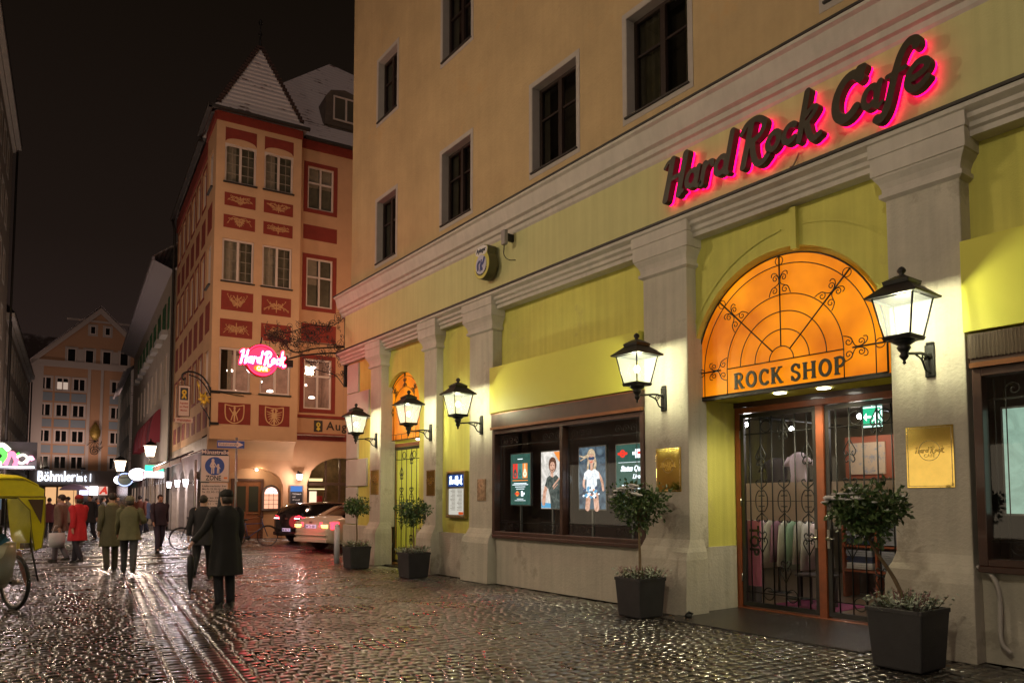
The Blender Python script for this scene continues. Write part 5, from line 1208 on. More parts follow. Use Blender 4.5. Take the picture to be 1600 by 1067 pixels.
# ================================================================ gabled house closing the street (95 m off)
K = 95/72.
GF = Frame(6.5*K, 72*K, 4)
gab = thing('gabled_house', 'orange gabled house closing the street, with blue panels between rows of white windows', 'building', (6.5*K, 72*K, 0), GF.rz)
GO = mat('gable_orange', (.42, .235, .13), .85, noise=.08, nscale=.5); GB = mat('gable_blue', (.20, .24, .27), .85); GC = mat('gable_cream', (.42, .36, .32), .85)
G0 = Pl('F', 0)
def gp(X, Y): return GF.front(X, Y, 0)
zrows = [(gp(60, b)[1], gp(60, a)[1]) for a, b in ((587, 607), (629, 649), (670, 690), (711, 732))]
zrows2 = [(gp(180, b)[1], gp(180, a)[1]) for a, b in ((592, 611), (634, 653), (675, 694), (712, 733))]
cols = []
for y_, row in ((597, 0), (639, 1), (680, 2), (721, 3)):
    pass
xl, xr = gp(45, 780)[0], gp(213, 780)[0]
colsx = [(gp(a, 650)[0], gp(b, 650)[0]) for a, b in ((59, 79), (86, 106), (112, 132))]; colr = (gp(172, 650)[0], gp(190, 650)[0])
zsh = gp(150, 573)[1]; ap = gp(158, 482)
gx0, gx1 = ap[0]-(ap[1]-gp(52, 567)[1])*1.02, ap[0]+(ap[1]-gp(213, 545)[1])*1.22
allh = [(a, b, c, e) for a, b in colsx for c, e in zrows]+[(colr[0], colr[1], c, e) for c, e in zrows]
q = MB(); holed(q, G0, xl-.3, xr+1, 4.4, zsh, allh, .2)
gw = [(gp(a, 525)[0], gp(b, 525)[0], gp(a, 565-t)[1], gp(a, 545-t)[1]) for a, b, t in ((106, 120, 0), (134, 148, 0), (161, 175, 0), (188, 202, 0))]
gw = [(a, b, gp(120, 566)[1], gp(120, 545)[1]) for a, b, c, e in gw]; gw2 = [(gp(141, 515)[0], gp(150, 515)[0], gp(150, 523)[1], gp(150, 510)[1]), (gp(164, 515)[0], gp(173, 515)[0], gp(150, 523)[1], gp(150, 510)[1])]
base = zsh; hw = (ap[1]-base)
L_, R_ = gp(48, 575)[0]-.2, ap[0]*2-gp(48, 575)[0]+.4
q.add([G0.p(L_, 0, base), G0.p(R_, 0, base), G0.p(ap[0], 0, ap[1])], [(0, 1, 2)]); q.build('wall', GO, gab)
q = MB(); G0.quad(q, xl-.3, xr+1, 0, 4.4, -.02); q.box(xl-.3, xr+1, .3, .4, 3, zsh); q.build('ground_floor_wall', mat('gable_ground', (.12, .09, .07), .6), gab)
for h in allh: casement(G0, h, gab, CWIN, DGLASS, dep=.1, surround=.14, sm=GC, t=.1)
MB().box(colsx[1][0]+.1, colsx[1][1]-.1, .05, .09, zrows[0][0]+.1, zrows[0][0]+.9).build('lit_pane', glow('warm_pane', (1, .75, .6), .4), gab)
for h in gw+gw2: casement(G0, h, gab, CWIN, DGLASS, dep=-.02, surround=.2, sm=GC, t=.08, seg=1)
for i in range(3):
    for (a, b) in colsx+[colr]:
        z0, z1 = zrows[i][0]-.3, zrows[i+1][1]+.3
        q = MB(); G0.box(q, a-.1, b+.1, 0, .03, z1, z0); q.build('blue_panel', GB, gab)
q = MB(); B = lambda *a: G0.box(q, *a)
st = (gp(135, 650)[0], gp(140, 650)[0], gp(154, 650)[0], gp(160, 650)[0])
B(st[0], st[1], 0, .08, 4.4, zsh); B(st[2]+.1, st[3], 0, .08, 4.4, zsh); B(xl-.3, xl+.9, 0, .08, 4.4, zsh); B(xr-.7, xr+1, 0, .08, 4.4, zsh); B(xl-.3, xr+1, 0, .12, zsh-.35, zsh+.35); B(xl-.3, xr+1, 0, .1, 4.1, 4.6)
for sd in (-1, 1):
    e0 = (L_ if sd < 0 else R_, base); n_ = 1
    a = Vector((e0[0], 0, e0[1])); b = Vector((ap[0], 0, ap[1])); 
    q.add([(a.x, -.12, a.z-.5), (b.x, -.12, b.z-.65), (b.x, -.12, b.z+.1), (a.x, -.12, a.z+.1), (a.x, .1, a.z-.5), (b.x, .1, b.z-.65), (b.x, .1, b.z+.1), (a.x, .1, a.z+.1)], [(0, 1, 2, 3), (0, 1, 5, 4), (3, 2, 6, 7)])
B(gp(103, 540)[0], gp(204, 540)[0], 0, .05, gp(150, 504.)[1]-0, gp(150, 501)[1])
for a, b in ((gw[0][1], gw[1][0]), (gw[2][1], gw[3][0])): B(a+.1, b-.1, 0, .06, gw[0][2], gw[0][3])
q.build('pale_bands', GC, gab)
q = MB().add([(L_-.4, -.3, base-.3), (ap[0], -.3, ap[1]+.25), (ap[0], 14, ap[1]+.25), (L_-.4, 14, base-.3)], [(0, 1, 2, 3)]).add([(R_+.4, -.3, base-.3), (ap[0], -.3, ap[1]+.25), (ap[0], 14, ap[1]+.25), (R_+.4, 14, base-.3)], [(0, 1, 2, 3)]); q.build('roof', ROOF, gab)
# statue niche with iron ornament
cx_ = gp(148, 690)[0]; zt = gp(148, 655)[1]
q = MB(); q.lathe([(.01, 1.6), (.3, 1.2), (.55, .6), (.5, .0), (.2, -.4), (.02, -.5)], (cx_, -.15), 12, 'z', z0=zt-1.9); n_ = q.build('gilt_figure', mat('dull_gilt', (.30, .20, .04), .45, metal=.5, noise=.5, nscale=4), gab)
q = MB(); 
for a in range(7): q.tube(spline([(cx_, -.25, zt-2.4), (cx_+.5*math.cos(a*PI/3.5), -.3, zt-2.9+.5*math.sin(a*PI/3.5)), (cx_+.8*math.cos(a*PI/3.5+.6), -.3, zt-2.9+.8*math.sin(a*PI/3.5+.6))], 3), .035, 4)
q.tube([(cx_+p[0], -.25, zt-3.6+p[1]) for p in spiral(0, 0, .55, .1, 0, 2)], .04, 4); q.build('iron_ornament', BLKM, gab)
# shop sign and shop lights of the gabled house
g = text_mb('Böhmler', 1.25, .12, bold=.03, align='LEFT'); X0 = gp(68, 745)
M2 = face_front(0, -.35, 0); w_ = (gp(117, 745)[0]-gp(58, 745)[0]); xs = [v[0] for v in g.v]; kk = w_/(max(xs)-min(xs)); g.v = [(v[0]*kk, v[1]*.86, v[2]) for v in g.v]
fas = MB(); fas.box(xl-.3, xr+1, -.25, 0, gp(100, 758)[1], gp(100, 736)[1]+.1); sg = thing('shop_sign', 'long fascia with white glowing shop name at the foot of the gabled house', 'sign', (6.5*K, 72*K, 3), GF.rz)
fas.v = [(x, y, z-3) for x, y, z in fas.v]; fas.build('fascia', mat('grey_fascia', (.20, .16, .14), .6), sg)
place(g, face_front(gp(58, 745)[0], -.36, gp(100, 751.5)[1]-3)); g.build('lettering', glow('sign_white_glow', (.78, .86, 1), 2.6), sg)
g = text_mb('im t  l', .85, .12, bold=.02, align='LEFT'); place(g, face_front(gp(119, 745)[0], -.36, gp(100, 751.5)[1]-3)); xs = [v[0] for v in g.v]; x0 = min(xs); kk = (gp(141, 745)[0]-gp(119, 745)[0])/(max(xs)-x0); g.v = [(x0+(v[0]-x0)*kk, v[1], v[2]) for v in g.v]; g.build('lettering', glow('sign_white_glow', (.78, .86, 1), 2.6), sg)
for (a, b, c, e, m_, nm) in ((70, 88, 761, 790, glow('shop_warm', (1, .55, .25), .75), 'lit_shop_window'), (90, 120, 761, 790, glow('shop_warm', (1, .55, .25), .75), 'lit_shop_window'), (124, 138, 760, 773, glow('box_lilac', (.75, .72, 1), 2.2), 'light_box'), (139.5, 153, 760, 773, glow('box_white', (1, .95, 1), 4), 'light_box'), (154.5, 168, 760, 773, glow('box_rose', (.9, .55, .45), .8), 'light_box')):
    q = MB(); p0, p1 = gp(a, e), gp(b, c); q.box(p0[0], p1[0], -.4 if nm == 'light_box' else -.05, -.03, max(p0[1], .3), p1[1]); o = q.build(nm, m_, gab)
g = text_mb('A', .75, .05, bold=.05, shear=.25); place(g, face_front(gp(161, 766)[0], -.43, gp(161, 771)[1])); g.build('pharmacy_letter', glow('pharmacy_red', (.75, .05, .03), .8), gab)
# dark house and roof behind, left of the gable
rb = thing('roof_block', 'dark snow streaked roof rising behind the gabled house', 'building', (-2, 112, 0))
q = MB().add([(-14, 0, 14), (9, 0, 14), (9, 10, 24.5), (-14, 10, 25.5)], [(0, 1, 2, 3)]).box(-14, 14, 0.2, 10, 0, 14).add([(9, 0, 15), (22, 0, 17), (22, 8, 24), (9, 10, 24.5)], [(0, 1, 2, 3)]); q.build('roof', mat('dark_snowy_roof', (.05, .035, .03), .9, c2amt=.5, col2=(.25, .23, .23), c2scale=.25), rb)
# ================================================================ left side of the street
LPW = mat('grey_beige_plaster', (.30, .25, .20), .85, noise=.12, nscale=.8, streak=.1)
def left_house(y0, y1, zt, label, rows, cat='building', name='town_house', lx=-10.8):
    t = thing(name, label, cat, at_c(lx, y0, 0), CF.rz); n = int((y1-y0)/2.6); hs = [(.8+2.6*k, 2.0+2.6*k, z, z+1.8) for k in range(n) for z in rows]
    class PR(Pl):
        def p(s, u, d, z): return (d, u, z)
    pr = PR('S', 0); q = MB(); holed(q, pr, 0, y1-y0, 0, zt, hs); q.add([(0, y1-y0, 0), (-9, y1-y0, 0), (-9, y1-y0, zt), (0, y1-y0, zt)], [(0, 1, 2, 3)]); q.add([(0, 0, 0), (-9, 0, 0), (-9, 0, zt), (0, 0, zt)], [(0, 1, 2, 3)]); q.build('wall', LPW, t)
    for h in hs:
        w = casement(pr, h, t, CWIN, DGLASS, dep=.1, surround=.14, sm=GRYC, t=.07)
    MB().box(0, .45, 0, y1-y0, zt-.25, zt).box(0, .2, 0, y1-y0, zt-.5, zt-.25).build('cornice', GRYC, t); MB().box(0, .14, 0, y1-y0, 3.7, 3.95).build('string_course', GRYC, t)
    q = MB().add([(.5, -.1, zt+.01), (.5, y1-y0+.1, zt+.01), (-4, y1-y0+.1, zt+5), (-4, -.1, zt+5)], [(0, 1, 2, 3)]).tube([(.25, y1-y0-.3, 0), (.25, y1-y0-.3, zt-.5)], .07).tube([(.25, .3, 0), (.25, .3, zt-.5)], .07); q.build('roof', LEAD, t)
    return t
left_house(-8, 25.5, 24.6, 'tall beige building at the left edge of the picture, near end', (4.6, 8.0, 11.4, 14.8, 18.2, 21.4))
left_house(25.5, 55, 13.6, 'lower beige building beyond the tall one on the left side of the street', (4.6, 7.6, 10.6))
# ================================================================ hanging neon sign and its wrought bracket (across the street end, plane y = 19.2)
YN = 19.2
neon = thing('hanging_neon_sign', 'round red neon sign with glowing white script on a scrolled iron bracket', 'neon sign', (5.93, YN, 5.2))
nc = (5.89, 5.17)
REDBOX = mat('red_sign_enamel', (.25, .01, .012), .35, coat=.4)
q = MB().lathe([(.40, -.09), (.425, -.07), (.425, .07), (.40, .09)], nc, 40, 'y', z0=YN); q.build('disc', REDBOX, neon, world=True)
NR = glow('neon_red', (1, .02, .06), 5.0); NW = glow('neon_white_pink', (1, .42, .48), 5); NO = glow('neon_orange', (1, .25, .03), 5.5)
MB().extrude([(nc[0]+.37*math.cos(a), nc[1]-.02+.37*math.sin(a)) for a in np.linspace(0, 2*PI, 40)[:-1]], 'y', YN-.10, YN-.092).build('glowing_face', glow('disc_red_glow', (1, .006, .015), 11), neon, world=True)
MB().tube([(nc[0]+.39*math.cos(a), YN-.105, nc[1]+.39*math.sin(a)) for a in np.linspace(0, 2*PI, 48)[:-1]], .014, 6, True).build('neon_ring', NR, neon, world=True)
w_, xe = script_word('Hard Rock', .31, 0); kx = 1.15/xe
bd = MB()
allL = [[(a*kx-.575, b+.0) for a, b in l] for ch, ls in w_ for l in ls]
g = MB()
for ch, ls in w_:
    g._m(fill2d([[(a*kx-.575, b) for a, b in l] for l in ls], .02), None)
g.v = [(x, y+x*.03, z) for x, y, z in g.v]
place(g, face_front(nc[0], YN-.17, nc[1]-.10)); g.build('lettering', NW, neon, world=True)
w2, _ = script_word('Hard Rock', .31, 0, res=.03, grow=.085); g = MB()
for i, (ch, ls) in enumerate(w2):
    big = max(ls, key=len); t_ = fill2d([[(a*kx-.575, b) for a, b in big]], .012+.0006*i); t_.v = [(x, y+x*.03, z) for x, y, z in t_.v]; g._m(t_, None)
place(g, face_front(nc[0], YN-.14, nc[1]-.10)); g.build('letter_backing', glow('backing_red', (1, .004, .04), 11), neon, world=True)
g = MB().extrude([(nc[0]+.21*math.cos(a), nc[1]-.22+.095*math.sin(a)) for a in np.linspace(0, 2*PI, 30)[:-1]], 'y', YN-.115, YN-.105); g.build('orange_oval', glow('oval_orange', (1, .12, .01), 2.6), neon, world=True)
g = text_mb('CAFE', .10, .015, bold=.006, width=.28); place(g, face_front(nc[0], YN-.125, nc[1]-.27)); g.build('lettering', glow('neon_yellow', (1, .62, .15), 7), neon, world=True)
q = MB().box(nc[0]+.58, nc[0]+.82, YN-.08, YN+.08, nc[1]-.09, nc[1]+.09).tube([(nc[0]-.02, YN, nc[1]+.42), (nc[0]+.02, YN, nc[1]+.62)], .02); q.build('hanger', BLKM, neon, world=True)
lamp('neon_light', (-.1, -.5, -.3), 75, (1, .03, .06), .3, parent=neon, spec=2.2); lamp('neon_light', (0, .32, .0), 14, (1, .05, .10), .3, parent=neon)
br = thing('sign_bracket', 'black wrought iron bracket of dense scrolls carrying the neon sign from the building corner', 'bracket', (8.2, YN, 5.5))
q = MB(); P3 = lambda x, z, y=0: (x, YN+y, z)
q.tube([P3(a, b) for a, b in spline([(5.95, 5.86), (6.4, 5.80), (6.75, 5.5), (7.4, 5.68), (8.28, 5.82)], 8)], .02, 6)
q.tube([P3(a, b) for a, b in spline([(6.6, 5.30), (7.0, 5.44), (7.6, 5.56), (8.28, 5.66)], 8)], .022, 6)
q.tube([P3(a, b) for a, b in spline([(6.2, 6.05), (6.6, 6.0), (7.2, 6.28), (7.8, 6.35), (8.28, 6.75)], 8)], .012, 6)
q.tube([P3(a, b) for a, b in spline([(7.0, 5.4), (7.4, 5.1), (7.9, 5.0), (8.2, 4.7)], 8)], .012, 6)
q.build('main_bars', BLKM, br, world=True)
r_ = random.Random(11); q = MB()
for i in range(150):
    x = r_.uniform(6.05, 8.2); top = 6.02+(x-6.2)*.36; bot = 5.72-(x-6.1)*.42
    z = r_.uniform(max(bot, 4.75), top)
    rad = r_.uniform(.05, .13); a0 = r_.uniform(0, 2*PI); sp_ = spiral(x, z, rad, .012, a0, r_.choice((1, -1))*r_.uniform(.9, 1.7), 12)
    q.tube([P3(a, b, .02*math.sin(i)) for a, b in sp_], .0075, 4)
    e = sp_[0]; q.tube([P3(a, b, .02*math.sin(i)) for a, b in spline([e, (e[0]+rad*.8*math.cos(a0+1.3), e[1]+rad*.8*math.sin(a0+1.3)), (e[0]+rad*1.6*math.cos(a0+.6), e[1]+rad*1.4*math.sin(a0+.6))], 4)], .0075, 4)
    if i % 3 == 0: q.sphere(P3(x, z), .018, 5, 4)
q.build('scrollwork', BLKM, br, world=True)
q = MB().box(8.18, 8.28, YN-.05, YN+.05, 4.7, 6.95); q.build('wall_bar', BLKM, br, world=True)
MB().box(8.16, 8.30, YN-.16, YN-.02, 5.95, 6.9).build('junction_box', mat('olive_junction', (.10, .12, .05), .5), br, world=True)

# ================================================================ planters with clipped trees
PLM = mat('anthracite_planter', (.028, .027, .030), .55, noise=.25, nscale=5, bump=.1, bscale=60)
BARK = mat('young_bark', (.16, .11, .06), .8, noise=.3, nscale=14, bump=.4)
def leaf_mat(name, c1, c2, rough=.35):
    m = bpy.data.materials.new(name); m.use_nodes = True; n = m.node_tree.nodes; L = m.node_tree.links; b = n['Principled BSDF']
    g = n.new('ShaderNodeNewGeometry'); r = n.new('ShaderNodeValToRGB'); r.color_ramp.elements[0].color = (*c1, 1); r.color_ramp.elements[1].color = (*c2, 1)
    L.new(g.outputs['Random Per Island'], r.inputs[0]); L.new(r.outputs[0], b.inputs['Base Color']); b.inputs['Roughness'].default_value = rough; b.inputs['Transmission Weight'].default_value = 0
    return m
LEAF = leaf_mat('glossy_evergreen_leaf', (.016, .045, .012), (.10, .16, .05)); HEA = leaf_mat('heather', (.12, .03, .05), (.28, .12, .14), .8); SILV = leaf_mat('silver_leaf', (.16, .20, .15), (.42, .46, .38), .8); GRS = leaf_mat('winter_green', (.04, .08, .02), (.13, .18, .05), .7)
def leaves(center, rad, n, size, r_, squash=.8, hollow=.35):
    mb = MB(); c = Vector(center)
    blobs = [(Vector((r_.gauss(0, 1), r_.gauss(0, 1), r_.gauss(0, .8))).normalized()*rad*r_.uniform(.35, .72), rad*r_.uniform(.3, .52)) for _ in range(22)]
    for i in range(n):
        b, br_ = r_.choice(blobs); d = Vector((r_.gauss(0, 1), r_.gauss(0, 1), r_.gauss(0, 1))).normalized(); p = b+d*br_*r_.uniform(.45, 1.05)
        p.z *= squash; p += c
        s_ = size*r_.uniform(.6, 1.25); u = (d+Vector((r_.gauss(0, .6), r_.gauss(0, .6), r_.gauss(0, .6)))).normalized(); w = u.cross(Vector((r_.gauss(0, 1), r_.gauss(0, 1), r_.gauss(0, 1)))).normalized(); nrm = u.cross(w)
        a = p; mb.add([a, a+u*s_*.5+w*s_*.28+nrm*s_*.06, a+u*s_, a+u*s_*.5-w*s_*.28+nrm*s_*.06], [(0, 1, 2, 3)])
    return mb
def planter_tree(x, y, label, w=.50, h=.50, trunk=.95, rad=.34, seed=1, snow=True, lean=0, leany=0, bushy=1.0, nl=1500):
    r_ = random.Random(seed); t = thing('potted_tree', label, 'potted tree', (x, y, 0), R(r_.uniform(-3, 3)), 'clipped round trees in dark square planters')
    b = MB(); n_ = w/2; i_ = n_-.035
    b.frustum((0, 0), 0, h, n_*.86, n_*.86, n_, n_)
    o = b.build('planter', PLM, t, bevel=.02)
    b = MB()
    for (a, c, d, e) in ((-n_, n_, -n_, -i_), (-n_, n_, i_, n_), (-n_, -i_, -i_, i_), (i_, n_, -i_, i_)): b.box(a*1.01, c*1.01, d*1.01, e*1.01, h-.03, h+.012)
    b.build('rim', PLM, t, bevel=.006)
    MB().box(-i_, i_, -i_, i_, h-.02, h+.006).build('soil', mat('dark_soil', (.02, .014, .01), .95), t)
    q = MB(); z0 = h; 
    tr = spline([(0, 0, z0), (lean*.3+.01, .01+leany*.3, z0+trunk*.4), (lean*.7-.01, leany*.7, z0+trunk*.75), (lean, leany, z0+trunk*1.05)], 5)
    q.tube([tuple(p) for p in tr], [.022-.010*i/len(tr) for i in range(len(tr))], 7)
    cz = z0+trunk+rad*.75; top = Vector(tr[-1])
    for k in range(11):
        d = Vector((r_.gauss(0, 1), r_.gauss(0, 1), abs(r_.gauss(.3, .8)))).normalized(); e = Vector((lean, leany, cz))+d*rad*.75; st = Vector(tr[-3])
        q.tube([st, st.lerp(e, .5)+Vector((r_.uniform(-.03, .03), r_.uniform(-.03, .03), .03)), e], [.009, .007, .004], 5)
    q.build('trunk', BARK, t)
    leaves((lean, leany, cz), rad*1.25, int(nl*bushy), .066, r_, .82).build('crown', LEAF, t)
    if snow:
        s_ = MB()
        for k in range(40):
            a = r_.gauss(2.2, .75) if k < 55 else r_.uniform(0, 2*PI); rr = rad*math.sqrt(r_.uniform(0, .95)); z = cz+rad*.72*math.sqrt(max(0, 1-(rr/(rad*1.15))**2))*r_.uniform(.55, 1.05)
            s_.sphere((lean+rr*math.cos(a)*1.1, leany+rr*math.sin(a)*1.1, z), r_.uniform(.016, .045), 6, 4, 1.6, 1.3, .42)
        s_.build('snow', SNOW, t)
    und = MB(); he = MB(); gr = MB()
    for k in range(160):
        a = r_.uniform(-i_, i_); c = r_.uniform(-i_, i_); d = Vector((a*1.4+r_.gauss(0, .06), c*1.4+r_.gauss(0, .06), .0)); hh = r_.uniform(.06, .15)
        kind = r_.random(); tgt = und if kind < .45 else he if kind < .7 else gr
        p = Vector((a, c, h)); e = p+Vector((d.x*.35, d.y*.35, hh))
        m_ = 7 if kind < .45 else 6
        if kind < .45:
            for j in range(m_):
                f_ = j/m_; pp = p.lerp(e, f_)+Vector((r_.gauss(0, .025), r_.gauss(0, .025), r_.gauss(0, .01))); u = Vector((r_.gauss(0, 1), r_.gauss(0, 1), .6)).normalized()*.045; w_ = u.cross(Vector((0, 0, 1))).normalized()*.018
                und.add([pp, pp+u*.5+w_, pp+u, pp+u*.5-w_], [(0, 1, 2, 3)])
        else:
            e = p+Vector((d.x*.25, d.y*.25, hh*(1.25 if kind < .7 else 1.1))); 
            tgt.tube([p, p.lerp(e, .5)+Vector((0, 0, .01)), e], [.003, .003, .0015], 3)
            for j in range(5):
                pp = p.lerp(e, .45+.11*j); u = Vector((r_.gauss(0, 1), r_.gauss(0, 1), 1.1)).normalized()*.022; w_ = u.cross(Vector((0, 0, 1))).normalized()*.006
                tgt.add([pp, pp+u*.5+w_, pp+u, pp+u*.5-w_], [(0, 1, 2, 3)])
    und.build('silver_foliage', SILV, t); he.build('heather', HEA, t); gr.build('green_tufts', GRS, t)
    return t
planter_tree(7.30, 16.28, 'farthest potted tree, by the quoined corner', .52, .50, .72, .27, 3, False, nl=1250)
planter_tree(7.42, 13.72, 'potted tree in front of the narrow glass door, second from the far end', .52, .50, .62, .30, 5, False, nl=1450)
planter_tree(7.50, 7.34, 'potted tree with snow flecks before the display window and tall pillar', .50, .52, .74, .37, 8, True, nl=2000)
planter_tree(7.32, 3.62, 'nearest and largest potted tree with snow on its crown and a leaning trunk', .54, .56, .70, .315, 13, True, lean=-.30, leany=.23, nl=2200)

# ================================================================ lit posters behind the window glass
XP = 8.40
def poster(y0, y1, z0, z1, label, bgc, s=.9, name='lit_poster', x=XP, bg2=None):
    t = thing(name, label, 'poster', (x, (y0+y1)/2, z0), 0, 'lit posters standing in the display window')
    MB().box(x, x+.05, y0-.02, y1+.02, z0-.02, z1+.02).build('frame', mat('thin_steel_frame', (.25, .27, .27), .3, metal=.8), t, world=True)
    MB().box(x-.006, x, y0, y1, z0, z1).build('backlit_sheet', glow_mix('sheet_%s' % label[-12:], bgc, bg2 or tuple(q*.75 for q in bgc), s, 5), t, world=True)
    MB().box(x+.0, x+.04, (y0+y1)/2-.02, (y0+y1)/2+.02, .98, z0-.02).build('stand', mat('thin_steel_frame', (.25, .27, .27), .3), t, world=True)
    return t
cnt = [0]
def flat(t, strokes, cy, cz, m, x, name='print', res=.008, dep=.002):
    g = fill2d(sdf_outline(strokes, res), dep); place(g, face_west(x-dep/2, cy, cz)); return g.build(name, m, t, world=True)
def poly(t, pts, cy, cz, m, x, name='print'):
    """pts in poster plane: +x = right as one reads it"""
    return MB().extrude([(cy-a, cz+b) for a, b in pts], 'x', x-.002, x).build(name, m, t, world=True)
TEAL = (.045, .12, .095)
SK = glow_mix('poster_skin', (.95, .60, .45), (.52, .25, .15), .9, 9); WHT = glow('poster_white', (.85, .95, 1), 1.5); WSH = glow_mix('poster_white_shirt', (.95, 1, 1), (.50, .55, .60), 1.15, 11); RD = glow('poster_red', (.85, .05, .03), 1.0); GRY = glow_mix('poster_dark_shirt', (.035, .045, .04), (.14, .16, .14), 1.0, 10); HAIR = glow_mix('poster_brown_hair', (.05, .02, .012), (.22, .10, .06), .9, 25); BLO = glow_mix('poster_blonde', (.85, .68, .46), (.35, .23, .12), 1.0, 22); BLU = glow('poster_blue', (.12, .38, .62), 1.0); PNK = glow('poster_pink_bg', (.85, .75, .72), 1.25); OR2 = glow('poster_orange', (.95, .30, .06), 1.0); DKB = glow('poster_dark_blue', (.05, .08, .15), 1.0); CR = glow('poster_cream', (.9, .8, .5), .9)
t = poster(11.02, 11.63, 1.50, 2.46, 'green lit poster with three small guitar pictures, leftmost in the window', TEAL, .95)
cy, cz, x = 11.325, 1.98, XP-.008
for i, (m_, c_) in enumerate(((RD, 0), (glow('poster_teal', (.10, .26, .22), 1), 0), (OR2, 0))):
    a = -.23+.155*i; poly(t, [(a, .02), (a+.15, .02), (a+.15, .30), (a, .30)], cy, cz, m_, x)
    flat(t, [(ell(a+.075, .10, .038, .045, 0, 360, 12), .02), (ell(a+.075, .165, .025, .02, 0, 360, 10), .012), ([(a+.075, .17), (a+.075, .29)], .008)], cy, cz, (GRY, glow('poster_teal2', (.05, .15, .12), 1), CR)[i], x-.003, 'guitar_print')
for k, (z, w_, h_, m_) in enumerate(((-.02, .24, .018, OR2), (-.075, .20, .012, WHT), (-.10, .25, .012, WHT), (-.14, .16, .010, WHT), (-.18, .13, .010, WHT), (.385, .08, .014, WHT), (-.37, .10, .008, WHT), (-.40, .17, .007, WHT))): poly(t, [(-w_, z-h_/2), (w_, z-h_/2), (w_, z+h_/2), (-w_, z+h_/2)], cy, cz, m_, x)
flat(t, [(ell(-.09, -.27, .03, .03, 0, 360, 14), .02)], cy, cz, OR2, x-.001, 'logo_print'); flat(t, [([(-.15, -.27), (-.03, -.27)], .014)], cy, cz, RD, x-.004, 'logo_print')
poly(t, [(.03, -.32), (.10, -.32), (.10, -.29), (.14, -.29), (.14, -.25), (.08, -.25), (.08, -.22), (.03, -.22)], cy, cz, WHT, x, 'logo_print')
t = poster(10.05, 10.68, 1.44, 2.46, 'lit poster of a smiling person in a dark t shirt', (.85, .80, .74), 1.1, bg2=(.42, .40, .36))
cy, cz = 10.365, 1.95
poly(t, [(-.31, -.50), (.31, -.50), (.31, -.44), (-.31, -.40)], cy, cz, BLU, x); poly(t, [(.05, .5), (.31, .5), (.31, .22), (.18, .35)], cy, cz, OR2, x)
flat(t, [(spline([(-.12, -.06), (-.20, -.20), (-.24, -.42)], 6), .045), ([(.0, .03), (.0, .16)], .04)], cy, cz, SK, x-.001, 'figure_print')
poly(t, [(-.20, -.10), (-.14, .04), (-.06, .08), (.02, .04), (.12, .09), (.20, .03), (.26, -.12), (.27, -.51), (-.03, -.51), (-.05, -.3), (-.10, -.16)], cy, cz, GRY, x-.003, 'shirt_print')
flat(t, [(ell(.02, .27, .06, .09, 0, 360, 18), .05)], cy, cz, HAIR, x-.003, 'hair_print'); flat(t, [(ell(.02, .23, .035, .055, 0, 360, 16), .04), ([(.02, .23), (.02, .2)], .04)], cy, cz, SK, x-.006, 'face_print')
flat(t, [(spline([(-.03, .19), (.02, .17), (.07, .19)], 4), .006), ([(-.02, .26), (.0, .26)], .006), ([(.045, .26), (.06, .26)], .006)], cy, cz, HAIR, x-.009, 'face_lines', res=.004)
flat(t, [(spline([(.04, -.12), (.10, -.06), (.16, -.02), (.2, .02)], 4), .016), ([(.05, -.16), (.16, -.08)], .008)], cy, cz, SK, x-.006, 'shirt_motif')
t = poster(8.98, 9.63, 1.44, 2.48, 'lit poster of a blonde person in sunglasses and a white t shirt', (.13, .19, .23), 1.0, bg2=(.035, .05, .07))
cy, cz = 9.305, 1.96
flat(t, [(spline([(-.08, .40), (-.20, .36), (-.30, .38)], 5), .012), (spline([(-.06, .38), (-.2, .33), (-.28, .30)], 5), .010), (ell(-.01, .37, .06, .08, 0, 360, 16), .04), (spline([(.05, .36), (.09, .25), (.06, .12)], 5), .03), (spline([(-.07, .34), (-.09, .22), (-.10, .14)], 5), .022)], cy, cz, BLO, x-.001, 'hair_print')
flat(t, [(spline([(.16, .08), (.25, -.06), (.28, -.20)], 5), .026), (spline([(-.16, .06), (-.20, -.08), (-.18, -.2)], 5), .026), ([(-.08, -.3), (-.11, -.5)], .055), ([(.10, -.3), (.12, -.5)], .06), ([(0, .12), (0, .24)], .032)], cy, cz, SK, x-.003, 'figure_print')
poly(t, [(-.18, .09), (-.08, .15), (.0, .12), (.08, .15), (.18, .09), (.20, -.02), (.13, -.02), (.13, -.22), (-.14, -.22), (-.12, -.02), (-.20, -.02)], cy, cz, WSH, x-.005, 'shirt_print')
flat(t, [(ell(.0, .31, .035, .055, 0, 360, 16), .035)], cy, cz, SK, x-.006, 'face_print'); flat(t, [([(-.05, .33), (-.015, .325)], .024), ([(.02, .325), (.055, .33)], .024)], cy, cz, DKB, x-.009, 'sunglasses_print', res=.005)
flat(t, [([(-.018, .268), (.02, .27)], .006)], cy, cz, RD, x-.009, 'smile_print', res=.004)
r_ = random.Random(5)
for i in range(26): 
    a, b = r_.uniform(-.20, .24), r_.uniform(-.34, -.16); w_ = r_.uniform(.02, .05); poly(t, [(a-w_, b), (a, b-w_*.7), (a+w_, b+.01), (a, b+w_*.8)], cy, cz, r_.choice((BLU, WHT, DKB, WHT, glow('poster_sky', (.4, .6, .75), 1), OR2 if i % 7 == 0 else BLU)), x-.010-.0006*i, 'cloth_print')
t = poster(8.02, 8.72, 1.44, 2.47, 'dark green lit poster with red round logo and white writing, nearest the tree', TEAL, .95)
cy, cz = 8.37, 1.95
flat(t, [(ell(-.20, .38, .05, .05, 0, 360, 18), .014), ([(-.29, .38), (-.11, .38)], .022), ([(-.24, .34), (-.16, .34)], .010)], cy, cz, RD, x-.001, 'logo_print')
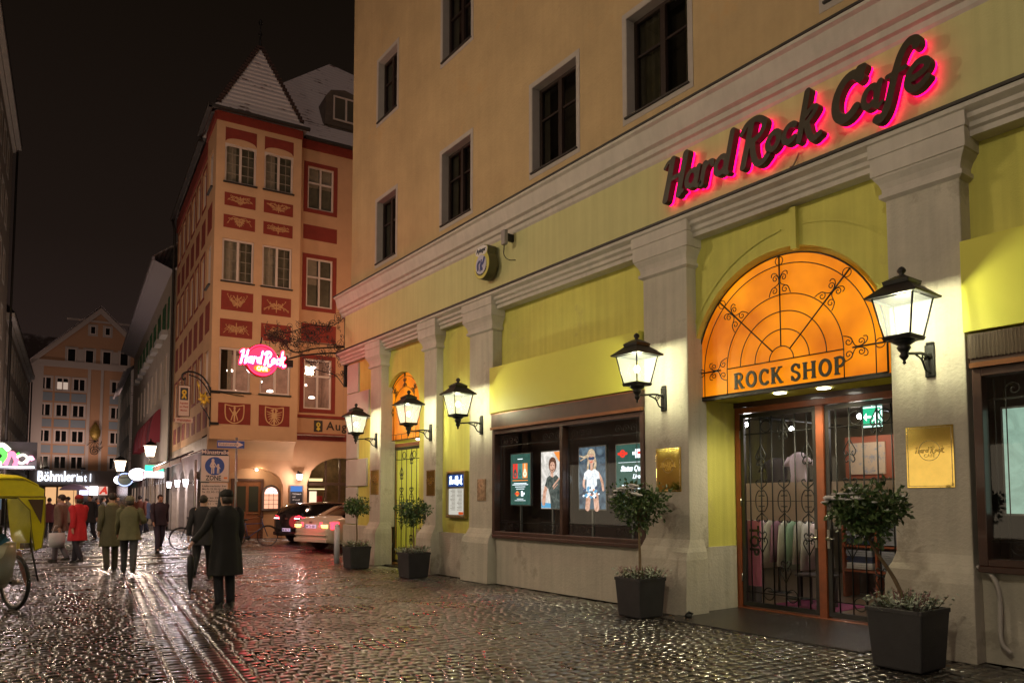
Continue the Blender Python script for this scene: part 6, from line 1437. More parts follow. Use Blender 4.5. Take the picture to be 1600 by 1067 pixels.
poly(t, [(.02, .40), (.08, .40), (.08, .44), (.2, .44), (.2, .30), (.08, .30), (.08, .35), (.02, .35)], cy, cz, WHT, x, 'logo_print'); poly(t, [(.14, .36), (.22, .36), (.22, .40), (.14, .40)], cy, cz, RD, x-.003, 'logo_print')
poly(t, [(-.30, .235), (.3, .235), (.3, .24), (-.30, .24)], cy, cz, WHT, x)
g = text_mb('Status Quo', .085, .002, bold=.006, shear=.3, width=.50); place(g, face_west(x-.002, cy, cz+.10)); g.build('lettering', WHT, t, world=True)
g = text_mb('Live', .07, .002, bold=.003, shear=.3); place(g, face_west(x-.002, cy-.10, cz-.02)); g.build('lettering', WHT, t, world=True)
for k in range(5): poly(t, [(-.22, -.12-.05*k), (.22-.04*(k % 3), -.12-.05*k), (.22-.04*(k % 3), -.135-.05*k), (-.22, -.135-.05*k)], cy, cz, WHT, x)
t = poster(2.35, 3.10, 1.46, 2.50, 'pale green lit poster in the near window at the right edge', (.34, .52, .40), .8, x=8.30)
x2 = 8.292; poly(t, [(.0, .22), (.30, .22), (.30, .42), (.0, .42)], 2.72, 1.98, glow('poster_leaf', (.16, .55, .10), .9), x2); poly(t, [(.12, .25), (.22, .25), (.2, .33), (.14, .33)], 2.72, 1.98, OR2, x2-.003)
for k in range(4): poly(t, [(.0, .05-.05*k), (.32, .05-.05*k), (.32, .035-.05*k), (.0, .035-.05*k)], 2.72, 1.98, WHT, x2)
lamp('poster_glow', (8.2, 9.8, 1.95), 5, (.8, .95, 1), .3)

# ================================================================ shop interior seen through the glass doors
room = thing('shop_interior', 'dim souvenir shop room behind the glass doors with spotlights and shelves', 'shop interior', (12, 5.7, 0))
RW = mat('shop_wall_olive', (.16, .13, .075), .8, noise=.2); RF = mat('shop_floor_oak', (.16, .10, .06), .35, noise=.25, nscale=3)
MB().box(9.36, 15.5, 1.5, 10.4, -.02, .012).build('floor', RF, room, world=True)
MB().box(15.4, 15.5, 1.5, 10.4, .012, 3.4).box(9.4, 15.4, 1.45, 1.5, .012, 3.4).box(9.4, 15.4, 10.4, 10.45, .012, 3.4).box(9.36, 9.42, 1.5, 4.32, .012, 3.4).box(9.36, 9.42, 7.06, 10.4, .012, 3.4).box(9.36, 9.42, 4.32, 7.06, 2.98, 3.4).build('walls', RW, room, world=True)
MB().box(9.36, 15.5, 1.45, 10.45, 3.4, 3.45).build('ceiling', mat('shop_ceiling', (.10, .08, .06), .8), room, world=True)
q = MB(); 
for yy in (4.2, 6.4, 8.3): q.tube([(9.8, yy, 3.1), (15, yy, 3.1)], .02)
q.build('light_tracks', BLKM, room, world=True)
spots = [(10.6, 6.4, 2.95), (11.6, 6.4, 2.95), (12.8, 6.4, 2.95), (11.2, 8.3, 2.95), (12.6, 8.3, 2.95), (13.8, 8.3, 2.95), (11.4, 4.2, 2.95), (13.2, 4.2, 2.95)]
q = MB(); q2 = MB()
for p in spots: q.lathe([(.05, .12), (.06, 0)], (p[0], p[1]), 8, 'z', z0=p[2]); q2.sphere((p[0]-.03, p[1]-.02, p[2]-.01), .045, 8, 6)
q.build('spot_housings', BLKM, room, world=True); q2.build('spot_lamps', glow('spot_glow', (.95, .97, 1), 45), room, world=True)
for p, e in (((11.2, 6.2, 2.75), 17), ((13.4, 8.0, 2.75), 14), ((11.2, 5.0, 2.75), 24), ((10.2, 7.6, 2.75), 10)): lamp('shop_light', (p[0]-12, p[1]-5.7, p[2]), e, (1, .90, .82), .12, parent=room)
# shelf unit with folded shirts
sh = thing('shirt_shelf', 'red brown shelf unit stacked with folded shirts seen through the right door leaf', 'shelf', (12.0, 5.1, 0))
RSH = mat('cherry_shelf', (.32, .08, .03), .45)
q = MB(); xa, xb, ya, yb = 11.6, 12.05, 4.55, 6.75
for z in (.45, .85, 1.25, 1.65): q.box(xa, xb, ya, yb, z-.02, z+.01)
for y in (ya, ya+.55, ya+1.1, ya+1.65, yb): q.box(xa, xb, y-.015, y+.015, .02, 1.66)
q.build('boards', RSH, sh, world=True)
r_ = random.Random(3); pal = [mat('folded_cloth_%s' % n_, c, .9) for n_, c in (('white', (.7, .68, .68)), ('navy', (.04, .05, .10)), ('grey', (.30, .30, .33)), ('black', (.03, .03, .035)))]
for z in (.47, .87, 1.27):
    for k in range(4):
        for j in range(9 if z < 1.2 else 6):
            zz = z+.012+j*.034; y = ya+.06+.55*k; MB().box(xa-.01+r_.uniform(0, .02), xb-.05, y+r_.uniform(0, .02), y+.43+r_.uniform(-.02, .01), zz, zz+.028).build('folded_shirt', pal[(k+j//3+int(z*3)) % 4 if k % 2 else (1 if k == 0 else 2)], sh, world=True)
fr = thing('framed_pictures', 'pair of framed guitar pictures lit on the shop wall above the shelf', 'picture', (12.3, 5.1, 1.9))
q = MB().box(12.1, 12.16, 4.6, 6.95, 1.95, 2.66); q.build('red_board', RSH, fr, world=True)
for a in (4.75, 5.5, 6.25): MB().box(12.07, 12.1, a, a+.6, 2.02, 2.55).build('print', mat('speckled_print', (.25, .27, .30), .4, c2amt=.9, col2=(.55, .40, .25), c2scale=9, noise=.4, nscale=20), fr, world=True)
dk = MB().box(12.2, 12.25, 4.4, 6.9, .02, 1.9); tag(dk.build('shelf_backboard', DKW), 'dark board standing behind the shirt shelf', 'board')
ex = thing('exit_sign', 'green lit emergency exit sign with running figure and arrow hanging in the shop', 'exit sign', (10.4, 5.54, 2.75))
# the sign faces the door
MB().box(10.38, 10.41, 5.35, 5.77, 2.66, 2.90).build('lit_box', glow('exit_green', (.02, .42, .20), 1.3), ex, world=True)
MB().box(10.385, 10.405, 5.33, 5.35, 2.64, 2.92).box(10.385, 10.405, 5.77, 5.79, 2.64, 2.92).box(10.385, 10.405, 5.33, 5.79, 2.90, 2.92).box(10.385, 10.405, 5.33, 5.79, 2.64, 2.66).tube([(10.395, 5.56, 2.92), (10.395, 5.56, 3.4)], .01).build('edge', glow('exit_edge', (.6, 1, .85), 1.8), ex, world=True)
EW = glow('exit_white', (.8, 1, .92), 2.6)
flat(ex, [([(-.17, 0), (-.02, 0)], .014), ([(-.17, 0), (-.12, .04)], .011), ([(-.17, 0), (-.12, -.04)], .011)], 5.56, 2.78, EW, 10.378, 'arrow', res=.006)
flat(ex, [([(.10, .075), (.105, .076)], .018), ([(.09, .04), (.075, -.02)], .016), ([(.09, .035), (.05, .01)], .008), ([(.09, .035), (.13, .0)], .008), ([(.075, -.02), (.10, -.05), (.09, -.09)], .010), ([(.075, -.02), (.05, -.05), (.02, -.06)], .010)], 5.56, 2.78, EW, 10.378, 'running_figure', res=.005)
ex2 = MB().box(10.376, 10.379, 5.375, 5.40, 2.68, 2.88); ex2.build('door_mark', EW, ex, world=True); ex.scale = (1, .62, 1.05)
# clothes: white shirt on torso form, hanging shirts, table with cloth, pink stand
def tshirt(t, c, h, m, yaw=0, name='shirt', wd=.23):
    q = MB(); cx, cy, cz = c; rings = [((cx, cy, cz), .09, wd*.95), ((cx, cy, cz+h*.35), .085, wd*.82), ((cx, cy, cz+h*.7), .10, wd*.95), ((cx, cy, cz+h*.9), .08, wd*.92), ((cx, cy, cz+h), .05, wd*.38)]
    q.loft(rings, 18, .04, 5)
    for s_ in (-1, 1): q.loft([((cx, cy+s_*wd*.75, cz+h*.88), .06, .07), ((cx, cy+s_*wd*1.35, cz+h*.62), .06, .065)], 10)
    return q.build(name, m, t, world=True)
DR = mat('pink_white_cloth', (.75, .60, .66), .9); DRW = mat('cream_cloth', (.62, .60, .52), .9, noise=.2, nscale=5); DRK = mat('dark_cloth', (.06, .045, .05), .9)
f_ = thing('shirt_display_form', 'torso form wearing a pale pink t shirt behind the left door leaf', 'display form', (10.8, 7.0, 0)); tshirt(f_, (10.8, 7.0, 1.78), .58, DR, wd=.17); MB().tube([(10.8, 7.0, 0.02), (10.8, 7.0, 1.8)], .02).lathe([(.2, 0), (.2, .02)], (10.8, 7.0), 16).build('stand', BLKM, f_, world=True)
f_ = thing('shirt_display_form', 'torso form wearing a dark jacket behind the left door leaf', 'display form', (11.3, 7.75, 0)); tshirt(f_, (11.3, 7.75, 1.7), .62, DRK); MB().tube([(11.3, 7.75, 0.02), (11.3, 7.75, 1.7)], .02).lathe([(.2, 0), (.2, .02)], (11.3, 7.75), 16).build('stand', BLKM, f_, world=True)
rk = thing('clothes_rack', 'low rack hung with pale shirts in the lower half of the left door leaf', 'clothes rack', (10.6, 6.6, 0))
MB().tube([(10.6, 6.35, .02), (10.6, 6.35, 1.26), (10.6, 7.9, 1.26), (10.6, 7.9, .02)], .018).build('rail', BLKM, rk, world=True)
r_ = random.Random(9)
for k in range(11):
    y = 6.45+k*.135; q = MB(); n = 8; 
    z1 = .55+r_.uniform(-.06, .06)
    q.loft([((10.6, y, z1), .26, .03), ((10.6, y+.01, .9), .22, .035), ((10.6, y, 1.18), .20, .03), ((10.6, y, 1.27), .06, .02)], 14, .08, 6, seed=k)
    q.build('hanging_shirt', (DRW, DR, mat('white_cloth', (.7, .7, .68), .9), DRW, mat('mint_cloth', (.35, .55, .38), .9), DRW, mat('mauve_cloth', (.35, .18, .26), .9))[k % 7], rk, world=True)
tb = thing('display_table', 'low dark box table inside the shop door', 'table', (10.2, 6.35, 0)); MB().box(10.0, 10.4, 6.1, 6.6, .46, .50).build('tabletop', DRK, tb, world=True, bevel=.01)
for a in (10.03, 10.34):
    for b in (6.13, 6.54): MB().box(a, a+.03, b, b+.03, .015, .46).build('leg', DRK, tb, world=True)
MB().box(9.9, 10.9, 5.9, 6.9, .013, .02).build('rug', mat('magenta_rug', (.25, .04, .12), .9), tb, world=True)
pk = thing('pink_stand_sign', 'tall pink stand with dark upright letters inside the left door edge', 'stand sign', (9.6, 7.03, 0)); MB().box(9.60, 9.63, 6.90, 7.12, .3, 1.28).build('panel', mat('pink_panel', (.60, .16, .26), .5), pk, world=True)
MB().box(9.55, 9.68, 6.94, 7.08, .013, .3).build('foot', DRK, pk, world=True)
g = text_mb('TOP', .16, .006, bold=.008); M9 = face_west(9.594, 7.01, .98) @ Matrix.Rotation(R(-90), 4, 'Z'); place(g, M9); g.v = [(a, b+.06, c) for a, b, c in g.v]; g.build('lettering', mat('black_sign_paint', (.03, .02, .015)), pk, world=True)
# narrow door: bright yellowish passage behind
r2 = thing('door_passage', 'bright yellow green vestibule behind the narrow arched door', 'vestibule', (9.6, 16, 0))
MB().box(8.64, 10.6, 14.9, 17.2, -.02, .01).box(10.55, 10.6, 14.9, 17.2, .01, 3.2).box(8.64, 10.6, 14.88, 14.93, .01, 3.2).box(8.64, 10.6, 17.17, 17.2, .01, 3.2).box(8.64, 10.6, 14.9, 17.2, 3.2, 3.25).build('walls', mat('lime_wall', (.50, .50, .10), .8), r2, world=True)
lamp('vestibule_light', (.1, .1, 2.8), 40, (1, .9, .5), .1, parent=r2)
# ================================================================ opposite shop, behind the photographer's left (seen only in reflections and from the side)
opp = left_house(-44, -8, 15.0, 'pale building with lit shop windows opposite the yellow building', (5.4, 8.6, 11.6))
for k in range(6):
    q = MB().box(.02, .06, 2.2+5.6*k, 5.8+5.6*k, .7, 2.9); q.build('lit_shop_window', glow('opposite_window', (1, .80, .55), .9), opp)
oppw = Frame(*at_c(-10.8, 0, 0)[:2], 5.3)
for k_, (yy_, lb_) in enumerate(((-29.5, 'nearest'), (-22.3, 'middle'), (-15.5, 'farthest'))):
    o = copy_tree(proto); o.location = at_c(-10.78, yy_, 3.0); o.rotation_euler = (0, 0, CF.rz+PI); o.scale = (1, 1, 1); o['label'] = lb_+' added black iron lantern on the pale building opposite'
    o['group'] = 'added lanterns on the building opposite'
    lamp('lantern_light', (-.60, 0, .42), 70, (1, .86, .6), .05, parent=o)  # unseen lanterns added for street light and reflections in the brass plaques
# ================================================================ street lanterns and shop lights down the street
def street_lantern(xy, z, power, label, sc=1.0, arm=1.0, wallx=None):
    t = thing('street_lantern', label, 'street lamp', (xy[0], xy[1], z), CF.rz, 'bracket lanterns down the street')
    t.scale = (1, 1, 1); s = sc
    MB().frustum((0, 0), -.28*s, .28*s, .17*s, .17*s, .27*s, .27*s).build('glass', glow('street_lantern_glass', (1, .74, .52), 5.5), t)
    q = MB()
    for sx, sy in ((-1, -1), (1, -1), (1, 1), (-1, 1)): q.tube([(sx*.175*s, sy*.175*s, -.28*s), (sx*.275*s, sy*.275*s, .28*s)], .014*s, 4)
    q.frustum((0, 0), -.34*s, -.28*s, .08*s, .08*s, .19*s, .19*s); q.build('frame', BLKM, t)
    MB().frustum((0, 0), .28*s, .52*s, .33*s, .33*s, .08*s, .08*s).lathe([(.04*s, .5*s), (.05*s, .62*s), (.01*s, .68*s)], (0, 0), 8).build('roof', BLKM, t)
    a = MB(); a.tube(spline([(0, 0, -.34*s), (.0, 0, -.62*s), (arm*.5, 0, -.55*s), (arm, 0, -.5*s)], 6), .025*s, 5); a.tube([(arm*.75, 0, -.72*s)]+spline([(arm*.75, 0, -.75*s), (arm*.5, 0, -.85*s), (arm*.35, 0, -.62*s)], 5), .018*s, 5); a.tube([(arm*.7+p[0], 0, -.72*s+p[1]) for p in spiral(0, 0, .16*s, .03, 0, 1.5)], .014*s, 4)
    a.build('arm', BLKM, t)
    lamp('street_lantern_light', (-.45*s, 0, -.1), power, (1, .72, .50), .2, parent=t, spec=.4)
    return t
y1 = CF.side(235, 705, -3.5); street_lantern(at_c(-3.5, y1[0], 0)[:2], y1[1], 330, 'warm street lantern on a curled bracket before the pale house', .95, 1.05)
y2 = CF.side(188, 728, -4.4); street_lantern(at_c(-4.4, y2[0], 0)[:2], y2[1], 450, 'far street lantern on a bracket before the gabled house', 1.1, 1.6)
for i, (X, Y) in enumerate(((264, 757), (277, 755), (290, 754))):
    yy, zz = CF.side(X, Y, -2.55); p = at_c(-2.22, yy, zz)
    t = thing('arcade_lamp', ('farthest', 'middle', 'nearest')[i]+' of the three white lamps on the stone arcade', 'wall lamp', p, CF.rz, 'white lamps on the stone arcade')
    MB().box(-.3, 0, -.02, .02, -.02, .02).box(-.02, 0, -.07, .07, -.12, .12).build('bracket', BLKM, t)
    MB().frustum((-.33, 0), -.16, .14, .07, .07, .11, .11).build('glass', glow('arcade_lamp_glass', (1, .88, .95), 9), t)
    lamp('arcade_light', (-.55, 0, 0), 70, (1, .86, .90), .1, parent=t)
def shop_disc(X, Y, rx, rz_, xl, label, m, col, pw, ring=None, name='shop_sign'):
    yy, zz = CF.side(X, Y, xl); dist = None; p = at_c(xl, yy, zz); d = math.hypot(p[0], p[1])*math.cos(AZ-math.atan2(p[0], p[1])); k = d/FPX
    t = thing(name, label, 'shop sign', p, CF.rz, None)
    MB().extrude([(rx*k*math.cos(a), rz_*k*math.sin(a)) for a in np.linspace(0, 2*PI, 30)[:-1]], 'y', -.12, .12).build('lit_disc', m, t)
    q = MB().tube([(rx*k*1.0*math.cos(a), 0, rz_*k*1.0*math.sin(a)) for a in np.linspace(0, 2*PI, 30)[:-1]], .06, 6, True); q.build('rim', ring or BLKM, t)
    MB().box(rx*k, rx*k+.8, -.04, .04, -.04, .04).build('bracket', BLKM, t)
    if pw: lamp('shop_sign_light', (0, -.5, 0), pw, col, .3, parent=t)
    return t
shop_disc(215, 741, 12.5, 9.5, -3.6, 'bright white oval shop sign projecting over the right pavement', glow('oval_white', (1, .90, .98), 5), (1, .9, .96), 90)
shop_disc(185.5, 749.5, 7, 6.5, -4.0, 'small round white shop sign beyond the oval one', glow('round_white', (1, .90, .95), 4), (1, .9, .95), 60)
shop_disc(195, 749, 10, 9, -3.9, 'dark green round shop sign with a bluish rim between two white ones', mat('dark_green_sign', (.02, .06, .05), .3), None, 0, glow('rim_blue', (.35, .45, 1), 2.5))
yy, zz = CF.side(241, 736, -3.0); t = thing('shop_sign', 'small green and white lit box sign above the shops', 'shop sign', at_c(-3.0, yy, zz), CF.rz)
MB().box(-.45, .45, -.1, .1, .0, .32).build('green_box', glow('box_green', (.05, .6, .35), 2.2), t); MB().box(-.45, .45, -.1, .1, -.34, -.02).build('white_box', glow('box_white', (1, .95, 1), 4), t); MB().box(.45, .6, -.02, .02, -.02, .02).build('bracket', BLKM, t)
for k_ in range(4):  # fixtures and spots added to brighten the upper front of the gabled house
    q = MB().box(-.25, .25, -.2, .2, -.15, .1).tube([(0, .2, -.05), (0, 3.6, -.6)], .05, 5)
    X_ = xl+1.5+3.3*k_; o = q.build('added_floodlight', BLKM); o.location = (GF.ox+X_*math.cos(GF.rz)+3.8*math.sin(GF.rz), GF.oy+X_*math.sin(GF.rz)-3.8*math.cos(GF.rz), 4.9); o.rotation_euler = (0, 0, GF.rz)
    tag(o, ('leftmost', 'second', 'third', 'rightmost')[k_]+' small added floodlight on an arm over the lit shops of the gabled house', 'floodlight', 'added floodlights of the gabled house')
    lamp('facade_fill', (0, 0, .25), 400, (1, .70, .60), .25, parent=o, typ='SPOT', rot=(R(150), 0, 0), spot=R(120))
# lit shop fronts along the pale house
for k in range(9):
    q = MB().box(-.09, -.055, .75+3*k, 1.65+3*k, .5, 2.5); q.build('lit_shop_window', glow('cool_shop_glow_%d' % (k % 3), (.95, .62, .45), (.10, .3, .18)[k % 3]), pale)
q = MB().box(-.9, -.0, .5, 29, 3.15, 3.28); q.build('shop_canopy', mat('shop_canopy', (.12, .11, .12), .5), pale)
for k, c in enumerate((glow('awn_red', (.55, .03, .06), .5), glow('awn_white', (.7, .6, .7), .8), glow('awn_red', (.55, .03, .06), .5), glow('awn_teal', (.1, .4, .4), .6))): MB().box(-.95, -.9, 3+6*k, 6.5+6*k, 2.75, 3.2).build('canopy_sign', c, pale)
# colourful lit sign cluster on the left
t = thing('flower_neon_sign', 'glowing cluster of green, pink and white lights on a shop at the left edge', 'neon sign', (0, 0, 0)); yy, zz = CF.side(20, 728, -10.1); t.location = at_c(-10.2, yy, 0); t.rotation_euler = (0, 0, CF.rz)
dk = (math.hypot(t.location[0], t.location[1]))/FPX; S0 = dk
def at_px(X, Y): return ((X-20)*S0, (780-Y)*S0+CH)
GG = glow('neon_green', (.15, 1, .12), 1.6); PP = glow('neon_pink', (1, .25, .4), 1.7); WW = glow('neon_milk', (1, .93, .75), 2)
def blob(pts, r, m, nm):
    q = MB(); q.tube([(at_px(*p)[0], -.15-.03*len(pts), at_px(*p)[1]) for p in spline(pts, 5)], r*S0, 6); q.build(nm, m, t)
blob([(0, 722), (6, 716), (14, 724), (8, 732), (2, 728)], 3.2, GG, 'green_tube'); blob([(2, 714), (10, 710), (18, 717)], 3, WW, 'white_tube'); blob([(14, 736), (20, 720), (26, 730), (24, 737)], 3, PP, 'pink_tube'); blob([(26, 726), (33, 722), (38, 727), (33, 733), (28, 732)], 1.6, WW, 'white_tube'); blob([(36, 733), (41, 725), (44, 729)], 2.4, glow('neon_rose_ball', (1, .4, .55), 2.2), 'rose_tube'); blob([(24, 724), (29, 720)], 1.5, GG, 'green_tube'); blob([(0, 738), (46, 738)], 1.0, glow('tube_blue_white', (.7, .85, 1), 4), 'base_tube')
blob([(1.5, 640), (1.8, 700)], 1.2, glow('tube_blue_white', (.7, .85, 1), 4), 'upright_tube')
q = MB(); a, b = at_px(-5, 741), at_px(48, 705); q.box(a[0], b[0], .0, .2, a[1], b[1]); q.build('backboard', mat('sign_backboard', (.04, .04, .045), .6), t)
lamp('flower_sign_light', (.3, -1.0, 3.5), 260, (1, .75, .75), .4, parent=t)

# ================================================================ sign post at the corner
SX, SY = 5.46, 21.75
vx = math.atan2(SX, SY)
sp_ = thing('sign_post', 'grey post carrying blue pedestrian zone sign, street name plate and one way arrow', 'traffic sign', (SX, SY, 0), -vx+R(3))
dS = math.hypot(SX, SY)*math.cos(AZ-vx)/FPX
MB().tube([(.56, .03, 0), (.56, .03, 3.36)], .035, 8).tube([(-.50, .03, 0), (-.50, .03, 2.7)], .035, 8).build('pole', mat('galvanised_pole', (.28, .27, .27), .4, metal=.7), sp_)
def zz_(Y): return CH+(780-Y)*dS
def xx_(X): return (X-333)*dS
SIGW = mat('sign_face_white', (.62, .52, .47), .35); SIGB = mat('sign_face_blue', (.035, .075, .30), .35); SIGK = mat('sign_print_dark', (.03, .03, .035), .5)
def rsign(x0, x1, z0, z1, m, nm, y=-.0):
    return MB().box(x0, x1, y-.025, y, z0, z1).build(nm, m, sp_, bevel=.008)
zs = rsign(xx_(313), xx_(353), zz_(752), zz_(712), SIGW, 'zone_sign'); MB().box(xx_(312), xx_(354), 0, .02, zz_(753), zz_(711)).build('sign_back', mat('galvanised_pole', (.28, .27, .27), .4), zs)
zc = (xx_(332.5), zz_(728)); rr = 14.2*dS
MB().extrude([(zc[0]+rr*math.cos(a), zc[1]+rr*math.sin(a)) for a in np.linspace(0, 2*PI, 32)[:-1]], 'y', -.031, -.026).build('blue_disc', SIGB, zs)
st = [(ell(-.05, .165, .020, .024, 0, 360, 10), .018), ([(-.05, .12), (-.05, .02)], .035), ([(-.085, -.02), (-.015, -.02)], .03), ([(-.07, -.02), (-.075, -.2)], .016), ([(-.03, -.02), (-.025, -.2)], .016), ([(-.08, .10), (-.12, -.0)], .013), ([(-.02, .10), (.045, -.01)], .012),
      (ell(.09, .03, .015, .016, 0, 360, 10), .014), ([(.09, .0), (.09, -.08)], .025), ([(.075, -.09), (.07, -.2)], .013), ([(.105, -.09), (.11, -.2)], .013), ([(.075, -.01), (.045, -.02)], .011), ([(.105, -.01), (.14, -.07)], .011)]
g = fill2d(sdf_outline(st, .008), .004); place(g, face_front(zc[0], -.034, zc[1])); g.build('pedestrian_figures', SIGW, zs)
g = text_mb('ZONE', .13, .004, bold=.004, width=.40); place(g, face_front(xx_(331), -.029, zz_(750))); g.build('lettering', SIGK, zs)
MB().box(xx_(346), xx_(351), -.029, -.026, zz_(748), zz_(745)).build('orange_mark', mat('orange_mark', (.7, .2, .03), .5), zs)
ls = rsign(xx_(313), xx_(352), zz_(798), zz_(754.5), SIGW, 'lower_sign')
for k, tx in enumerate(('Lieferverkehr frei', 'Mo-Fr 22.30-10.15 h', 'Sa 22.30-12.45 h', '', 'Taxi bis 22.30 h', 'Radfahrer frei', '21 - 9 h', 'Anlieger frei')):
    if tx: g = text_mb(tx, .05, .003, bold=.001, width=.62 if len(tx) > 10 else .35); place(g, face_front(xx_(332.5), -.028, zz_(760.5+4.6*k))); g.build('lettering', SIGK, ls)
ns = rsign(xx_(314), xx_(352), zz_(711), zz_(702), mat('enamel_navy', (.015, .02, .07), .3), 'street_name_plate')
g = text_mb('Münzstraße', .11, .004, bold=.004, width=.70); place(g, face_front(xx_(333), -.029, zz_(709.2))); g.build('lettering', SIGW, ns)
os_ = rsign(xx_(335), xx_(375.5), zz_(700), zz_(687.5), SIGB, 'one_way_sign', -.03); 
A0, A1, zc_ = xx_(336.5), xx_(374), zz_(693.7); h_ = 5*dS
MB().extrude([(A0, zc_-h_*.55), (A1-h_*2.0, zc_-h_*.55), (A1-h_*2.0, zc_-h_), (A1, zc_), (A1-h_*2.0, zc_+h_), (A1-h_*2.0, zc_+h_*.55), (A0, zc_+h_*.55)], 'y', -.062, -.056).build('arrow', SIGW, os_)
g = text_mb('Einbahnstraße', .062, .003, width=.5); place(g, face_front((A0+A1)/2-.06, -.064, zc_-.025)); g.build('lettering', SIGK, os_)
for b_ in ((A0-.02, A1+.02, zc_+h_*1.15, zc_+h_*1.22), (A0-.02, A1+.02, zc_-h_*1.22, zc_-h_*1.15)): MB().box(b_[0], b_[1], -.06, -.056, b_[2], b_[3]).build('border', SIGW, os_)
# ================================================================ tavern sign hung from a gilded bracket on the bay corner
ts = thing('tavern_sign', 'hanging tavern sign board under a curved gilded bracket at the edge of the orange bay', 'sign', at_c(-2.25, -.62, 5.0), CF.rz)
q = MB().box(-.02, .02, -.02, .02, -.55, 1.0).box(-.02, .35, -.03, .03, .78, .88).box(-.02, .33, -.03, .03, -.47, -.37)
q.tube(spline([(0, 0, .85), (-.10, 0, 1.1), (-.35, 0, 1.42), (-.75, 0, 1.55), (-1.02, 0, 1.42), (-1.0, 0, 1.22), (-.92, 0, 1.28)], 8), .035, 6); q.tube(spline([(0, 0, .65), (-.18, 0, 1.0), (-.45, 0, 1.30), (-.8, 0, 1.42)], 8), .025, 6)
q.tube(spline([(0, 0, -.3), (-.15, 0, .0), (-.35, 0, .25)], 6), .02); q.tube([(.3, 0, .83), (1.25, -.05, .72)], .015); q.tube([(-.95, 0, 1.2), (-.95, 0, 1.02)], .012); q.build('bracket', BLKM, ts)
GOLD = mat('gilded_iron', (.75, .50, .06), .35, metal=.6, noise=.3, nscale=8)
q = MB(); r_ = random.Random(2)
for k in range(16):
    a = k*2.4; q.tube([(-.25+.05*math.cos(a), -.03, .52+.05*math.sin(a)), (-.25+(.17+.05*(k % 3))*math.cos(a), -.05, .52+(.2+.05*(k % 3))*math.sin(a))], [.05, .02], 5)
q.tube([(-.5, -.03, 1.2), (-.44, -.03, 1.0), (-.40, -.03, .8)], [.02, .04, .02], 5); q.build('gilding', GOLD, ts)
q = MB().box(-1.17, -.73, -.02, .02, -.22, 1.0); b_ = q.build('board', mat('brown_board', (.09, .045, .03), .5), ts)
MB().box(-1.14, -.76, -.026, -.02, -.19, .97).build('board_face', mat('pale_sign_face', (.62, .47, .40), .5), b_)
MB().box(-1.09, -.81, -.032, -.027, .42, .90).build('picture', SIGK, b_); g = fill2d(sdf_outline([(ell(0, .06, .06, .07, 0, 360, 12), .03), ([(-.06, -.16), (0, -.02), (.06, -.16)], .028)], .01), .004); place(g, face_front(-.95, -.036, .66)); g.build('picture_motif', GOLD, b_)
for k, tx in enumerate(('Augustiner', 'am Platzl', '· München ·')): g = text_mb(tx, .075, .004, bold=.002, width=.30); place(g, face_front(-.95, -.029, .27-.14*k)); g.build('lettering', mat('red_lettering', (.35, .03, .02), .6), b_)
q = MB().box(-1.25, -.62, -.02, .02, -.45, -.26).tube([(-1.0, 0, -.22), (-1.0, 0, -.26)], .01); b2 = q.build('lower_board', mat('pale_sign_face', (.62, .47, .40), .5), ts); g = text_mb('Weinstuben', .10, .004, bold=.002, width=.5); place(g, face_front(-.935, -.024, -.40)); g.build('lettering', mat('red_lettering', (.35, .03, .02), .6), b2)

# ================================================================ bicycles
def make_bike(label, x, y, yaw, col):
    t = thing('bicycle', label, 'bicycle', (x, y, 0), yaw, 'bicycles leaning at the corner'); r = .34
    for cx in (-.53, .53):
        q = MB().tube([(cx+r*math.cos(a), 0, r+.0+r*math.sin(a)) for a in np.linspace(0, 2*PI, 32)[:-1]], .018, 6, True); w = q.build('wheel', mat('tyre_black', (.012, .012, .012), .6), t)
        q = MB()
        for k in range(16): a = k*PI/8; q.tube([(cx, 0, r), (cx+r*.96*math.cos(a), 0, r+r*.96*math.sin(a))], .002, 3)
        q.lathe([(.02, -.05), (.02, .05)], (cx, r), 8, 'y'); q.build('spokes', mat('steel_handle', (.35, .33, .3), .3, metal=1), w)
    q = MB(); q.tube([(-.53, 0, r), (-.12, 0, .30), (.38, 0, .66), (.34, 0, .86)], .016).tube([(-.12, 0, .30), (-.22, 0, .82)], .016).tube([(-.53, 0, r), (-.2, 0, .76)], .010).tube([(-.2, 0, .76), (.36, 0, .78)], .015).tube([(.53, 0, r), (.36, 0, .80), (.33, 0, .95)], .014); q.build('frame', mat(col[0], col[1], .3, coat=.5), t)
    q = MB().tube([(.33, 0, .95), (.36, .02, 1.0), (.34, .26, 1.02), (.24, .30, 1.02)], .012).tube([(.36, -.02, 1.0), (.34, -.26, 1.02), (.24, -.30, 1.02)], .012); q.build('handlebar', BLKM, t)
    MB().sphere((-.24, 0, .90), .11, 10, 6, 1.2, .65, .28).tube([(-.22, 0, .8), (-.24, 0, .88)], .012).build('saddle', BLKM, t)
    q = MB().lathe([(.085, -.01), (.085, .01)], (-.12, .30), 16, 'y').tube([(-.12, .04, .30), (-.06, .04, .15)], .01).box(-.1, -.02, .03, .12, .13, .15).tube([(-.12, -.04, .30), (-.18, -.04, .45)], .01); q.build('cranks', BLKM, t)
    q = MB().tube([(-.53+.37*math.cos(a), 0, r+.37*math.sin(a)) for a in np.linspace(R(20), R(190), 14)], .012).tube([(.53+.37*math.cos(a), 0, r+.37*math.sin(a)) for a in np.linspace(R(0), R(120), 12)], .012); q.build('mudguards', BLKM, t)
    return t
make_bike('dark bicycle standing near the sign post, front wheel to the left', 5.95, 25.5, R(176), ('bike_black', (.02, .02, .022)))
make_bike('blue bicycle behind the dark standing person', 7.75, 25.9, R(-8), ('bike_blue', (.02, .05, .16)))
